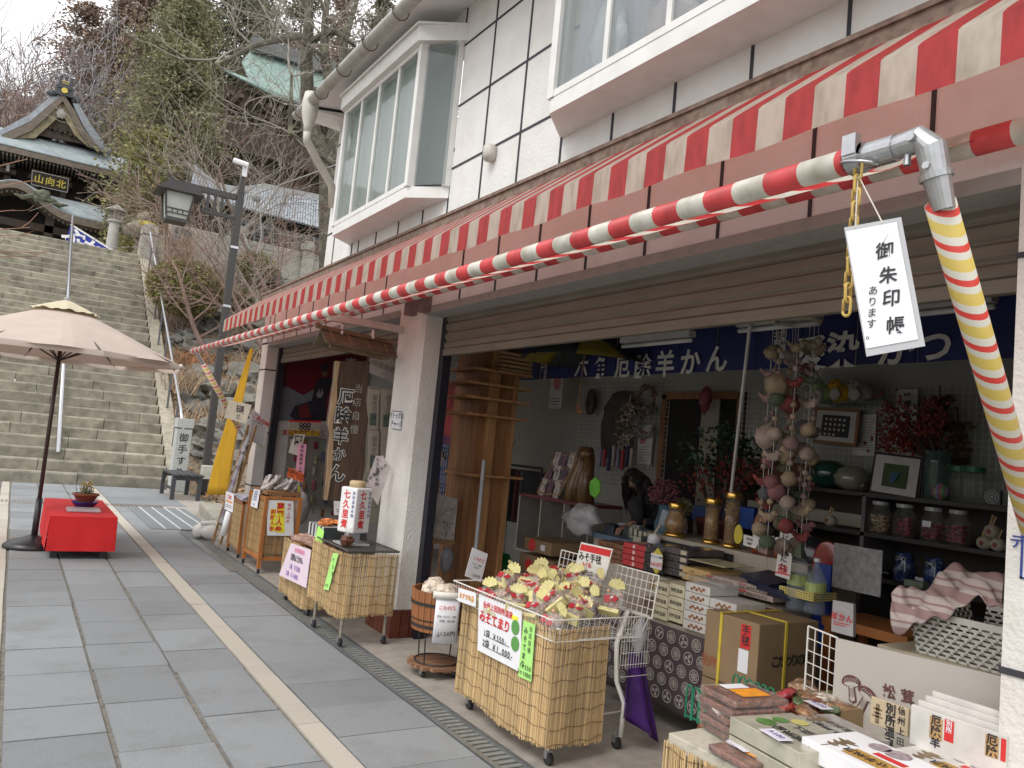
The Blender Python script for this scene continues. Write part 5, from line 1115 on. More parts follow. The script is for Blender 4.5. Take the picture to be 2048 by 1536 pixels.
o = MB().box(1.99,2.62,yy-.025,yy+.025,2.375,2.43).box(1.975,1.99,yy-.025,yy+.025,2.37,2.43).build('sign_bracket', mat('bracket_pinkwhite', (.55,.50,.46), .6), None); tag(o, 'square white bracket beam holding the plank sign out from the fascia', 'bracket')
# laminated sign and chain on the awning
ch = thing('plastic_chain', 'yellow plastic chain hanging from a steel ring on the awning bar', 'chain', (1.80,1.31,2.3))
cc = at(1716,350,x=1.80)
m = MB(); m.tube([(cc.x+.03*math.cos(a),cc.y+.05*math.sin(a),cc.z+.03+.012*math.sin(a)) for a in [i*.524 for i in range(13)]],.0045,8); m.build('ring', inox, ch, smooth=True)
m = MB(); n = 11; L0 = .048
for i in range(n):
    z = cc.z+.012-i*.0365; pts = []
    for k_ in range(17):
        a = 2*math.pi*k_/16; u = .011*math.cos(a); w = .0125*math.sin(a)+(.0125 if math.sin(a) > 0 else -.0125); pts.append((cc.x+(u if i%2 else 0), cc.y+(0 if i%2 else u)+.001*i, z-.0+w))
    m.tube(pts, .0042, 6)
m.build('link', mat('chain_yellow', (.55,.38,.10), .45, .15, 20), ch, smooth=True)
f_ = lambda p, x: at(*p, x=x)
TL, TR_, BR_, BL_ = f_((1688,455),1.78), f_((1802,434),1.80), f_((1850,692),1.80), f_((1733,713),1.78)
o = sheet('hanging_sign', 'white laminated sign with black brush kanji hanging from the awning ring', 'sign', TL, TR_, BL_, mat('laminate_edge', (.55,.56,.58), .2, .05, alpha=.8), .002, None, [], None, BR_)
def lerp4(u, v): return (TL*(1-u)+TR_*u)*(1-v)+(BL_*(1-u)+BR_*u)*v
nn = (TR_-TL).cross(BL_-TL).normalized(); nn = nn if nn.dot(CAM-TL) > 0 else -nn
MB().add([lerp4(.03,.035)+nn*.002, lerp4(.92,.035)+nn*.002, lerp4(.92,.945)+nn*.002, lerp4(.03,.945)+nn*.002], [(0,3,2,1)]).build('paper', mat('bright_paper', (.80,.80,.84), .6, .04, 6, dirt=(.75,.68,.48), dscale=12, damt=.35), o)
B5 = Board(TL, TR_, BL_, .004)
m = MB()
for c_, b_ in (('御',.235),('朱',.42),('印',.59),('帳',.79)): B5.text(m, c_, .62-.10*(b_-.2)+.02, b_, .046, True, .018)
B5.text(m, 'あります。', .32, .52, .026, True, .004, 1.1); m.build('lettering', INK(), o)
m = MB(); r0 = Vector((cc.x,cc.y,cc.z)); m.tube([r0, lerp4(.2,.02)],.002,5).tube([r0, lerp4(.68,.02)],.002,5); m.build('string', mat('string_white', (.62,.58,.5), .8), o)
# stickers on columns
cs = sheet('speech_sticker', 'white speech bubble sticker with blue katakana on the near pillar', 'sticker', (W-.003,1.192,1.418), (W-.003,.95,1.418), (W-.003,1.192,1.262), mat('sticker_white', (.74,.76,.80), .4), .0015, None, [(NAVY(), [('デトックス',.33,.30,.045,False,.02),('チャージ',.42,.68,.045,False,.02),('R',0,0,1,.04),('R',0,.96,1,1),('R',0,0,.03,1)])])
cs2 = sheet('speech_sticker', 'small white speech bubble sticker with black katakana on the middle column', 'sticker', at(784,821,x=W-.002), at(804,823,x=W-.002), at(783,858,x=W-.002), mat('sticker_white', (.74,.76,.80)), .0015, None, [(INK(), [('デトックス',.5,.25,.055,False,.01),('チャージ',.5,.7,.055,False,.01),('R',0,0,1,.04),('R',0,.96,1,1),('R',.96,0,1,1)])])
# ================================================================ inside the shop
rnd = random.Random(33)
def fbox(x, tl, br, d, m_, name, label, cat=None, group=None, bevel=.003, rz=0, parent=None):
    """box whose street face stands on plane x between two sight points; d = depth into the shop"""
    a, b = at(*tl, x=x), at(*br, x=x); o = MB().box(x, x+d, min(a.y,b.y), max(a.y,b.y), min(a.z,b.z), max(a.z,b.z)).build(name, m_, parent, bevel=bevel)
    if label: tag(o, label, cat or name.replace('_',' '), group)
    return o
def face(o, items, lift=.002, name='lettering'):
    """writing on the street face of a box"""
    xs = [v.co.x for v in o.data.vertices]; ys = [v.co.y for v in o.data.vertices]; zs = [v.co.z for v in o.data.vertices]
    B = Board((min(xs),max(ys),max(zs)), (min(xs),min(ys),max(zs)), (min(xs),max(ys),min(zs)), lift)
    for mm, its in items:
        m = MB()
        for it in its:
            if it[0] == 'R': B.rect(m, *it[1:])
            elif it[0] == 'L': B.rule(m, *it[1:])
            elif it[0] == 'D': B.disc(m, *it[1:])
            else: B.text(m, *it)
        m.build(name if any(i[0] not in 'RLD' for i in its) else 'print', mm, o)
    return o
card_b = mat('cardboard', (.27,.185,.10), .75, .08, 6, dirt=(.2,.13,.07), dscale=4, damt=.3); cream_c = mat('counter_cream', (.42,.38,.30), .6, .06, 5)
CR = cream_c
# stepped display counters
dc = thing('display_counter', 'long cream stepped display counter filling the middle of the shop', 'counter', (4.1, 3.8, 0))
m = MB(); m.box(4.12,4.62,3.35,4.62,.0,.985).box(4.12,4.62,3.05,3.35,0,.985); m.build('upper_tier', CR, dc, bevel=.006)
MB().box(4.112,4.12,3.62,4.52,.86,.955).build('recess', mat('recess_dark', (.03,.03,.028), .8), dc)
MB().box(3.72,4.11,2.95,4.46,.05,.765).build('middle_tier', CR, dc, bevel=.006)
MB().box(3.36,3.715,2.93,4.10,.56,.595).build('lower_table', CR, dc, bevel=.004)
cr_m = mat('crest_cloth', (.085,.06,.068), .85, .08, 5); crw = mat('crest_print', (.42,.39,.36), .85, .1, 20)
def crest(name, x, ya, yb, z0, z1, label):
    n = 40; f = lambda u, v: (x-.01*math.sin(u*23)*v, ya+(yb-ya)*u, z1+(z0-z1)*v+.03*u*v)
    o = MB().grid(f, n, 8).build(name, cr_m, None, smooth=True, solid=.002); tag(o, label, 'cloth'); m = MB(); r = .036; j = 0; z = z1-.05
    B = Board((x-.006,ya,z1),(x-.006,yb,z1),(x-.006,ya,z0),.004); L = abs(yb-ya); H = z1-z0
    while z > z0+.05:
        y = .045+(.045 if j%2 else 0)
        while y < L-.03:
            a, b = y/L, (z1-z)/H; B.disc(m, a, b, r, r*.84, 18); k = rnd.randint(3,6); q = rnd.random()*6
            for i in range(k): t = q+6.283*i/k; B.disc(m, a+.016*math.cos(t)/L, b+.016*math.sin(t)/H, .010, .005 if k > 4 else 0, 7)
            B.disc(m, a, b, .006, 0, 6); y += .098
        z -= .083; j += 1
    m.build('crest_print', crw, o); return o
crest('crest_cloth', 3.345, 3.98, 2.78, .10, .575, 'purple grey cloth printed with round white family crests hung before the lower display table')
crest('crest_cloth', 3.43, 4.75, 4.03, .14, .60, 'shorter piece of crest printed cloth beyond the gap in the table front')
# goods on the lower table
cb_m = mat('cream_box', (.62,.58,.40), .6); wb_m = mat('white_box', (.62,.60,.56), .6)
for c_ in range(2):
    for r_ in range(3):
        y = 3.52-.125*c_; z = .60+.072*r_+(.012 if c_ else 0); o = MB().box(3.34,3.56,y-.12,y,z,z+.068).build('cream_box', cb_m, None, bevel=.003)
        tag(o, 'small cream confectionery box with four black kanji stacked on the lower table', 'box', 'cream boxes'); face(o, [(INK(), [('別所温泉',.5,.5,.024,False,.01)])])
ph = mat('photo_brown', (.30,.12,.04), .5, .5, 60)
for c_ in range(2):
    for r_ in range(5 if c_ == 0 else 4):
        y = 3.26-.19*c_; z = .60+.052*r_; o = MB().box(3.33,3.56,y-.185,y,z,z+.049).build('white_box', wb_m, None, bevel=.003)
        tag(o, 'flat white gift box with a brown dumpling picture on its end', 'box', 'white boxes with dumpling pictures'); m = MB(); 
        for k_ in range(6): m.ball((3.329, y-.05-.018*k_, z+.018+.010*(k_%2)), .011, 6, 4, 0, 0, (.2,1,.8))
        m.build('picture', ph, o)
o = fbox(3.36,(1282,1192),(1322,1228),.2,mat('brown_pack', (.16,.10,.07), .3, .4, 20, .5, 40),'brown_pack','heap of brown sweets in crinkled film at the end of the lower table','snack pack',bevel=.015)
o = fbox(3.40,(1300,1160),(1340,1188),.25,card_b,'kraft_box','flat brown kraft box standing on the lower table behind the wire grid','box'); face(o,[(INK(),[('別所',.5,.5,.035,False)])])
o = MB().box(3.38,3.6,3.02,3.3,.862,.885).build('film_pack', filmm, None, bevel=.01); tag(o, 'crinkled clear film pack lying on the white gift boxes', 'film pack')
# goods on the middle tier
def stack(x, tl, br, n, d, m_, name, label, group, items=None, cols=1):
    a, b = at(*tl, x=x), at(*br, x=x); h = (a.z-b.z)/n; w = (a.y-b.y)/cols
    for c_ in range(cols):
        for i in range(n):
            o = MB().box(x+rnd.uniform(0,.006), x+d, b.y+w*c_+.003+rnd.uniform(-.002,.002), b.y+w*(c_+1)-.003, b.z+h*i, b.z+h*(i+1)-.003).build(name, m_, None, bevel=.004); tag(o, label, 'box', group)
            if items: face(o, items)
stack(3.74,(1246,1082),(1288,1140),4,.22,mat('coral_box', (.50,.05,.055), .3, .08, 9, coat=.4),'red_box','glossy coral red gift box with white circle crest on the middle tier','coral red gift boxes',[(mat('crest_pink',(.75,.55,.5)),[('D',.5,.5,.014,0,12)])])
stack(3.74,(1289,1085),(1326,1150),3,.22,mat('dark_wrapped', (.045,.04,.045), .18, .5, 12, .6, 30, coat=.6),'dark_box','dark film wrapped gift box behind the yellow price figure','dark boxes behind the price figure')
stack(3.73,(1329,1090),(1372,1158),4,.34,mat('dark_wrapped2', (.06,.05,.055), .2, .5, 12, .6, 30, coat=.5),'dark_box','dark purple film wrapped gift box right of the yellow price figure','dark purple gift boxes',[(mat('label_cream',(.5,.45,.3)),[('R',.7,.2,.95,.8)])])
stack(3.73,(1364,1130),(1418,1172),2,.30,mat('yellow_box', (.60,.42,.17), .6, .05),'yellow_box','pale yellow box with a brush stroke mark on the middle tier','pale yellow boxes',[(INK(),[('しな',.35,.5,.022,False)])])
o = fbox(3.74,(1372,1118),(1450,1134),.26,mat('sweet_tray', (.60,.55,.36), .3, .2, 30, .8, 60),'sweet_tray','clear lidded tray of pale round sweets on top of the pale yellow boxes','tray',bevel=.006)
stack(3.73,(1410,1146),(1545,1206),2,.3,mat('orange_white_box', (.62,.50,.42), .6, .06),'long_box','long pale orange gift box with red and black lettering on the middle tier','long pale orange boxes',[(RED(),[('R',.03,.1,.25,.4)]),(INK(),[('信州みそおやき',.55,.55,.022,False,.01),('別所',.12,.7,.02,False)])],2)
nutm = mat('nut_mix', (.26,.12,.06), .35, .5, 50, isl=.2, bump=1, bscale=80, coat=.3)
stack(3.74,(1194,1078),(1243,1132),4,.22,nutm,'nut_pack','clear pack of brown roasted nuts piled beside the red boxes','packs of roasted nuts')
g = MB()
for i in range(5): y = 4.36-.05*i; g.tube([(3.80,y,.98),(3.80,y,1.03),(3.80,y-.012,1.045),(3.80,y-.03,1.045),(3.80,y-.04,1.03),(3.80,y-.04,.98)],.0035,5)
g.tube([(3.80,4.37,.985),(3.80,4.10,.985)],.003,4); tag(g.build('wire_divider', mat('green_black_wire', (.02,.05,.035), .4), None), 'dark looped wire divider standing behind the nut packs', 'wire rack')
fg = thing('price_figure', 'yellow doll shaped price stand with a white tag reading six hundred', 'price stand', (3.70,3.83,.78))
p0 = at(1314,1122,x=3.70); m = MB(); m.prism([(p0.y+.05*math.cos(a)*(1 if abs(math.sin(a)) < .7 else .55), p0.z+.085*math.sin(a)) for a in [i*.314 for i in range(20)]], 3.70, 3.706, 'x'); m.build('figure', mat('figure_yellow', (.60,.50,.05), .5), fg)
B = Board((3.695,p0.y+.055,p0.z+.045),(3.695,p0.y-.055,p0.z+.045),(3.695,p0.y+.055,p0.z-.05),.002); m = MB(); B.rect(m,0,0,1,1,0); m.build('tag', white_p, fg)
m = MB(); B.text(m,'600円',.5,.72,.036,False,.02); m.build('lettering', RED(), fg); m = MB(); B.text(m,'かりんとう饅頭',.5,.2,.016,False,.01); m.build('lettering', INK(), fg)
bsk = MB(); q0, q1 = at(1560,1172,x=3.75), at(1626,1202,x=3.75)
for i in range(14): y = q0.y+(q1.y-q0.y)*i/13; bsk.box(3.75,3.753,y-.004,y+.004,q1.z,q0.z)
for i in range(4): z = q1.z+(q0.z-q1.z)*i/3; bsk.box(3.748,3.755,q1.y,q0.y,z-.004,z+.004).box(3.75,3.95,q1.y-.003,q1.y+.003,z-.004,z+.004)
bsk.box(3.75,3.95,q1.y,q0.y,q1.z,q1.z+.004); tag(bsk.build('yellow_basket', mat('basket_yellow', (.60,.50,.16), .5), None), 'pale yellow plastic mesh basket at the end of the middle tier', 'basket')
for k_ in range(4): o = MB().cb((3.84,3.10-.05*k_,.90-.02*k_),(.26,.22,.015),.2*k_,.1,-.1).build('navy_packet', mat('navy_packet', (.02,.022,.05), .3, .4, 20), None); tag(o, 'dark navy glossy packet fanned over the long pale orange boxes', 'packet', 'navy packets')
# the ginseng jars and company on the upper tier
gold = mat('gold_lid', (.75,.48,.12), .22, .1, 20, metal=.95); liq = mat('amber_liquor', (.36,.19,.05), .12, .5, 9, alpha=.62, coat=.5); glassc = mat('clear_glass', (.5,.52,.48), .05, .05, alpha=.10, coat=.6, spec=.9); root = mat('ginseng_root', (.50,.34,.14), .6, .3, 20)
def jar(y, r, h, label, kind):
    c = (4.22, y, .987); t = thing('ginseng_jar', label, 'jar', c)
    MB().lathe([(r*1.08,0),(r*1.1,.012),(r*.95,.03)], c, 24).build('base', gold, t, smooth=True)
    if kind == 'round': pr = [(r*.8,.03),(r*1.0,.06),(r*1.15,h*.35),(r*1.12,h*.5),(r*.85,h*.75),(r*.72,h*.86),(r*.72,h)]
    else: pr = [(r*.92,.03),(r*.92,h)]
    MB().lathe([(a*.94,b) for a, b in pr[:-1]]+[(pr[-1][0]*.9,h*.93)], c, 24).build('liquor', liq, t, smooth=True); MB().lathe(pr, c, 24, cap=False).build('glass', glassc, t, smooth=True)
    MB().lathe([(pr[-1][0]*1.02,h),(pr[-1][0]*1.08,h+.005),(pr[-1][0]*1.08,h+.04),(pr[-1][0],h+.045)], c, 24).build('lid', gold, t, smooth=True)
    m = MB(); rnd.seed(int(y*100))
    for i in range(16):
        a = rnd.random()*6.28; p = Vector(c)+Vector((math.cos(a)*r*.4, math.sin(a)*r*.4, rnd.uniform(.06,h*.8))); pts = [p]; d = Vector((rnd.gauss(0,.3),rnd.gauss(0,.3),1)).normalized()
        for k_ in range(5):
            d = (d+Vector((rnd.gauss(0,.5),rnd.gauss(0,.5),rnd.gauss(0,.3)))).normalized(); q = pts[-1]+d*.03; dd = Vector((q.x-c[0],q.y-c[1])); 
            if dd.length > r*.8: q.x, q.y = c[0]+dd.x*.7, c[1]+dd.y*.7
            q.z = min(q.z, c[2]+h*.85); pts.append(q)
        m.tube(pts, [.010,.009,.008,.006,.004,.002], 5)
    m.build('root', root, t, smooth=True)
    return t
def ypx(px, py, x): return at(px, py, x=x).y
jar(ypx(1350,1060,4.22), .078, .20, 'round bellied jar of ginseng liquor with gold lid', 'round')
jar(ypx(1422,1070,4.22), .058, .27, 'straight ginseng jar with gold lid between the round jar and the tall jar', 'tube')
jar(ypx(1462,1078,4.22), .057, .33, 'tallest ginseng jar with gold lid and pale roots', 'tube')
yf = MB(); p1 = at(1478,1072,x=4.14); yf.prism([(p1.y+.035*math.cos(a), p1.z+.075*math.sin(a)*(1 if math.sin(a) > 0 else .7)) for a in [i*.37 for i in range(17)]], 4.13, 4.14, 'x'); tag(yf.build('yellow_figure', mat('figure_yellow', (.60,.50,.05)), None), 'yellow cut out doll figure in front of the tallest jar', 'figure')
for i in range(3): 
    c = (4.2, 3.50-.09*i, .987); t = thing('honey_jar', 'small square jar of dark red honey with white cap on the counter end', 'jar', c, 'honey jars'); MB().lathe([(.035,0),(.04,.01),(.04,.09),(.03,.10)], c, 12).build('glass', mat('honey_red', (.22,.05,.015), .15, .2), t, smooth=True); MB().lathe([(.034,.10),(.034,.125)], c, 12).build('cap', white_p, t)
t = thing('face_board', 'small wooden plaque with carved face and letters behind the honey jars', 'plaque', (4.35,3.62,.99)); MB().prism([(3.62+.055*math.cos(a), 1.12+.12*math.sin(a)) for a in [i*.35 for i in range(18)]],4.35,4.36,'x').build('board', mat('plaque_wood', (.33,.16,.07), .6), t)
sheet('price_card', 'cream sign card with black writing lying against the honey jars', 'price card', (4.12,3.55,1.10), (4.12,3.40,1.09), (4.12,3.55,1.03), mat('placard_cream', (.74,.72,.66)), .003, None, [(INK(), [('無添加',.35,.3,.018,False,.01),('蜂蜜',.35,.7,.018,False)])])
vs = thing('flower_vase', 'blue glazed vase holding dried purple hydrangea beside the jars', 'vase', (4.25,4.47,.9)); c = (4.30, ypx(1333,1060,4.3), .93)
MB().lathe([(.06,0),(.09,.05),(.10,.13),(.07,.22),(.075,.27),(.068,.27),(.06,.22)], c, 20).build('body', mat('vase_blue', (.05,.11,.14), .2, .4, 6, coat=.5), vs, smooth=True)
m = MB(); rnd.seed(4)
for i in range(900): d = Vector((rnd.gauss(0,1),rnd.gauss(0,1),rnd.gauss(0,1))).normalized()*rnd.uniform(.5,1)*.11; leaf(m, Vector((c[0],c[1]+.06,c[2]+.36))+Vector((d.x,d.y*1.3,d.z)), .012)
m.build('blossom', mat('hydrangea', (.17,.055,.08), .8, .4, 30, isl=.5), vs)
t = thing('flower_vase', 'pale green dried hydrangea in a white vase behind the purple one', 'vase', (4.5,4.1,.98)); c = (4.5, ypx(1362,1040,4.5), .985); MB().lathe([(.05,0),(.055,.06),(.045,.12)], c, 14).build('body', white_p, t); m = MB()
for i in range(500): d = Vector((rnd.gauss(0,1),rnd.gauss(0,1),rnd.gauss(0,1))).normalized()*rnd.uniform(.5,1)*.085; leaf(m, Vector(c)+Vector((0,0,.2))+d, .011)
m.build('blossom', mat('hydrangea_green', (.30,.27,.14), .8, .3, 30, isl=.4), t)
c = (4.05, ypx(1315,1065,4.05)+.03, .90); t = thing('gourd_figure', 'white lacquered gourd doll with a thin stem on a red tray', 'ornament', c); MB().ball((c[0],c[1],c[2]+.05),.05,12,9,0,0,(1,1,.95)).build('body', white_p, t, smooth=True); MB().tube([(c[0],c[1],c[2]+.09),(c[0],c[1]-.05,c[2]+.17)],.008,6).build('stem', mat('figure_stem',(.5,.42,.28)), t); MB().box(c[0]-.07,c[0]+.07,c[1]-.12,c[1]+.12,c[2]-.02,c[2]).build('tray', woodd, t)
# banner, bottles, blue board, red fan at the right end
sheet('hanging_banner', 'small white hanging banner with black hiragana and six red coin crests', 'banner', at(1562,1055,x=3.7), at(1590,1060,x=3.7), at(1550,1150,x=3.7), mat('banner_cloth', (.62,.60,.56), .8), .002, None, [(INK(), [('じんだれ',.42,.22,.052,True,.015,1.0)]), (RED(), [('R',0,.05,1,.08),('R',0,.92,1,.95)]+[('D',.3+.2*(i%3),.80+.07*(i//3),.012,.006,10) for i in range(6)])], br=at(1579,1160,x=3.7))
pet = mat('pet_bottle', (.45,.50,.55), .08, .1, alpha=.26, coat=.5)
for k_, (px_, py_, r, h, lab) in enumerate(((1600,1190,.062,.33,'large clear water bottle with a green label beside the hanging banner'),(1627,1200,.058,.28,'smaller clear water bottle in front of the blue board'))):
    c = (3.80+.03*k_, ypx(px_,py_,3.82), .77); t = thing('water_bottle', lab, 'bottle', c); MB().lathe([(r*.95,0),(r,.02),(r*.95,h*.3),(r,h*.35),(r,h*.62),(r*.5,h*.85),(.016,h*.93),(.016,h)], c, 18).build('body', pet, t, smooth=True); MB().lathe([(.018,h),(.018,h+.02)], c, 12).build('cap', mat('cap_blue', (.03,.06,.3)) if k_ == 0 else white_p, t); MB().lathe([(r*1.01,h*.42),(r*1.01,h*.6)], c, 18, cap=False).build('label', mat('label_green', (.35,.42,.15), .5, .3, 20), t)
o = fbox(4.0,(1630,1125),(1652,1300),.03,mat('blue_board', (.01,.05,.28), .4),'blue_board','bright blue upright board beside the water bottles','board')
o = MB().ball((4.1, ypx(1655,1105,4.1), 1.02), .13, 20, 12, 0, 0, (.08,.75,1)).build('red_fan', mat('lacquer_red', (.22,.012,.012), .2, .1, coat=.6), None, smooth=True); tag(o, 'dark red oval lacquer disc standing behind the blue board', 'lacquer plate')
o = MB().ball((4.3, ypx(1625,1085,4.3), 1.02), .14, 18, 12, 0, 0, (.6,1,.9)).build('dark_helmet', mat('lacquer_black', (.012,.014,.02), .2, coat=.5), None, smooth=True); tag(o, 'round dark lacquered bowl lid between bottle and red disc', 'lid')
# cardboard boxes with yellow straps
cbx = thing('carton_stack', 'two cardboard cartons bound together with yellow strap beside the crest cloth', 'cartons', (3.2,2.75,.4))
a, b = at(1457,1220,x=3.2), at(1526,1236,x=3.2); xe = at(1628,1222,y=2.63).x
for k_, (z0, z1) in enumerate(((.43,.77),(.09,.425))):
    o = MB().box(3.2, 3.66, 2.62, 2.97, z0, z1).build('carton', card_b, cbx, bevel=.005)
    B = Board((3.2,2.97,z1),(3.2,2.62,z1),(3.2,2.97,z0),.002); m = MB(); B.rect(m,.68,.06,.86,.4); m.build('print', RED(), o); m = MB(); B.rect(m,.66,.42,.84,.75); m.build('print', white_p, o); m = MB(); B.text(m,'手毬',.77,.14,.05,True,.02); m.build('lettering', INK(), o); m = MB(); B.text(m,'別所',.14,.75,.06,False,.01); m.build('lettering', mat('faded_red', (.35,.08,.04)), o)
    B = Board((3.2,2.62,z1),(3.66,2.62,z1),(3.2,2.62,z0),.002); m = MB(); B.text(m,'こだわりの味',.55,.55,.065,False,.03,.75); m.build('lettering', INK(), o)
m = MB(); ys = mat('strap_yellow', (.65,.50,.06), .4)
for y in (2.86,): m.box(3.194,3.20,y-.008,y+.008,.09,.776).box(3.19,3.66,y-.008,y+.008,.772,.777)
for x in (3.40,): m.box(x-.008,x+.008,2.613,2.62,.09,.776).box(x-.008,x+.008,2.61,2.97,.772,.778)
m.build('strap', ys, cbx)
# right foreground table with local sweets
ft = thing('sales_table', 'low sales table with peeling white edge and reed skirt in the right corner', 'table', (2.4,1.7,0))
c0 = at(1337,1465,z=.56)
TX0, TY1, TZ = c0.x, c0.y, .56
MB().box(TX0, 2.85, .4, TY1, TZ-.05, TZ).build('top', mat('peeling_white', (.50,.47,.38), .8, .1, 9, dirt=(.12,.1,.07), dscale=9, damt=.9), ft, bevel=.004)
reeds([(2.7,TY1+.012),(TX0-.01,TY1+.012),(TX0-.012,.5)], .08, TZ-.03, reed, ft, 6)
for y in (1.9,.6): MB().box(2.6,2.66,y,y+.06,0,TZ-.05).build('leg', wood, ft)
def tpt(px, py, z): return at(px, py, z=z)
grn = mat('green_print', (.10,.22,.06), .5, .4, 20); sepia = mat('pagoda_print', (.22,.16,.09), .6, .4, 20)
def flatbox(cx, cy, w, d, z, h, rz, m_, name, label, cat, group=None, art=None):
    t_m = Matrix.Translation((cx,cy,z)) @ Matrix.Rotation(rz,4,'Z'); o = MB(T=t_m).box(-w/2,w/2,-d/2,d/2,0,h).build(name, m_, None, bevel=.003); tag(o, label, cat, group)
    if art:
        P = lambda x, y: t_m @ Vector((x, y, h)); B = Board(P(-w/2, d/2), P(-w/2,-d/2), P(w/2, d/2), .002)
        if B.n.z < 0: B.n = -B.n
        for mm, its in art:
            m = MB()
            for it in its:
                if it[0] == 'R': B.rect(m, *it[1:])
                elif it[0] == 'P':   # little pagoda drawing
                    _, a, b, s = it
                    for i in range(3): k = s*(1-.22*i); c_ = b-.0+(-i*.8*s)/B.h*1; m.add([B.p(a-k/B.w,c_), B.p(a+k/B.w,c_), B.p(a+k*.5/B.w,c_-.4*s/B.h), B.p(a-k*.5/B.w,c_-.4*s/B.h)], [(0,1,2,3)]); B.rect(m, a-k*.4/B.w, c_, a+k*.4/B.w, c_+.35*s/B.h)
                    B.rect(m, a-.05*s/B.w, b-3*s/B.h, a+.05*s/B.w, b-1.9*s/B.h)
                elif it[0] == 'D': B.disc(m, *it[1:])
                else: B.text(m, *it)
            m.build('lettering' if any(i[0] not in 'RPD' for i in its) else 'print', mm, o)
    return o
art_w = [(sepia, [('P',.25,.5,.04)]), (mat('gilt_print', (.45,.26,.06), .5), [('R',.42,.12,.95,.42)]), (INK(), [('厄除羊かん',.68,.27,.038,False,.02)]), (RED(), [('R',.55,.48,.9,.6)]), (mat('mauve_print', (.35,.28,.30), .6, .4, 60), [('D',.45,.78,.035,0,9),('D',.65,.80,.04,0,9)])]
p = tpt(1730,1505,.70); flatbox(p.x+.02,p.y+.0,.24,.30,.64,.06,-.12,white_p,'white_gift_box','bright white gift box printed with a pagoda at the front of the sales table','box','white pagoda boxes',art_w)
flatbox(p.x+.02,p.y,.24,.30,.565,.06,-.1,white_p,'white_gift_box','lower white gift box under the bright pagoda box','box')
flatbox(p.x+.28,p.y-.12,.24,.30,.62,.055,-.1,wb_m,'white_gift_box','white pagoda gift box behind the bright one, nearer the pillar','box',None,art_w)
art_g = [(grn, [('D',.22,.35,.035,0,9),('D',.2,.6,.03,0,7)]), (mat('yellow_print', (.5,.45,.15)), [('D',.3,.8,.03,0,12)]), (INK(), [('信州別所',.62,.35,.045,False,.02),('上田温泉',.62,.62,.04,False,.01)]), (sepia, [('P',.8,.9,.03)])]
p = tpt(1590,1475,.66)
for k_ in range(2): flatbox(p.x,p.y,.27,.32,.565+.06*k_,.055,-.15,mat('film_box', (.40,.38,.30), .25, .2, 12, coat=.4),'film_wrapped_box','pale film wrapped box printed with leaves beside the front pagoda box','box','film wrapped leaf boxes',art_g if k_ else None)
flatbox(p.x+.24,p.y+.02,.22,.26,.60,.06,-.2,mat('grey_print_box', (.36,.34,.31), .3, .3, 20, coat=.3),'grey_gift_box','greyish gift box with brush writing in the middle of the sales table','box',None,[(INK(), [('信州上田',.6,.3,.04,False,.02),('別所温泉',.55,.6,.035,False,.01)]),(sepia,[('P',.2,.6,.035)])])
p = tpt(1480,1430,.64); prn = mat('miso_brown', (.19,.06,.03), .3, .6, 45, .9, 60, coat=.6)
def tray(x, y, z, rz, lab, art=True):
    t = thing('snack_tray', lab, 'snack tray', (x,y,z), None, rz)
    MB(T=Matrix.Translation((x,y,z)) @ Matrix.Rotation(rz,4,'Z')).box(-.113,.113,-.093,.093,.003,.026).build('food', prn, t, bevel=.006); MB(T=Matrix.Translation((x,y,z)) @ Matrix.Rotation(rz,4,'Z')).box(-.12,.12,-.10,.10,0,.030).build('clear_pack', mat('tray_film', (.7,.68,.66), .08, .2, 9, alpha=.13, bump=.6, bscale=25, spec=1), t, bevel=.008)
    if art:
        MB(T=Matrix.Translation((x,y,z)) @ Matrix.Rotation(rz,4,'Z')).box(-.05,.07,-.06,.02,.031,.033).build('label', mat('label_orange', (.75,.30,.03), .5, .2, 20), t); MB(T=Matrix.Translation((x,y,z)) @ Matrix.Rotation(rz,4,'Z')).box(-.05,.05,.03,.075,.031,.033).build('paper_slip', white_p, t)
    return t
for i in range(5): tray(p.x+.02+rnd.uniform(-.015,.015), p.y+rnd.uniform(-.01,.01), .565+.031*i, -.2+rnd.gauss(0,.08), ['lowest','second lowest','middle','second highest','topmost'][i]+' brown snack tray in the clear film pile on the sales table', i == 4)
p2 = tpt(1525,1500,.60); tray(p2.x-.02,p2.y+.02,.566,-.1,'single brown snack tray lying in front of the pile on the sales table')
pc = lambda px, py, z, lab, txt: flatbox(*tpt(px,py,z)[:2], .055,.10,z,.002,-.25,mat('slip_lilac', (.66,.63,.72), .5),'price_slip',lab,'price card',None,[(NAVY(), [(txt,.5,.5,.026,False)])])
pc(1484,1492,.602,'lilac price slip on the single brown snack tray','￥540'); pc(1552,1470,.69,'lilac price slip on the film wrapped leaf box','￥700'); pc(1637,1410,.67,'white price slip on the kraft box with green leaves','￥700')
p = tpt(1690,1400,.66); flatbox(p.x+.02,p.y,.22,.22,.57,.09,-.35,card_b,'kraft_leaf_box','brown kraft box with green leaf print behind the trays','box',None,[(grn,[('D',.3,.3,.045,0,8),('D',.65,.55,.05,0,8)])])
for k_, (px_, py_) in enumerate(((1545,1400),(1575,1415),(1605,1385))):
    q = tpt(px_,py_,.60); o = MB().ball((q.x,q.y,.60+.01*k_),.06,12,9,.5,k_*2,(1.1,.9,.5)).build('rice_cracker_bag', mat('cracker_bag%d' % k_, ((.30,.10,.06),(.55,.10,.07),(.35,.22,.13))[k_], .25, .6, 22, .7, 40, coat=.4), None); tag(o, ['dark','red and white','tan'][k_]+' patterned snack bag behind the brown trays', 'snack bag')
PK = ((.55,.10,.07),(.20,.07,.04),(.50,.42,.30),(.30,.16,.08),(.12,.18,.08),(.58,.50,.42),(.40,.05,.06))
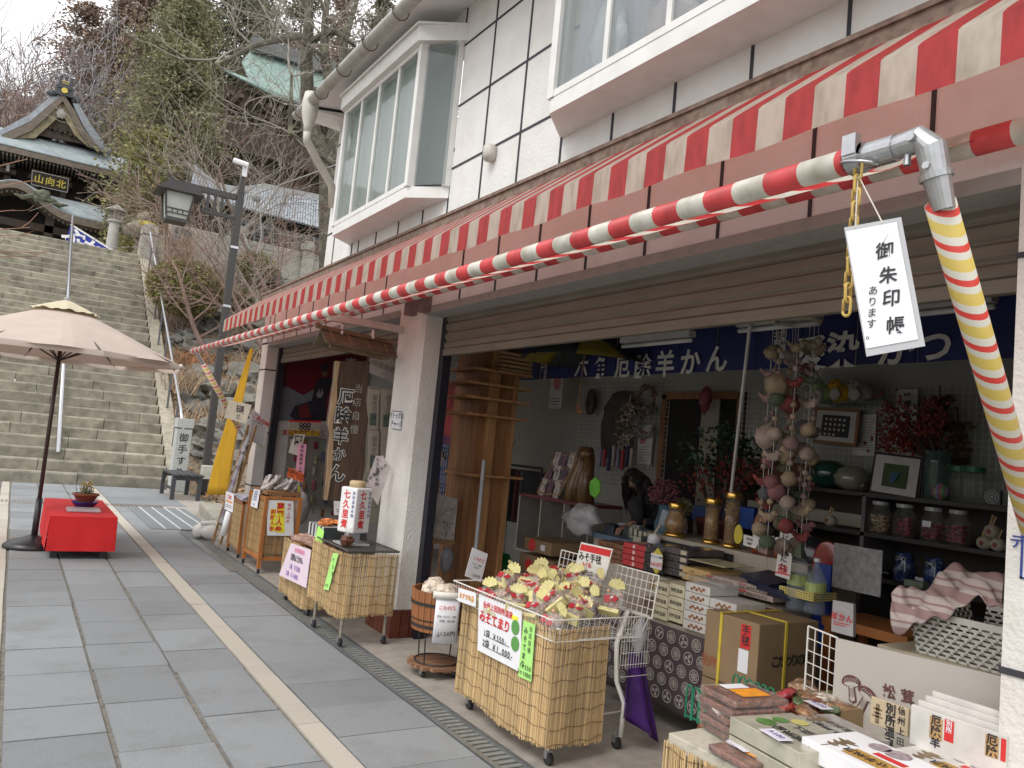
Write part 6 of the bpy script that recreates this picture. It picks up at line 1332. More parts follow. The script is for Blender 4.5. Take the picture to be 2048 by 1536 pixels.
for k_ in range(26):
    q = tpt(rnd.uniform(1440,1700), rnd.uniform(1395,1465), .62); q.z = rnd.uniform(.60,.66)
    o = MB(T=Matrix.Translation(q) @ Matrix.Rotation(rnd.uniform(-.9,.5),4,'Z') @ Matrix.Rotation(rnd.gauss(0,.25),4,'X')).ball((0,0,0), 1, 14, 8, .35, k_*1.7, (.055,.042,.016)).build('small_packet', mat('packet_%d' % (k_%7), PK[k_%7], .22, .55, 34, .8, 60, coat=.6), None, smooth=True)
    tag(o, 'small glossy snack packet heaped in the middle of the sales table', 'snack packet', 'small packets on the sales table')
# standing books / boxes at the right back
p0, p1 = at(1740,1395,x=2.66), at(1812,1420,x=2.66)
pg_ = fbox(2.64,(1742,1392),(1815,1475),.012,mat('pagoda_card', (.52,.42,.28), .6, .1, 6),'pagoda_card','cream card with a pagoda drawing and bold brush writing standing on the sales table','card'); face(pg_, [(sepia,[('R',.08,.35,.32,.42),('R',.1,.5,.3,.56),('R',.06,.62,.34,.68),('R',.15,.2,.25,.9)]),(INK(),[('別所温泉',.55,.22,.038,True,.03,1.0),('信州上田',.83,.15,.028,True,.02,1.2)])])
for k_ in range(4):
    o = fbox(2.60+.022*k_,(1822+14*k_,1408-9*k_),(2010,1560),.018,wb_m,'white_booklet_box',['front','second','third','rear'][k_]+' upright white sweets box in the row against the pillar','box')
    if k_ == 0: face(o, [(mat('tan_print',(.45,.28,.12)),[('R',.22,.12,.36,.65),('R',.80,.1,.93,.6)]),(RED(),[('R',.38,.08,.48,.6),('R',.95,.08,1,.6)]),(INK(),[('厄除羊',.29,.2,.034,True,.03),('厄除',.865,.2,.034,True,.03)]),(white_p,[('別所',.43,.16,.02,True,.02,1.0)])])
# matsutake board and wire grid panel
wbrd = fbox(2.83,(1666,1276),(1990,1600),.012,mat('board_white', (.50,.47,.42), .55, .03, 3),'mushroom_board','large white board with brown matsutake mushroom drawings and two kanji behind the sales table','board')
a0 = at(1666,1276,x=2.83); wbrd.data.clear_geometry(); wbrd.data.from_pydata([tuple(at(1672,1276,x=2.83)),tuple(at(2010,1355,x=2.83)),(2.83,at(2010,1355,x=2.83).y,.3),(2.83,at(1660,1480,x=2.83).y,.3)]+[tuple(Vector(q)+Vector((.012,0,0))) for q in (at(1672,1276,x=2.83),at(2010,1355,x=2.83),(2.83,at(2010,1355,x=2.83).y,.3),(2.83,at(1660,1480,x=2.83).y,.3))], [], [(0,1,2,3),(4,7,6,5),(0,4,5,1),(1,5,6,2),(3,2,6,7),(0,3,7,4)]); wbrd.modifiers.clear()
mbr = mat('mushroom_brown', (.13,.05,.045), .7, .4, 40)
def Bq(tl, tr, bl): return Board(at(*tl,x=2.83), at(*tr,x=2.83), at(*bl,x=2.83), .003)
B = Bq((1762,1365),(1800,1375),(1758,1392)); m = MB(); B.text(m,'松',.5,.5,.052,False,.03); B2 = Bq((1800,1378),(1836,1386),(1796,1402)); B2.text(m,'茸',.5,.5,.052,False,.03); m.build('lettering', mbr, wbrd)
m = MB(); pale = MB()
def mush(B, a, b, s, rot, mb=m, pb=pale):
    def q(x, y, l=.003): c, d = math.cos(rot), math.sin(rot); return B.p(a, b, l)+B.u*((x*c-y*d)*s)+B.d*((x*d+y*c)*s)
    cap = [q(math.cos(t)*1.0, -math.sin(t)*.75 if math.sin(t) > 0 else -math.sin(t)*.28) for t in [i*.3142 for i in range(20)]]; mb.add(cap, [tuple(range(20))])
    pb.add([q(math.cos(t)*.72, .05-math.sin(t)*.20, .005) for t in [i*.4 for i in range(16)]], [tuple(range(16))])
    for k in range(7): x = -.7+.23*k; pb.add([q(x,-.15,.005),q(x+.06,-.15,.005),q(x*.75+.10,-.5,.005),q(x*.75+.06,-.5,.005)], [(0,1,2,3)])
    mb.add([q(-.32,.2),q(.32,.2),q(.40,1.5),q(0,1.75),q(-.40,1.5)], [(0,1,2,3,4)]); pb.add([q(-.22,.26,.005),q(.22,.26,.005),q(.27,1.4,.005),q(0,1.55,.005),q(-.27,1.4,.005)], [(0,1,2,3,4)])
    for k in range(5): pb.v; x = -.2+.1*k; mb.add([q(x,.35,.007),q(x+.03,.35,.007),q(x*1.15+.03,1.2-.1*(k%2),.007),q(x*1.15,1.2-.1*(k%2),.007)], [(0,1,2,3)])
B = Bq((1690,1350),(1750,1365),(1685,1410)); mush(B,.25,.22,.042,-.1); mush(B,.80,.50,.044,.5)
B = Bq((1915,1420),(1985,1440),(1910,1480)); mush(B,.20,.40,.044,-.15); mush(B,.72,.22,.048,.25)
pale.build('drawing', mat('board_white', (.50,.47,.42)), wbrd)
m.build('drawing', mbr, wbrd)
gpn = MB(); gA_, gB_, gC_ = at(1617,1252,x=2.86), at(1676,1276,x=2.86), at(1603,1400,x=2.86); vv = Vector((0,0,gC_.z-gA_.z-.08))
for i in range(5): q = gA_.lerp(gB_, i/4); gpn.tube([q, q+vv], .0022 if i not in (0,) else .004, 4)
for i in range(9): q = vv*(i/8); gpn.tube([gA_+q, gB_+q], .0022 if i else .004, 4)
tag(gpn.build('wire_grid', wire_w, None), 'white wire grid panel standing beside the mushroom board', 'wire panel')
for k_, (px_, py_, xx) in enumerate(((1412,1384,2.42),(1505,1362,2.66))):
    m = MB(); q = at(px_,py_,x=xx); zb = q.z-.13
    for i in range(6): y = q.y+.10-.036*i; m.tube([(q.x,y,zb),(q.x,y,q.z-.015),(q.x,y-.008,q.z),(q.x,y-.022,q.z),(q.x,y-.030,q.z-.015),(q.x,y-.030,zb)],.0042,6)
    m.tube([(q.x,q.y+.10,zb+.01),(q.x,q.y-.11,zb+.01)],.0035,5); tag(m.build('wire_divider', mat('green_wire', (.01,.16,.08), .35), None), ['green looped wire divider at the far corner of the sales table','green looped wire divider before the carton stack'][k_], 'wire rack')
# laundry basket and towel
lb = thing('laundry_basket', 'white perforated plastic basket on a cream box near the pillar', 'basket', (3.3,1.7,.8))
MB().box(3.0,3.6,1.2,1.88,.815,.875).build('support_box', mat('support_cream', (.40,.35,.25), .7), None, bevel=.004); tag(bpy.data.objects['support_box'], 'cream board top under the perforated basket', 'box')
MB().box(3.02,3.6,1.22,1.86,.30,.81).build('cupboard_box', mat('dark_void', (.02,.02,.02)), None); tag(bpy.data.objects['cupboard_box'], 'dark cupboard under the cream board behind the mushroom board', 'cupboard')
m = MB(); BW = [(3.04,1.74),(3.04,1.25),(3.50,1.25),(3.50,1.74)]; pl_m = mat('basket_white', (.60,.58,.52), .45, .04)
def side(p, q, z0, z1, flare):
    L = Vector((q[0]-p[0],q[1]-p[1],0)); n_ = int(L.length/.036); rows = 8; nrm = Vector((L.y,-L.x,0)).normalized(); nrm = nrm if nrm.dot(Vector((p[0]-3.27,p[1]-1.5,0))) > 0 else -nrm
    P = lambda u, v: Vector((p[0],p[1],0))+L*u+nrm*flare*v+Vector((0,0,z0+(z1-z0)*v))
    for j in range(rows+1): v0, v1 = j/rows*.86, j/rows*.86+(.055 if j < rows else .14); m.add([P(0,v0),P(1,v0),P(1,v1),P(0,v1)], [(0,1,2,3)])
    for j in range(rows):
        for i in range(n_+1): u0 = min(1,(i+(.5 if j%2 else 0))/n_); u1 = min(1,u0+.28/n_); m.add([P(u0,j/rows*.86),P(u1,j/rows*.86),P(u1,(j+1)/rows*.86),P(u0,(j+1)/rows*.86)], [(0,1,2,3)])
for i in range(4): side(BW[i], BW[(i+1)%4], .878, 1.05, .05)
m.add([(3.04,1.74,.88),(3.04,1.25,.88),(3.50,1.25,.88),(3.50,1.74,.88)], [(0,1,2,3)]); m.build('body', pl_m, lb, solid=.004)
twl = stripes('towel_stripes', (.30,.20,.19), (.46,.40,.37), .085, 2, .42, third=((.62,(.30,.19,.19)),(.72,(.46,.40,.37))), dirt=(.7,.62,.6), damt=.4, rough=.95)
_tt = [at(1783,1188,x=3.02), at(1830,1178,x=3.1), at(1880,1150,x=3.25), at(1930,1132,x=3.3), at(2015,1148,x=3.3)]; _tb = [at(1797,1262,x=2.96), at(1850,1247,x=2.95), at(1905,1222,x=2.96), at(1955,1200,x=2.98), at(2015,1212,x=2.98)]
def towel(u, v):
    i = min(3, int(u*4)); f = u*4-i; a, b = _tt[i].lerp(_tt[i+1], f), _tb[i].lerp(_tb[i+1], f)
    return a.lerp(b, v)+Vector((-.03*math.sin(v*3.1)+.012*math.sin(u*19+v*6), 0, .022*math.sin(u*13+v*5)*(1-v*.5)+.010*math.sin(u*31-v*9)))
tw = MB().grid(towel, 60, 26).build('towel', twl, None, smooth=True, solid=.006); tag(tw, 'dusty pink and cream striped towel draped over the perforated basket', 'towel')
# hanging plastic bag, orange stool, clear sheet
sheet('plastic_bag', 'white plastic shopping bag with small red print hanging from a hook', 'bag', at(1666,1200,x=3.5), at(1707,1208,x=3.5), at(1662,1262,x=3.5), mat('bag_white', (.50,.48,.48), .4, .15, 6, .4, 20), .02, None, [(RED(), [('羊かん',.5,.5,.04,False,.02),('L',.1,.68,.9,.68,.004),('L',.1,.75,.7,.75,.004)])], br=at(1706,1274,x=3.5))
st_ = thing('wooden_stool', 'orange brown wooden stool holding a clear file behind the white bag', 'stool', (4.0,2.5,0)); sy = at(1740,1185,x=4.0)
MB().box(3.95,4.35,sy.y-.25,sy.y+.25,.70,.75).build('seat', orw, st_); 
for dx in (3.98,4.30):
    for dy in (-.22,.22): MB().box(dx-.02,dx+.02,sy.y+dy-.02,sy.y+dy+.02,0,.70).build('leg', orw, st_)
o = fbox(4.0,(1668,1085),(1760,1195),.01,mat('clear_file', (.34,.34,.34), .15, .25, 30, alpha=.75),'clear_file','grey translucent plastic file standing on the orange stool','file')
# back shelves at the right
sh = thing('wall_shelf', 'dark brown wall shelving along the rear wall of the shop', 'shelf', (5.6,3.2,0))
dkw = mat('dark_shelf', (.035,.028,.024), .55, .2, 8)
SX = 5.40
for z, y0, y1 in ((1.44,1.3,4.9),(1.15,1.3,4.95),(.84,1.3,4.9),(.5,1.3,4.9)): MB().box(SX,5.88,y0,y1,z-.03,z).build('board', dkw, sh)
MB().box(5.86,5.89,1.3,4.95,.3,1.42).build('back_panel', mat('back_brown', (.05,.038,.03), .7), sh)
for y in (1.6,2.25,3.55,4.9): MB().box(SX,5.86,y-.015,y+.015,0,1.42).build('upright', mat('upright_grey', (.14,.13,.125), .6), sh)
MB().box(SX+.25,5.84,3.6,4.85,1.16,1.26).build('cream_rail', CR, sh)
def on(px, py, z, x=5.5): return (x, at(px, py, x=x).y, z)
def vase(c, prof, m_, label, cat='vase'): o = MB().lathe(prof, c, 20).build('vase', m_, None, smooth=True); tag(o, label, cat); return o
vase(on(1655,975,1.44), [(.05,0),(.13,.05),(.16,.12),(.13,.19),(.07,.22),(.05,.22)], mat('glaze_green', (.015,.06,.04), .2, .2, coat=.6), 'large dark green glazed jar on the top shelf')
vase(on(1703,985,1.44), [(.05,0),(.12,.04),(.14,.10),(.11,.16),(.05,.19),(.04,.19)], mat('glaze_grey', (.20,.20,.15), .25, .2, coat=.5), 'pale grey green glazed jar on the top shelf')
vase(on(1724,1000,1.44), [(.03,0),(.055,.03),(.05,.08),(.02,.12),(.02,.14)], mat('glaze_brown', (.07,.055,.04), .25, .2, coat=.5), 'small brown vase beside the framed kingfisher')
vase(on(1500,985,1.44), [(.06,0),(.08,.1),(.07,.12)], mat('glaze_dark', (.02,.02,.025), .3), 'dark round pot on the top shelf near the doorway')
MB().box(5.42,5.62,4.0,4.75,1.44,1.62).build('planter', mat('planter_red', (.16,.05,.035), .6, .15), None, bevel=.01); tag(bpy.data.objects['planter'], 'long brownish red planter behind the hanging mobile', 'planter')
fr = thing('framed_photo', 'black framed photograph of a blue kingfisher standing on the top shelf', 'picture', (5.45,3.5,1.44))
tl, tr, bl, br = at(1750,903,x=5.48), at(1848,915,x=5.46), at(1737,985,x=5.40), at(1838,993,x=5.40); bl.z = 1.445; br.z = 1.445
o = MB().slab([tl,bl,br,tr], -.015).build('frame', mat('frame_black', (.02,.018,.016), .4), fr); B = Board(tl, tr, bl, .006); B.n = -B.n if B.n.x > 0 else B.n
for a0_, b0_, a1_, b1_, m_, l in ((.05,.06,.95,.95,mat('mount_white', (.46,.44,.41), .6),.006),(.25,.25,.76,.80,mat('photo_green', (.05,.07,.02), .5, .3, 9),.009)): m = MB(); B.rect(m,a0_,b0_,a1_,b1_,l); m.build('picture', m_, fr)
m = MB(); B.disc(m,.5,.55,.035,0,10,.012); B.rule(m,.52,.5,.66,.40,.01); B.rule(m,.5,.6,.44,.7,.02); [m.v.__setitem__(i, tuple(Vector(v)+Vector((-.012,0,0)))) for i, v in enumerate(m.v)]; m.build('bird', mat('bird_blue', (.03,.10,.16), .5), fr)
gv = vase(on(1872,985,1.44), [(.07,0),(.085,.04),(.075,.25),(.095,.34),(.085,.34),(.07,.25)], mat('vase_glass', (.10,.16,.14), .08, .2, alpha=.55, coat=.5), 'tall dark glass vase holding red berry branches')
rnd.seed(8); br_ = thing('berry_branches', 'spreading branches with red berries in the tall glass vase', 'plant', (5.5,3.0,1.7)); m = MB(); bm2 = MB(); c = Vector(on(1872,985,1.7))
for i in range(26):
    e = at(rnd.uniform(1745,1885), rnd.uniform(790,900), x=rnd.uniform(5.3,5.7)); mid = (c+e)/2+Vector((0,rnd.gauss(0,.05),.03)); m.tube([c, mid, e], [.007,.005,.002], 4)
    for k_ in range(26): q = mid.lerp(e, rnd.random())+Vector((rnd.gauss(0,.03),rnd.gauss(0,.04),rnd.gauss(0,.035))); bm2.ball(q, rnd.uniform(.008,.014), 5, 4)
m.build('twig', mat('twig_dark', (.06,.035,.025), .8), br_); bm2.build('berry', mat('berry_red', (.19,.03,.02), .4, .3, 20), br_)
df = thing('dried_flowers', 'bunch of brown dried lotus pods standing behind the red berries', 'plant', (5.6,2.9,1.7)); m = MB(); c = Vector(on(1865,960,1.7,5.6))
for i in range(16): e = at(rnd.uniform(1838,1900), rnd.uniform(800,880), x=5.65); m.tube([c,e],[.004,.003],4); m.ball(e,.035,7,6,.3,i,(.6,.7,1.3))
m.build('pod', mat('dried_brown', (.14,.075,.04), .8, .4, 20), df)
for k_, (px_, t0, b0, c0_) in enumerate(((1915,815,935,(.17,.10,.05)),(1880,770,860,(.15,.06,.05)))):
    m = MB(); e = at(px_,t0,x=5.80); b_ = at(px_,b0,x=5.80); m.tube([e,b_],.006,4)
    for i in range(160): q = e.lerp(b_, rnd.uniform(.25,1))+Vector((rnd.gauss(0,.02),rnd.gauss(0,.045),0)); leaf(m, q, .03)
    tag(m.build('dried_bunch', mat('dried%d' % k_, c0_, .8, .4, 9, isl=.4), None), ['long dried ochre bouquet hung on the white wall grid','short dried reddish bouquet hung high on the wall grid'][k_], 'dried bouquet')
for k_, px_ in enumerate((1918,1948)):
    c = on(px_,1005,1.44,5.5); t = thing('empty_jar', ['left','right'][k_]+' of the two empty clear jars with green lids', 'jar', c); MB().lathe([(.07,0),(.07,.19),(.055,.21)], c, 16).build('glass', glassc, t, smooth=True); MB().lathe([(.062,.21),(.065,.245)], c, 16).build('lid', mat('lid_green', (.02,.14,.07), .4), t)
m = MB().ball(on(1880,1010,1.50,5.42),.06,8,5); o = m.build('paper_ball', stripes('patchwork', (.10,.28,.12), (.35,.10,.10), .05, 1, .3, third=((.6,(.1,.12,.35)),(.8,(.4,.3,.32)))), None); tag(o, 'faceted many coloured paper ball at the foot of the glass vase', 'ornament')
o = fbox(5.44,(1968,978),(2000,1010),.03,mat('plaque_dark', (.07,.075,.08), .5, .2, 20),'tile_plaque','square dark tile with a pale mandala pattern at the end of the top shelf','tile'); face(o,[(mat('plaque_print',(.33,.33,.31)),[('D',.5,.5,.045,.038,16),('D',.5,.5,.028,.02,12),('D',.5,.5,.01,0,8)])])
pickle = mat('purple_pickle', (.26,.04,.08), .4, .6, 30, isl=.3)
for k_, (px_, py_, mm, lab) in enumerate(((1760,1040,mat('mixed_pickle', (.35,.25,.12), .4, .6, 30),'clear jar of mixed beige dried goods, first in the row of filled jars'),(1808,1050,pickle,'second filled jar, purple red pickles'),(1865,1062,pickle,'third filled jar, purple red pickles with a white tag'),(1915,1072,pickle,'last filled jar before the grey uprights, purple red pickles'))):
    c = on(px_,py_+8,1.15,5.46); t = thing('pickle_jar', lab, 'jar', c); m = MB(); 
    for i in range(60): m.ball((c[0]+rnd.uniform(-.045,.045),c[1]+rnd.uniform(-.05,.05),c[2]+rnd.uniform(.02,.13)),.016,5,4,.4,i,(1,1.4,.6))
    m.build('contents', mm, t); MB().lathe([(.075,0),(.08,.02),(.08,.15),(.055,.19),(.055,.21)], c, 8, cap=False).build('glass', glassc, t); MB().lathe([(.058,.21),(.058,.235)], c, 14).build('lid', mat('lid_clear', (.4,.4,.4), .2), t)
    if k_ == 2: sheet('tag', None, None, (c[0]-.082,c[1]+.03,c[2]+.14), (c[0]-.082,c[1]-.03,c[2]+.14), (c[0]-.082,c[1]+.03,c[2]+.10), white_p, .002, t)
bell = mat('clay_white', (.42,.39,.31), .6, .1, 9)
for k_, (px_, py_) in enumerate(((1970,1078),(1997,1083),(1985,1052),(1660,1058))):
    c = on(px_,py_,0,5.42); c = (c[0], c[1], 1.15 if k_ != 2 else 1.23); t = thing('clay_bell', ['front left','front right','topmost','solitary'][k_]+' white clay bell with painted flower and straw loop', 'bell', c); MB().ball((c[0],c[1],c[2]+.045),.05,12,8,0,0,(1,1,.9)).build('body', bell, t, smooth=True); MB().tube([(c[0],c[1],c[2]+.09),(c[0],c[1]-.02,c[2]+.14),(c[0],c[1]+.0,c[2]+.15),(c[0],c[1]+.015,c[2]+.09)],.006,5).build('loop', mat('rope_straw', (.50,.36,.18)), t); MB().ball((c[0]-.048,c[1],c[2]+.045),.016,6,4,.3,k_,(.2,1,1)).build('painted_flower', mat('paint_red', (.25,.06,.05)), t)
owlm = mat('owl_blue', (.03,.06,.18), .2, .6, 18, coat=.7, isl=.1, dirt=(.50,.52,.55), dscale=22, damt=1)
for k_, (px_, py_) in enumerate(((1810,1132),(1870,1142))):
    c = on(px_,py_,.84,5.42); t = thing('owl_figurine', ['blue and white porcelain owl on the lower shelf beside the dark bowl','blue and white porcelain owl on the lower shelf nearer the pillar'][k_], 'figurine', c)
    MB().lathe([(.055,0),(.07,.03),(.075,.09),(.06,.14),(.062,.17),(.045,.20),(.0,.215)], c, 18).build('body', owlm, t, smooth=True)
    for s in (-1,1): MB().lathe([(.022,0),(.004,.02)], (c[0]-.02,c[1]+s*.038,c[2]+.19), 8).build('ear', owlm, t); MB().ball((c[0]-.058,c[1]+s*.024,c[2]+.165),.014,10,6,0,0,(.5,1,1)).build('eye', mat('eye_white', (.5,.5,.5), .3), t); MB().ball((c[0]-.063,c[1]+s*.024,c[2]+.165),.009,8,6,0,0,(.6,1,1)).build('pupil', mat('ink_black', (.02,.02,.025)), t)
    MB().lathe([(.010,0),(.002,-.028)], (c[0]-.064,c[1],c[2]+.158), 6).build('beak', mat('beak', (.05,.05,.06), .4), t)
o = vase(on(1776,1135,.84), [(.03,0),(.06,.02),(.07,.05),(.065,.05)], mat('lacquer_black', (.012,.014,.02)), 'small dark bowl beside the blue owls', 'bowl')
sheet('price_card', 'tiny white card between the two owls', 'price card', on(1832,1120,.90,5.38), on(1852,1122,.90,5.38), on(1832,1120,.85,5.38), white_p, .002)
for k_ in range(7): c = on(1945+13*k_,1125,.84,5.44); o = MB().ball((c[0],c[1],c[2]+.04),.04,9,7).build('zodiac_charm', mat('charm_grey', (.22,.21,.22), .4, .4, 30), None, smooth=True); tag(o, 'small grey clay charm with a red string in the row behind the towel', 'charm', 'clay charms')
o = fbox(5.0,(1808,1158),(1845,1178),.08,mat('carton_green', (.30,.38,.28), .5, .4, 20),'milk_carton','small green and white carton beside the towel','carton')
# soft toys on glass shelf
MB().box(5.55,5.86,at(1640,800,x=5.6).y-.75,at(1640,800,x=5.6).y,2.13,2.14).build('glass_shelf', mat('shelf_glass', (.2,.24,.22), .1, alpha=.5), None); tag(bpy.data.objects['glass_shelf'], 'glass shelf carrying the soft toy birds high on the rear wall', 'shelf')
for k_, (px_, py_, cc, lab) in enumerate(((1648,785,(.28,.40,.18),'pale green soft toy bird, first on the glass shelf'),(1683,785,(.55,.33,.02),'yellow orange soft toy bird on the glass shelf'),(1722,785,(.34,.34,.33),'grey and white soft toy owl on the glass shelf'))):
    c = on(px_,py_,2.14,5.65); t = thing('soft_toy', lab, 'toy', c); pm = mat('plush%d' % k_, cc, .95, .15, 9, .5, 90); MB().ball((c[0],c[1],c[2]+.07),.085,14,10,.15,k_,(1,1.15,.95)).ball((c[0]-.03,c[1]+.04,c[2]+.14),.055,12,9,0,0).build('body', pm, t, smooth=True); MB().ball((c[0]-.10,c[1]-.01,c[2]+.06),.05,10,7,.3,k_,(.4,1,1)).build('belly', mat('plush_white', (.42,.40,.36), .95), t, smooth=True)
    MB().ball((c[0]-.082,c[1]+.055,c[2]+.15),.008,6,5).ball((c[0]-.082,c[1]+.02,c[2]+.15),.008,6,5).build('eye', mat('ink_black', (.02,.02,.025)), t)
# wall grids, frames, notes on the rear wall
def grid(tl, br, x, s, label, m_=None, r=.002):
    a, b = at(*tl, x=x), at(*br, x=x); m = MB(); y = b.y
    while y < a.y: m.box(x-r,x+r,y-r,y+r,b.z,a.z); y += s
    z = b.z
    while z < a.z: m.box(x-r,x+r,b.y,a.y,z-r,z+r); z += s
    tag(m.build('wall_grid', m_ or mat('grid_white', (.55,.54,.50), .5), None), label, 'wire grid'); return m
grid((1160,772),(1325,985),5.84,.05,'white wire grid on the rear wall behind the masks and wreaths')
grid((1640,778),(2020,1000),5.84,.05,'white wire grid on the rear wall behind the dried flowers')
grid((1478,775),(1545,905),5.60,.045,'small white wire grid hung beside the doorway')
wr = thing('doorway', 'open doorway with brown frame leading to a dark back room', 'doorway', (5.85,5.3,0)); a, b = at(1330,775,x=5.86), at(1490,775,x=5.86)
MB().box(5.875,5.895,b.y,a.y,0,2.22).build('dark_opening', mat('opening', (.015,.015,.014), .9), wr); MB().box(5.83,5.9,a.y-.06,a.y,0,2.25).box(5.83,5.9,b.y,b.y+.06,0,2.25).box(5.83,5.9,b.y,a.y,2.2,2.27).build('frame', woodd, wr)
MB().box(5.86,5.88,at(1440,800,x=5.86).y-.0,at(1405,800,x=5.86).y,0,2.2).build('pale_door', mat('pale_door', (.30,.28,.22), .6), wr)
for k_, (px_, py_, w, h, lab, items) in enumerate(((1290,890,.22,.42,'white paper calendar on the rear wall grid above the woman',[(RED(),[('R',.15,.15,.85,.18)]),(mat('photo_pink',(.4,.15,.22),.5,.5,20),[('R',.1,.25,.55,.48)]),(INK(),[('L',.1,.55+.07*i,.9,.55+.07*i,.004) for i in range(6)])]),(1112,782,.26,.44,'white poster with a round mountain emblem below the navy shop curtain',[(mat('emblem_pink',(.5,.18,.2)),[('D',.55,.28,.085,0,20)]),(NAVY(),[('R',.3,.28,.8,.36),('L',.1,.72,.9,.72,.008),('L',.1,.80,.9,.80,.008),('L',.1,.88,.7,.88,.008)]),(mat('emblem_green',(.08,.25,.06)),[('R',.33,.36,.77,.42)])]),(1728,870,.20,.34,'white printed certificate pinned on the wall grid beside the berry branches',[(INK(),[('L',.12,.2+.06*i,.88,.2+.06*i,.003) for i in range(12)])]),(1812,830,.17,.40,'narrow white pack with black brush kanji hung on the wall grid',[(INK(),[('長寿',.55,.3,.07,True,.03),('美郷',.5,.1,.03,False)])]))):
    x = 5.82 if k_ != 1 else 5.6; p = at(px_, py_, x=x); sheet('wall_poster', lab, 'poster', (x,p.y+w/2,p.z+h/2), (x,p.y-w/2,p.z+h/2), (x,p.y+w/2,p.z-h/2), mat('poster_paper', (.52,.51,.48), .6), .003, None, items)
p = at(1675,848,x=5.75); o = sheet('framed_display', 'brown framed black panel of small pale shells on the wall grid', 'picture', (5.75,p.y+.22,p.z+.14), (5.75,p.y-.20,p.z+.12), (5.72,p.y+.22,p.z-.16), woodd, .02, None, [(mat('mount_white', (.46,.44,.41)),[('R',.06,.08,.94,.92,.002)]),(INK(),[('R',.2,.2,.82,.8,.005)]),(mat('shell', (.45,.42,.36)),[('D',.3+.1*(i%5),.32+.14*(i//5),.012,0,8,.008) for i in range(18)])])
mk = thing('carved_mask', 'dark carved wooden mask hung on the wall grid', 'mask', (5.8,6.9,2)); p = at(1182,805,x=5.78); MB().ball(p,.13,12,9,.25,3,(.35,.7,1.2)).build('face', mat('mask_wood', (.06,.035,.03), .5, .4, 9), mk, smooth=True); MB().ball(p+Vector((-.05,0,-.02)),.03,8,6,0,0,(.8,.7,1.2)).build('nose', mat('mask_wood', (.06,.035,.03)), mk)
gr = thing('straw_gourd_board', 'large dark slab of bark shaped like a gourd on the wall grid', 'wall ornament', (5.8,6.6,1.8)); p = at(1240,815,x=5.78); q = at(1228,865,x=5.78); MB().ball(p,.26,16,10,.3,1,(.12,1.0,.7)).ball(q,.32,16,10,.3,5,(.12,.75,1.05)).build('slab', mat('bark_slab', (.055,.045,.038), .8, .4, 8), gr, smooth=True)
for k_, (px_, py_, cc, lab) in enumerate(((1292,800,(.20,.13,.09),'brown twig wreath on the wall grid'),(1290,845,(.28,.25,.26),'pale blue and white dried flower wreath below the brown wreath'))):
    c = at(px_,py_,x=5.76); m = MB(); m.tube([(c.x,c.y+.13*math.cos(i*.4),c.z+.15*math.sin(i*.4)) for i in range(17)],.014,5)
    for i in range(220): a = rnd.random()*6.28; leaf(m, Vector((c.x+rnd.gauss(0,.02),c.y+.13*math.cos(a)+rnd.gauss(0,.02),c.z+.15*math.sin(a)+rnd.gauss(0,.02))), .022)
    tag(m.build('wreath', mat('wreath%d' % k_, cc, .8, .4, 12, isl=.4), None), lab, 'wreath')
m = MB(); a, b = at(1262,790,x=5.72), at(1245,905,x=5.72); m.tube([a,b],.008,4)
for i in range(380): q = a.lerp(b, rnd.uniform(.15,1))+Vector((rnd.gauss(0,.02),rnd.gauss(0,.06),0)); leaf(m, q, .026)
tag(m.build('dried_garland', mat('garland_cream', (.34,.29,.22), .8, .4, 9, isl=.5), None), 'cream dried flower garland hanging over the bark slab', 'garland')
for k_ in range(8):
    p = at(1200+9*k_, 912+(k_%3)*4, x=5.70); o = MB().cb(p,(.03,.045,rnd.uniform(.14,.26))).build('cloth_charm', mat('charm%d' % (k_%4), ((.26,.22,.34),(.33,.04,.05),(.04,.04,.09),(.36,.31,.28))[k_%4], .8, .3, 9), None, bevel=.01); tag(o, ['lilac','red','dark navy','cream'][k_%4]+' cloth charm hanging under the wall grid', 'charm', 'cloth charms %s' % ['lilac','red','navy','cream'][k_%4])
# navy shop curtain with white letters
noren_m = mat('noren_navy', (.010,.014,.085), .8, .12, 4)
nr = thing('shop_curtain', 'long navy shop curtain with large white lettering across the ceiling', 'curtain', (4.0,4,2.3))
for i in range(13):
    y0 = 6.28-.355*(i+1); f = lambda u, v, y0=y0, i=i: (4.0+.012*math.sin(u*5+i*2)*v, y0+.35*u, 2.56-.39*v)
    MB().grid(f, 6, 3).build('panel', noren_m, nr, smooth=True, solid=.003)
MB().tube([(4.0,6.4,2.565),(4.0,1.6,2.565)],.012,6).build('rod', mat('rod_dark', (.05,.05,.05)), nr)
nw = mat('noren_white', (.50,.49,.46), .8); m = MB()
for ch_, px_, py_, s_ in (('六',1163,733,.20),('角',1201,736,.20),('厄',1245,734,.20),('除',1285,733,.21),('羊',1330,728,.22),('か',1380,724,.22),('ん',1433,718,.22),('愛',1622,708,.24),('染',1685,700,.24),('か',1790,696,.24),('つ',1868,692,.22)):
    p = at(px_, py_, x=3.985); B = Board((3.985,p.y+.1,2.45),(3.985,p.y-.1,2.45),(3.985,p.y+.1,2.25),.0); B.text(m, ch_, .5, (2.45-p.z)/.2, s_*.92, True, .025)
for tx, px_, py_, s_ in (('信州別所温泉',1093,718,.05),('厄除羊羹',1086,722,.05),('別所温泉',1566,690,.05),('北向観音',1553,694,.05)):
    p = at(px_, py_, x=3.985); B = Board((3.985,p.y+.1,p.z+.1),(3.985,p.y-.1,p.z+.1),(3.985,p.y+.1,p.z-.1),.0); B.text(m, tx, .5, .1, s_, True, .02)
m.build('lettering', nw, nr)
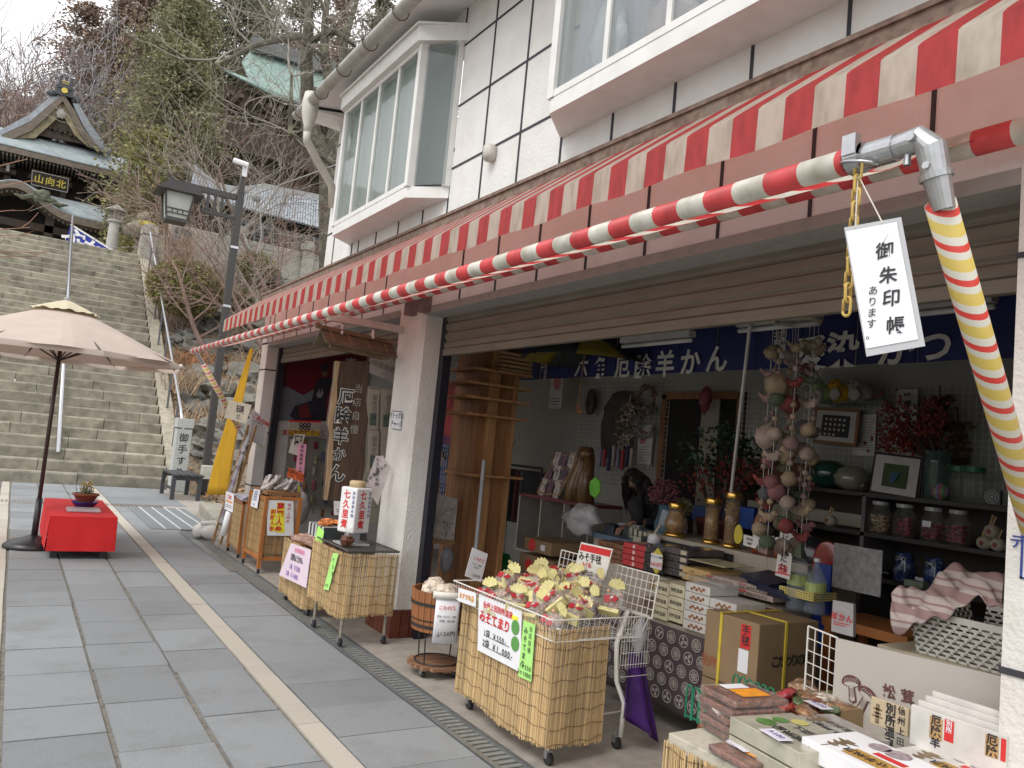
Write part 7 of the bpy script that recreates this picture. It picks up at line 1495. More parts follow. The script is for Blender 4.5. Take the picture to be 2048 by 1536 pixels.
# tube lights, pole, umbrella hung from ceiling
for k_, (a_, b_) in enumerate((((1245,693),(1385,667)),((1478,662),(1640,640)),((1835,628),(1990,600)))):
    p, q = at(*a_, x=3.55), at(*b_, x=3.55); t = thing('tube_lamp', ['unlit tube lamp above the hanging umbrella','unlit tube lamp above the fabric mobile','unlit tube lamp nearest the pillar'][k_], 'ceiling lamp', p); MB().tube([p,(q.x,q.y,p.z)],.014,8).build('tube', mat('tube_white', (.55,.56,.55), .3), t, smooth=True); MB().box(3.52,3.58,q.y,p.y,p.z+.02,p.z+.06).build('housing', mat('housing_white', (.40,.40,.38), .5), t); MB().tube([((3.55),(p.y+q.y)/2,p.z+.05),((3.55),(p.y+q.y)/2,2.73)],.01,5).build('stem', mat('housing_white', (.40,.40,.38)), t)
MB().tube([at(1500,650,x=3.5),at(1462,985,x=3.9)],.011,6).build('white_pole', mat('pole_white', (.42,.41,.38), .5), None); tag(bpy.data.objects['white_pole'], 'thin white pole leaning up from the counter to the curtain', 'pole')
um2 = thing('umbrella', 'open dark umbrella with yellow panels hanging from the ceiling', 'umbrella', (3.7,4.9,2.3)); c = at(1172,690,x=3.75); c.z = 2.42
for k_ in range(8):
    def up_(u, v, k_=k_): a = (k_+u)*math.pi/4; return (c.x+.50*v*math.cos(a), c.y+.50*v*math.sin(a), c.z+.02-.19*v*v)
    MB().grid(up_, 5, 7).build('panel', mat('umbrella_yellow', (.40,.33,.05), .6, tlu=.4) if k_ in (5,2) else mat('umbrella_grey', (.035,.045,.045), .6, tlu=.2), um2, smooth=True, solid=.002)
m = MB(); m.tube([(c.x,c.y,c.z),(c.x+.02,c.y+.06,c.z-.5)],.007,6); m.build('shaft', mat('shaft_brown', (.16,.08,.03), .5), um2); h = Vector((c.x+.02,c.y+.06,c.z-.5)); MB().tube([h,h+Vector((0,0,-.05)),h+Vector((0,-.02,-.07)),h+Vector((0,-.045,-.065)),h+Vector((0,-.05,-.04))],.009,6).build('handle', orw, um2, smooth=True)
m = MB()
for k_ in range(8): a = k_*math.pi/4; m.tube([(c.x,c.y,c.z-.02),(c.x+.49*math.cos(a),c.y+.49*math.sin(a),c.z-.17)],.003,3)
m.build('rib', mat('rib_dark', (.05,.035,.03)), um2)
# fabric mobile
mo = thing('fabric_mobile', 'tall hanging mobile of stuffed cloth birds, balls and fruit on threads', 'mobile', (3.5,2.75,2.3)); mc = at(1592,655,x=3.45); mc.z = 2.33
m = MB(); m.tube([(mc.x+.12*math.cos(i*.4),mc.y+.12*math.sin(i*.4),mc.z) for i in range(17)],.013,6)
for i in range(4): a = i*1.57; m.tube([(mc.x,mc.y,mc.z+.22),(mc.x+.12*math.cos(a),mc.y+.12*math.sin(a),mc.z)],.002,3)
m.build('ring', mat('ring_cream', (.42,.37,.28), .8, .2, 12), mo)
pal = [(.50,.38,.24),(.30,.06,.05),(.50,.40,.32),(.36,.15,.16),(.36,.31,.20),(.14,.19,.11),(.42,.27,.24),(.15,.15,.16)]
fm = [mat('mobile_cloth%d' % i, tuple(q_*.45 for q_ in c_), .85, .3, 18) for i, c_ in enumerate(pal)]
th_ = MB(); rnd.seed(14)
for s in range(9):
    a = s*6.283/8; R0 = .115 if s < 8 else 0; x0, y0 = mc.x+R0*math.cos(a), mc.y+R0*math.sin(a); th_.tube([(x0,y0,mc.z),(x0,y0,1.10)],.0018,3); z = mc.z-.10-rnd.random()*.08
    while z > 1.16:
        kd = rnd.random(); fmm = rnd.choice(fm+[fm[0],fm[2],fm[4]])
        if kd < .42: MB().ball((x0,y0,z),.017,8,6).build('bead', rnd.choice((fm[0],fm[2],fm[6])), mo, smooth=True); z -= .06
        elif kd < .72: MB().ball((x0,y0,z-.02),.042,12,9,.25,z*9,(1,1,.9)).build('stuffed_ball', fmm, mo, smooth=True); z -= .12
        else:
            b_ = MB(); b_.ball((x0,y0,z-.02),.030,10,7,.3,z*5,(.8,1.3,.75)); b_.ball((x0,y0-.03,z+.0),.018,8,6); b_.prism([(y0-.045,z+.004),(y0-.062,z-.002),(y0-.045,z-.006)],x0-.004,x0+.004,'x'); b_.prism([(y0+.02,z-.01),(y0+.065,z+.02),(y0+.06,z-.005),(y0+.025,z-.03)],x0-.008,x0+.008,'x'); b_.build('stuffed_bird', fmm, mo, smooth=False); z -= .13
    b_ = MB(); b_.add([(x0,y0,1.19),(x0-.05,y0-.045,1.10),(x0+.04,y0-.02,1.09),(x0,y0+.055,1.10)], [(0,1,2),(0,2,3),(0,3,1),(1,3,2)])
    if s % 2 == 0: b_.build('cloth_tetra', fm[5] if s%4 else fm[6], mo)
th_.build('thread', mat('thread_white', (.5,.48,.44), .8), mo)
for s, (dx, dy, z, r, k_) in enumerate(((-.05,.02,1.98,.062,0),(0,-.03,1.88,.05,1),(-.05,.06,1.70,.064,2),(.0,-.03,1.62,.048,0),(0,.08,1.40,.042,7),(-.04,-.02,1.42,.048,3))): MB().ball((mc.x+dx-.05,mc.y+dy,z),r,14,9,.3,s*2).build('stuffed_ball', fm[k_], mo, smooth=True)
# potted nandina with red berries beside the doorway
pn = thing('potted_plant', 'leafy potted shrub with red berries standing before the doorway', 'plant', (4.8,4.0,1)); c = Vector((4.75, at(1435,1000,x=4.75).y, 1.0)); m = MB(); f1 = MB(); f2 = MB(); rnd.seed(6)
MB().lathe([(.12,-.08),(.15,.10),(.16,.10),(.16,.14),(.14,.14)], (c.x,c.y,.98), 16).build('pot', mat('planter_red', (.16,.05,.035)), pn, smooth=True)
for i in range(10):
    e = c+Vector((rnd.gauss(0,.12),rnd.gauss(0,.16),rnd.uniform(.45,.75))); m.tube([c, e],[.01,.004],4)
    for k_ in range(50): leaf(f1, e+Vector((rnd.gauss(0,.07),rnd.gauss(0,.09),rnd.gauss(0,.06))), .030)
    for k_ in range(26): f2.ball(c.lerp(e,.72)+Vector((rnd.gauss(0,.05),rnd.gauss(0,.10),rnd.gauss(0,.05))), .011, 5, 4)
m.build('stem', mat('twig_dark', (.06,.035,.025)), pn); f1.build('leaves', mat('leaf_dark', (.02,.045,.02), .6, .3, 9, isl=.4), pn); f2.build('berry', mat('berry_red', (.19,.03,.02)), pn)
o = fbox(4.9,(1385,1010),(1455,1050),.3,mat('blue_crate', (.01,.04,.16), .5),'blue_crate','dark blue crate behind the ginseng jars','crate'); o = fbox(4.75,(1460,1010),(1505,1060),.2,mat('blue_sheet', (.01,.06,.28), .4),'blue_crate','bright blue crate beside the plaque','crate')
o = MB().ball(at(1411,800,x=5.7),.12,10,8,.6,4,(.5,.5,1)).build('pink_bag', mat('pink_bag', (.36,.10,.12), .4, .2, tlu=.3), None, smooth=True); tag(o, 'pink plastic bag hanging on the door frame', 'bag')
# left part: wooden shelf post, cabinet, cards, rack, fan
wp = thing('wooden_shelf_post', 'tall planed timber post shelf with small boards and wooden trays behind the column', 'shelf', (3.5,5.7,0)); pwm = mat('cedar_post', (.25,.115,.045), .6, .3, 5, .2, 20, stretch=(7,7,.6), dirt=(.08,.035,.015), dscale=3, damt=.5)
pa, pb2 = at(935,1000,y=5.75), at(1010,1000,y=5.75)
MB().box(pa.x+.02,pb2.x,5.75,5.79,0,2.6).build('front_board', pwm, wp); MB().box(pa.x+.02,pa.x+.05,5.79,6.2,0,2.6).build('side_board', pwm, wp)
MB().box(pa.x+.10,pa.x+.19,5.72,5.75,0,2.6).box(pb2.x-.03,pb2.x+.01,5.72,5.76,0,2.6).build('corner_post', mat('pale_post', (.36,.19,.08), .6, .25, 5, stretch=(7,7,.6)), wp)
for z, w in ((1.28,.06),(1.78,.15),(1.92,.17),(2.04,.17),(2.16,.12)): MB().box(pa.x-w,pb2.x+.08,5.62,6.1,z-.02,z).build('board', mat('pale_post', (.36,.19,.08)), wp)
for k_ in range(5): o = MB().box(pa.x+.14,pb2.x+.08,5.64,5.95,2.165+.035*k_,2.19+.035*k_).build('wooden_tray', mat('tray_wood', (.34,.22,.11), .6, .2, 7), None); tag(o, 'flat wooden tray stacked on the timber post shelf', 'tray', 'wooden trays on the post shelf')
MB().tube([at(948,1140,y=5.5),at(968,920,y=5.5)],.016,8).build('grey_pole', mat('pole_grey', (.30,.31,.33), .4), None); tag(bpy.data.objects['grey_pole'], 'grey metal pole leaning on the timber post', 'pole')
# left window side: rack of charms behind the column and map board
grid((858,870),(925,1060),4.2,.05,'blue wire grid of charms seen behind the black shutter guide', mat('grid_blue', (.02,.06,.25), .5), .004)
for k_ in range(14): p = at(865+rnd.uniform(0,50), 880+rnd.uniform(0,170), x=4.15); o = MB().cb(p,(.03,.07,.09),rnd.random()).build('keychain_pack', mat('charmpack%d' % (k_%3), ((.10,.13,.05),(.05,.05,.12),(.20,.15,.13))[k_%3], .4, .5, 20), None); tag(o, 'small dark charm pack on the blue wire grid', 'charm', 'charm packs on the blue grid')
p = at(880,800,x=4.2); sheet('red_flag_poster', 'red and white poster strip with brush letters behind the shutter guide', 'poster', at(865,762,x=4.2), at(925,765,x=4.2), at(855,880,x=4.2), mat('poster_red', (.25,.04,.04), .6, .5, 8), .004, None, [(mat('poster_paper', (.52,.51,.48)),[('R',.0,.45,.35,.78),('真田幸村',.2,.15,.10,True,.02,.9)]),(INK(),[('R',.0,.8,.45,1)]),(mat('crest_white',(.5,.5,.48)),[('D',.12+.18*(i%2),.86+.08*(i//2),.028,.014,12,.006) for i in range(4)])])
mb_ = sheet('map_board', 'white hand drawn map on a wooden easel between column and timber post', 'map', at(868,985,y=5.95), at(918,1000,y=5.95), at(862,1073,y=5.95), mat('poster_paper', (.52,.51,.48)), .006, None, [(INK(), [('L',rnd.random(),rnd.random(),rnd.random(),rnd.random(),.0025) for i in range(26)])])
ez = thing('easel', 'wooden easel with a ledge holding the white map', 'easel', (3.1,5.97,0)); e0, e1 = at(862,1078,y=5.98), at(925,1080,y=5.98); MB().box(e0.x,e1.x,5.93,5.99,e0.z-.03,e0.z).build('ledge', mat('tray_wood', (.34,.22,.11)), ez); MB().box(e0.x,e0.x+.04,6.0,6.03,0,1.2).box(e1.x-.04,e1.x,6.0,6.03,0,1.2).build('leg', woodd, ez)
o = MB().ball(at(893,1120,y=5.9),.09,12,9,.2,3,(.7,.5,1.2)).build('watering_jug', mat('jug_grey', (.28,.29,.32), .4, .1), None, smooth=True); tag(o, 'grey plastic jug standing under the map easel', 'jug')
o = MB().ball(at(1000,1135,x=3.9),.12,12,10,.6,3,(.8,1,1)).build('green_bag', mat('green_plastic', (.01,.20,.05), .3, .3, 5, .3, 20, tlu=.2), None, smooth=True); tag(o, 'bright green knotted plastic bag behind the wooden tub', 'bag')
for k_, (a_, b_, lab) in enumerate((((1050,1073),(1101,1113),'upper open cardboard carton with a red circle mark'),((1040,1104),(1103,1165),'lower cardboard carton with a red circle mark under the open one'))):
    o = fbox(4.0,a_,b_,.4,card_b,'round_mark_carton',lab,'carton'); face(o,[(RED(),[('D',.3,.5,.055,0,16)]),(white_p,[('R',.62,.3,.78,.75)])])
o = MB().ball(at(1165,1040,x=4.2),.15,14,10,.8,6,(.8,1.2,.75)).build('clear_bag', mat('bag_frost', (.6,.6,.62)), None, smooth=True); tag(o, 'crumpled clear plastic bag on the open carton', 'bag')
cbn = thing('cubby_shelf', 'white cubby shelf with a dark red top behind the cartons', 'shelf', (4.6,5.8,0)); a, b = at(1040,992,x=4.6), at(1180,1010,x=4.6)
MB().box(4.6,5.0,b.y,a.y,1.04,1.07).build('top', mat('top_red', (.13,.02,.03), .3, .2, 9), cbn)
for i in range(4): y = b.y+(a.y-b.y)*i/3; MB().box(4.6,5.0,y-.01,y+.01,.5,1.04).build('divider', mat('cubby_white', (.34,.32,.29), .6), cbn)
MB().box(4.98,5.0,b.y,a.y,.5,1.04).box(4.6,5.0,b.y,a.y,.48,.5).build('back', mat('cubby_white', (.34,.32,.29)), cbn)
cr2 = thing('card_rack', 'slanting bamboo rack full of patterned cards on the cubby shelf', 'rack', (4.7,6.2,1.07)); r0, r1, r2 = at(1075,985,x=4.7), at(1118,990,x=4.7), at(1115,905,x=4.8)
m = MB(); 
for t_ in (0,1): m.tube([r0.lerp(r1,t_), r0.lerp(r1,t_)+(r2-r0)],.012,5)
for i in range(4): q = (r2-r0)*(i/3.2); m.tube([r0+q,r1+q],.009,5)
m.build('frame', mat('tray_wood', (.34,.22,.11)), cr2)
for k_ in range(9): q = r0.lerp(r1, (k_%3)/3+.15)+(r2-r0)*(.12+.33*(k_//3)); MB().cb(q,(.01,.09,.20),0,0,.2).build('card', mat('patterned_card%d' % (k_%2), ((.40,.36,.34),(.12,.07,.10))[k_%2], .6, .7, 26), cr2)
dw = thing('driftwood_statue', 'twisted amber driftwood carving beside the card rack', 'sculpture', (4.7,5.5,1.07)); b0_ = at(1160,1000,x=4.75)
m = MB(); m.tube([b0_+Vector((0,.1,-.1)),b0_+Vector((0,.08,.15)),b0_+Vector((.02,.02,.35)),b0_+Vector((0,.03,.52))],[.11,.10,.07,.05],8); m.tube([b0_+Vector((0,-.08,-.1)),b0_+Vector((0,-.06,.2)),b0_+Vector((0,-.10,.42))],[.10,.08,.05],8); m.ball(b0_+Vector((0,-.06,.45)),.07,10,8,.4,2)
m.build('wood', mat('amber_wood', (.16,.09,.035), .35, .5, 7, .5, 14, coat=.3), dw, smooth=True)
cr3 = thing('clothes_rack', 'black rail with dark clothes hanging against the left rear wall', 'clothes rack', (5.3,7.2,0)); a, b = at(1010,928,x=5.3), at(1085,932,x=5.3)
MB().tube([(5.3,a.y+.3,a.z),(5.3,b.y,a.z)],.016,6).tube([(5.3,b.y,a.z),(5.3,b.y,0)],.014,6).build('rail', mat('rod_dark', (.05,.05,.05)), cr3)
for k_ in range(9): y = a.y+.25-(a.y+.2-b.y)*k_/9; MB().cb((5.3,y,a.z-.36),(.34,.045,.62),rnd.gauss(0,.2)).build('garment', mat('garment%d' % (k_%3), ((.02,.02,.025),(.10,.03,.03),(.08,.08,.09))[k_%3], .85, .3, 6), cr3, bevel=.02)
fn = thing('electric_fan', 'white standing electric fan beside the timber post', 'fan', (5.2,7,1)); p = at(1022,885,x=5.25); MB().lathe([(.19,-.02),(.20,0),(.19,.02)], (0,0,0), 20, cap=False).v; m = MB()
m.tube([(p.x,p.y+.19*math.cos(i*.3),p.z+.19*math.sin(i*.3)) for i in range(22)],.006,5)
for i in range(28): a = i*.2244; m.tube([(p.x-.05,p.y+.03*math.cos(a),p.z+.03*math.sin(a)),(p.x,p.y+.19*math.cos(a),p.z+.19*math.sin(a))],.0015,3)
m.build('cage', mat('fan_white', (.42,.42,.40), .4), fn); MB().ball(p,.05,10,8).tube([p,(p.x+.05,p.y,0)],.02,8).build('body', mat('fan_white', (.42,.42,.40)), fn)
m = MB()
for i in range(3): a = i*2.09; m.ball((p.x-.02,p.y+.08*math.cos(a),p.z+.08*math.sin(a)),.07,8,6,0,0,(.15,1,1))
m.build('blade', mat('fan_blade', (.35,.37,.38), .3, alpha=.6), fn)
# desk with clutter and the woman
dk = thing('work_desk', 'cluttered work desk with blue sheets where the woman is working', 'desk', (4.6,4.9,0)); a, b = at(1190,1050,x=4.3), at(1290,1085,x=4.3)
MB().box(4.25,4.95,b.y,a.y,.84,.88).build('top', mat('desk_blue', (.10,.16,.22), .4, .3, 4), dk); MB().box(4.3,4.9,b.y,a.y,.0,.84).build('base', CR, dk)
for k_ in range(12):
    c = (rnd.uniform(4.35,4.6), rnd.uniform(b.y+.1,a.y-.05), .90); o = MB().cb(c,(rnd.uniform(.05,.12),rnd.uniform(.06,.14),rnd.uniform(.04,.16)),rnd.random()).build('desk_clutter', mat('clutter%d' % (k_%5), ((.02,.03,.05),(.40,.38,.30),(.05,.12,.25),(.35,.34,.36),(.02,.02,.02))[k_%5], .5, .3, 12), None, bevel=.008); tag(o, ['black','cream','blue','white','dark'][k_%5]+' small carton or packet among the clutter on the work desk', 'packet', '%s clutter on the desk' % ['black','cream','blue','white','dark'][k_%5])
o = MB().prism([(at(1190,985,x=4.35).y+.07*math.cos(i*.5)*(1+.15*(i%2)),1.25+.08*math.sin(i*.5)*(1+.15*(i%2))) for i in range(13)],4.34,4.35,'x').build('green_pop_card', mat('pop_green', (.16,.55,.06), .5), None); tag(o, 'bright green wavy price card standing on the desk clutter', 'price card')
# ---------------------------------------------------------------- the woman bending over the desk
wm = thing('person', 'woman with long dark curly hair in black clothes bending over the desk', 'person', (4.95,5.0,0))
hd = at(1264,985,x=4.75)           # face centre
def skin(name, joints, edges, m_, parent, sub=2):
    me = bpy.data.meshes.new(name); me.from_pydata([j[0] for j in joints], edges, []); o = bpy.data.objects.new(name, me); COL.objects.link(o)
    sk = o.modifiers.new('sk','SKIN'); sk.use_smooth_shade = True
    for i, j in enumerate(joints): me.skin_vertices[0].data[i].radius = (j[1], j[2] if len(j) > 2 else j[1])
    me.skin_vertices[0].data[0].use_root = True
    ss = o.modifiers.new('ss','SUBSURF'); ss.levels = sub; ss.render_levels = sub
    me.materials.append(m_); o.parent = parent; o.matrix_parent_inverse = parent.matrix_world.inverted(); return o
H_ = at(1266,966,x=4.75); nk = at(1290,985,x=4.86); ch_ = at(1292,1020,x=4.92); pv = at(1306,1075,x=5.05)
sh_l, el_l, wr_l = at(1272,1002,x=4.72), at(1276,1046,x=4.62), at(1256,1052,x=4.50)
sh_r, el_r, wr_r = at(1314,990,x=5.0), at(1318,1046,x=4.86), at(1278,1044,x=4.62)
kn = pv+Vector((-.05,0,-.42)); ft_ = Vector((kn.x+.1,kn.y,.03))
skn = mat('skin_tone', (.30,.17,.115), .55, .08, 9)
cloth_b = mat('black_knit', (.028,.028,.033), .8, .3, 12)
J = [(pv,.13,.11),(ch_,.15,.11),(nk,.05),(H_+Vector((.05,-.01,-.02)),.06),(sh_l,.07),(el_l,.045),(wr_l,.028),(sh_r,.07),(el_r,.045),(wr_r,.028),(pv+Vector((.0,-.1,-.05)),.09),(kn+Vector((0,-.1,0)),.06),(ft_+Vector((0,-.1,.05)),.045),(pv+Vector((.0,.1,-.05)),.09),(kn+Vector((0,.1,0)),.06),(ft_+Vector((0,.1,.05)),.045)]
skin('body', J, [(0,1),(1,2),(2,3),(1,4),(4,5),(5,6),(1,7),(7,8),(8,9),(0,10),(10,11),(11,12),(0,13),(13,14),(14,15)], skn, wm)
J2 = [(pv,.15,.13),(ch_,.17,.125),(nk+Vector((.03,-.01,-.03)),.07),(sh_l,.083),(el_l,.058),(wr_l+(el_l-wr_l)*.15,.04),(sh_r,.083),(el_r,.058),(wr_r+(el_r-wr_r)*.15,.04),(pv+Vector((.0,-.1,-.06)),.105),(kn+Vector((0,-.1,0)),.08),(ft_+Vector((0,-.1,.1)),.06),(pv+Vector((.0,.1,-.06)),.105),(kn+Vector((0,.1,0)),.08),(ft_+Vector((0,.1,.1)),.06)]
skin('clothing', J2, [(0,1),(1,2),(1,3),(3,4),(4,5),(1,6),(6,7),(7,8),(0,9),(9,10),(10,11),(0,12),(12,13),(13,14)], cloth_b, wm)
T = Matrix.Translation(H_) @ Matrix.Rotation(.5,4,'Z') @ Matrix.Rotation(-.75,4,'Y')      # looks down towards the desk (-x)
hm = MB(T=T); hm.ball((0,0,0), 1, 20, 14, 0, 0, (.095,.075,.115)); hm.ball((-.02,0,-.055), .055, 14, 10, 0, 0, (1,.95,.9)); hm.ball((-.098,0,-.01),.016,8,6,0,0,(1,.7,1.5)); 
for s in (-1,1): hm.ball((.005,s*.076,-.005),.02,8,6,0,0,(.7,.4,1.3))
hm.build('head', skn, wm, smooth=True)
e_ = MB(T=T)
for s in (-1,1): e_.ball((-.084,s*.030,.012),.009,8,6,0,0,(.6,1.4,.6)); e_.ball((-.086,s*.031,.032),.012,8,5,0,0,(.4,1.5,.25))
e_.build('eye', mat('ink_black', (.02,.02,.025)), wm); MB(T=T).ball((-.082,0,-.058),.014,8,5,0,0,(.5,1.4,.4)).build('mouth', mat('lip', (.28,.09,.08), .5), wm)
hr_ = MB(); rnd.seed(3); Tm = T.to_3x3()
for i in range(900):
    a = rnd.uniform(-2.45,2.45); el = rnd.uniform(-.1,1.5); d = Vector((math.cos(a)*math.cos(el), math.sin(a)*math.cos(el), math.sin(el)))
    if d.x < -.05 and el < 1.0: continue
    p = T @ Vector((d.x*.097, d.y*.079, d.z*.118)); out = (Tm @ d).normalized(); L = rnd.uniform(.14,.34); pts = [p]; ph = rnd.random()*6
    for k_ in range(1,7): t_ = k_/6; pts.append(p+out*(.035*math.sin(t_*2.2)+.02*rnd.random())+Vector((.012*math.sin(ph+t_*14)+.07*t_, .012*math.cos(ph+t_*14)-.09*t_*(1 if a < 0 else .2), -L*t_**1.3)))
    hr_.tube(pts, [.0042,.005,.005,.0045,.004,.003,.001], 3, cap=False)
hr_.build('hair', mat('dark_hair', (.012,.009,.008), .5), wm)
MB(T=T).ball((.018,0,.022), 1, 16, 12, .1, 2, (.098,.086,.118)).build('hair', mat('dark_hair', (.012,.009,.008)), wm, smooth=True)
for s_, w_, e in ((0,wr_l,el_l),(1,wr_r,el_r)):
    d = (w_-e).normalized(); sd3 = d.cross(Vector((0,0,1))).normalized(); base = w_+d*.045
    J = [(w_,.024,.018),(base,.034,.014),(w_+d*.085,.036,.012)]; E_ = [(0,1),(1,2)]; k = 3
    for f in range(4):
        o0 = w_+d*.085+sd3*(-.024+.016*f); L = (.058,.068,.064,.048)[f]; q = o0; idx = 2
        for j in range(3): q = q+d*(L/3)*(1-.12*j)+Vector((0,0,-.008*(j+1))); J.append((q,.0085-.001*j)); E_.append((idx,k)); idx = k; k += 1
    q = base-sd3*.026*(1 if s_ else -1); idx = 1
    for j in range(2): q = q+d*.026-sd3*.012*(1 if s_ else -1)+Vector((0,0,-.008)); J.append((q,.010-.001*j)); E_.append((idx,k)); idx = k; k += 1
    skin('hand', J, E_, skn, wm)
# ---------------------------------------------------------------- left bay: poster wall, racks, scrolls
pw = sheet('warrior_poster', 'large dark red and blue poster of a seated armoured warrior on the end wall', 'poster', at(563,706,y=10.12), at(745,706,y=10.12), at(545,842,y=10.12), mat('poster_blue', (.16,.17,.20), .4, .25, 4), .01)
def pp(u, v): return at(563+(745-563)*u-18*v, 706+136*v, y=10.108)
m = MB(); pts = [pp(0,0),pp(1,0),pp(.95,.25),pp(.8,.42),pp(.66,.52),pp(.45,.5),pp(.3,.62),pp(.12,.5),pp(0,.48)]; m.add([tuple(p) for p in pts], [tuple(range(len(pts)))]); m.build('print', mat('poster_crimson', (.12,.006,.014), .4, .2, 4), pw)
def blob(pts, m_, l=0): mb = MB(); mb.add([tuple(pp(*p)+Vector((0,-.002-l,0))) for p in pts], [tuple(range(len(pts)))]); mb.build('print', m_, pw)
arm_ = mat('armour_black', (.02,.018,.03), .5, .5, 20); rdk = mat('armour_red', (.14,.012,.018), .5, .4, 20)
blob([(.18,.92),(.22,.78),(.40,.70),(.42,.42),(.50,.36),(.60,.36),(.66,.45),(.70,.70),(.78,.86),(.78,1.0),(.25,1.0)], arm_)
blob([(.60,.40),(.74,.42),(.74,.62),(.70,.92),(.58,.96),(.56,.70)], rdk, .002); blob([(.26,.80),(.36,.74),(.42,.95),(.30,.96)], rdk, .002)
blob([(.50+.035*math.cos(i*.52),.27+.085*math.sin(i*.52)) for i in range(12)], mat('poster_face', (.16,.10,.075), .5), .003); blob([(.50+.045*math.cos(i*.52),.215+.06*math.sin(i*.52)) for i in range(12)], mat('ink_black', (.02,.02,.025)), .004)
blob([(.44,.60),(.47,.52),(.48,.60),(.50,.52),(.52,.60),(.50,.66),(.46,.66)], mat('poster_pale', (.25,.24,.25)), .004)
t_ = MB(); B = Board(pp(.70,.05)+Vector((0,-.004,0)), pp(.86,.05)+Vector((0,-.004,0)), pp(.70,.5)+Vector((0,-.004,0)), .0); B.text(t_, '真田丸', .5, .25, .17, True, .02, .95); t_.build('lettering', mat('poster_grey', (.36,.35,.36)), pw)
sheet('goods_sign', 'cream sign with six black coin rings and red lettering on a yellow band', 'sign', at(578,840,y=9.9), at(642,842,y=9.9), at(576,872,y=9.9), mat('sign_cream', (.42,.39,.33), .6), .006, None, [(RED(), [('R',0,0,1,.12)]),(mat('band_yellow', (.50,.36,.02)), [('R',.02,.62,.98,.96)]),(INK(), [('D',.38+.12*(i%3),.27+.2*(i//3),.026,.012,12,.004) for i in range(6)]),(mat('letter_red', (.25,.02,.02)), [('真田丸応援グッズ',.5,.79,.075,False,.02,.95,1)])])
kb = MB().box(at(572,930,y=10.0).x, at(760,930,y=10.0).x, 10.0, 10.03, .55, 1.42).build('charm_board', mat('charm_board', (.20,.19,.165), .7), None); tag(kb, 'pale pegboard hung with rows of small charms under the warrior poster', 'board')
for k_ in range(46):
    p = at(588+(k_%8)*20+rnd.uniform(-4,4), 890+(k_//8)*27+rnd.uniform(-5,5), y=9.97); o = MB().cb(p,(rnd.uniform(.03,.06),.02,rnd.uniform(.05,.12)),rnd.gauss(0,.3)).build('charm_pack', mat('small_charm%d' % (k_%6), ((.30,.29,.27),(.22,.09,.03),(.20,.03,.05),(.05,.10,.08),(.28,.24,.12),(.10,.10,.16))[k_%6], .4, .5, 25), None); tag(o, 'small carded charm hanging on the pale pegboard', 'charm', 'carded charms')
o = MB().ball(at(602,1018,y=9.6),.13,12,10,.3,3,(.8,.5,1.5)).build('white_bag', mat('bag_white', (.50,.48,.48)), None, smooth=True); tag(o, 'white plastic bag hanging below the charm board', 'bag')
# scroll papers between plank sign and column
sc_ = sheet('calligraphy_sheet', 'white panel with rows of calligraphy hung beside the middle column', 'panel', at(738,665,y=6.6), at(795,690,y=6.6), at(738,745,y=6.6), mat('poster_paper', (.52,.51,.48)), .004, None, [(mat('grey_ink', (.2,.2,.2)), [('北向観音厄除',.5,.3,.07,False,.01),('別所温泉名物',.5,.7,.06,False,.0)])])
for k_, (px_, t0, b0, w) in enumerate(((748,778,858,22),(776,778,862,26),(748,860,945,20),(776,862,950,26))):
    sheet('scroll_card', ['upper narrow','upper wide','lower narrow','lower wide'][k_]+' pale scroll card in the rack beside the middle column', 'card', at(px_-w/2,t0,y=6.5), at(px_+w/2,t0+2,y=6.5), at(px_-w/2-3,b0,y=6.5), mat('scroll_paper', (.50,.47,.39), .7, .08, 9), .004, None, [(mat('grey_ink', (.2,.2,.2)), [('御朱印帳',.6,.2,.05,True,0,1.0)]),(mat('scroll_art', (.12,.17,.14), .6, .5, 30), [('R',.2,.6,.8,.9)])])
MB().box(at(733,770,y=6.55).x, at(800,770,y=6.55).x, 6.55, 6.58, .75, 1.95).build('scroll_rack', mat('rack_pale', (.36,.34,.28), .6), None); tag(bpy.data.objects['scroll_rack'], 'pale rack board behind the scroll cards', 'rack')
for k_, (tl, tr, bl) in enumerate((((752,912),(764,912),(730,975)),((765,910),(782,935),(738,985)),((668,1002),(690,1003),(668,1030)),((690,1000),(706,1003),(688,1058)))):
    sheet('handwritten_slip', ['pale pink slip with handwriting leaning beside the plank sign','cream slip with handwriting leaning against the column','small white printed card under the plank sign','narrow card with a red square left of the lantern sign'][k_], 'price card', at(*tl,y=5.8), at(*tr,y=5.8), at(*bl,y=5.8), mat('slip_paper', (.60,.55,.54), .6), .003, None, [(INK(), [('七久里煮名物',.5,.12,.035,True,.003,1.1)] if k_ < 2 else [('L',.2,.6,.8,.6,.004),('L',.2,.75,.8,.75,.004)])]+([(RED(), [('R',.1,.05,.9,.35)])] if k_ == 3 else []))
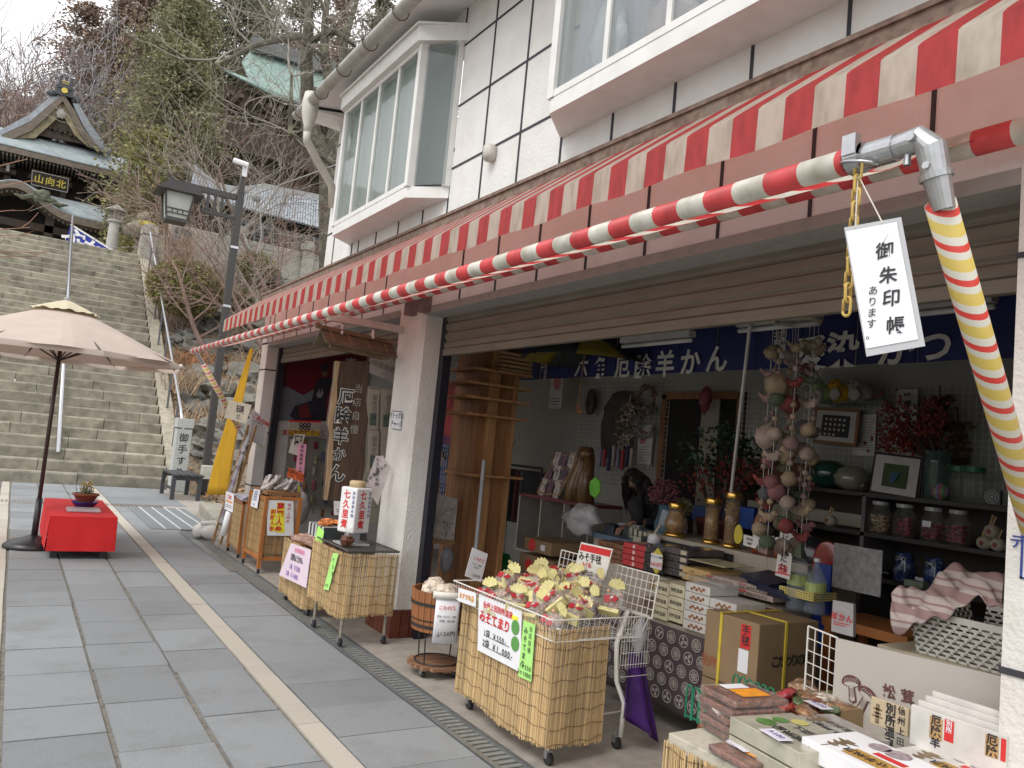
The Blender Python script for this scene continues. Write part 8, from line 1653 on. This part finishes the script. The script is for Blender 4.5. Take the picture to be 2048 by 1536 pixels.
# ================================================================ labels that single each repeat out
bpy.context.view_layer.update()
ORD = 'first second third fourth fifth sixth seventh eighth ninth tenth eleventh twelfth thirteenth fourteenth fifteenth sixteenth seventeenth eighteenth nineteenth twentieth'.split()
def ordn(i): return ORD[i] if i < 20 else ('twenty-'+ORD[i-20] if i < 29 else 'thirtieth' if i == 29 else 'thirty-'+ORD[i-30] if i < 39 else 'fortieth' if i == 39 else 'forty-'+ORD[i-40])
def centre(o):
    if o.type == 'MESH': bb = [o.matrix_world @ Vector(c) for c in o.bound_box]; return sum(bb, Vector())/8
    ch = [q for q in o.children if q.type == 'MESH']
    return centre(ch[0]) if ch else o.matrix_world.translation
def sx(o): c = centre(o)-CAM; return c.dot(_r2)/max(.01, c.dot(_f))
def members(lab): return [o for o in COL.objects if o.parent is None and o.get('label') == lab]
reps = {}
for o in COL.objects:
    if o.parent is None and o.get('label'): reps.setdefault(o['label'], []).append(o)
def trim(s, n): w = s.split(); return ' '.join(w[:n])
STACK = ('cream confectionery', 'gift box', 'price figure', 'pale yellow box', 'long pale', 'roasted nuts', 'white gift box with brown', 'wooden tray', 'film wrapped box', 'flat white gift')
SHORT = {'boulder': 'rough grey boulder', 'candy bag': 'candy bag with yellow ends', 'charm': None}
for lab, L in reps.items():
    if len(L) < 2: continue
    cat = L[0].get('category', '')
    if cat == 'tree': L.sort(key=sx); tp = trim(lab, 9); f = lambda i, o: '%s, %s from the left' % (tp, ordn(i))
    elif cat == 'boulder':
        bands = {}
        for o in sorted(L, key=lambda q: -centre(q).z): s = 1024+FOC*sx(o); bands.setdefault('beside the handrail' if s < 400 else 'behind the lamp post' if s < 475 else 'beyond the lamp post', []).append(o)
        for bn, q in bands.items():
            for i, o in enumerate(q): o['label'] = 'rough grey boulder on the slope %s, %s from the top' % (bn, ordn(i))
        continue
    elif cat == 'candy bag':
        L.sort(key=lambda q: -centre(q).y); rows = [L[i:i+5] for i in range(0, len(L), 5)]
        for r_, row in enumerate(rows):
            for i, o in enumerate(sorted(row, key=lambda q: centre(q).x)): o['label'] = 'candy bag with yellow ends, %s row from the tub, %s from the street' % (ordn(r_), ordn(i))
        continue
    elif any(k in lab for k in STACK):
        cols = {}
        for o in L: cols.setdefault(round(centre(o).y/.06), []).append(o)
        ks = sorted(cols, reverse=True); merged = []
        for k in ks:
            if merged and abs(merged[-1][0]-k) <= 1 and 'column' not in lab: merged[-1][1].extend(cols[k])
            else: merged.append([k, cols[k]])
        for c_, (k, q) in enumerate(merged):
            q.sort(key=lambda o: -centre(o).z)
            for i, o in enumerate(q): o['label'] = trim(lab, 8)+', %s from the top' % ordn(i)+(' in the %s stack from the doorway' % ordn(c_) if len(merged) > 1 else '')
            for o in q: o['label'] = trim(o['label'], 16)
        continue
    elif cat == 'charm' and len(L) > 8:
        L.sort(key=lambda q: -centre(q).z); rows = [L[i:i+8] for i in range(0, len(L), 8)]
        for r_, row in enumerate(rows):
            for i, o in enumerate(sorted(row, key=sx)): o['label'] = '%s, %s row down, %s from the left' % (trim(lab, 7), ordn(r_), ordn(i))
        continue
    else: L.sort(key=sx); tp = trim(lab, 11); f = lambda i, o: '%s, %s from the left' % (tp, ordn(i))
    for i, o in enumerate(L): o['label'] = f(i, o)
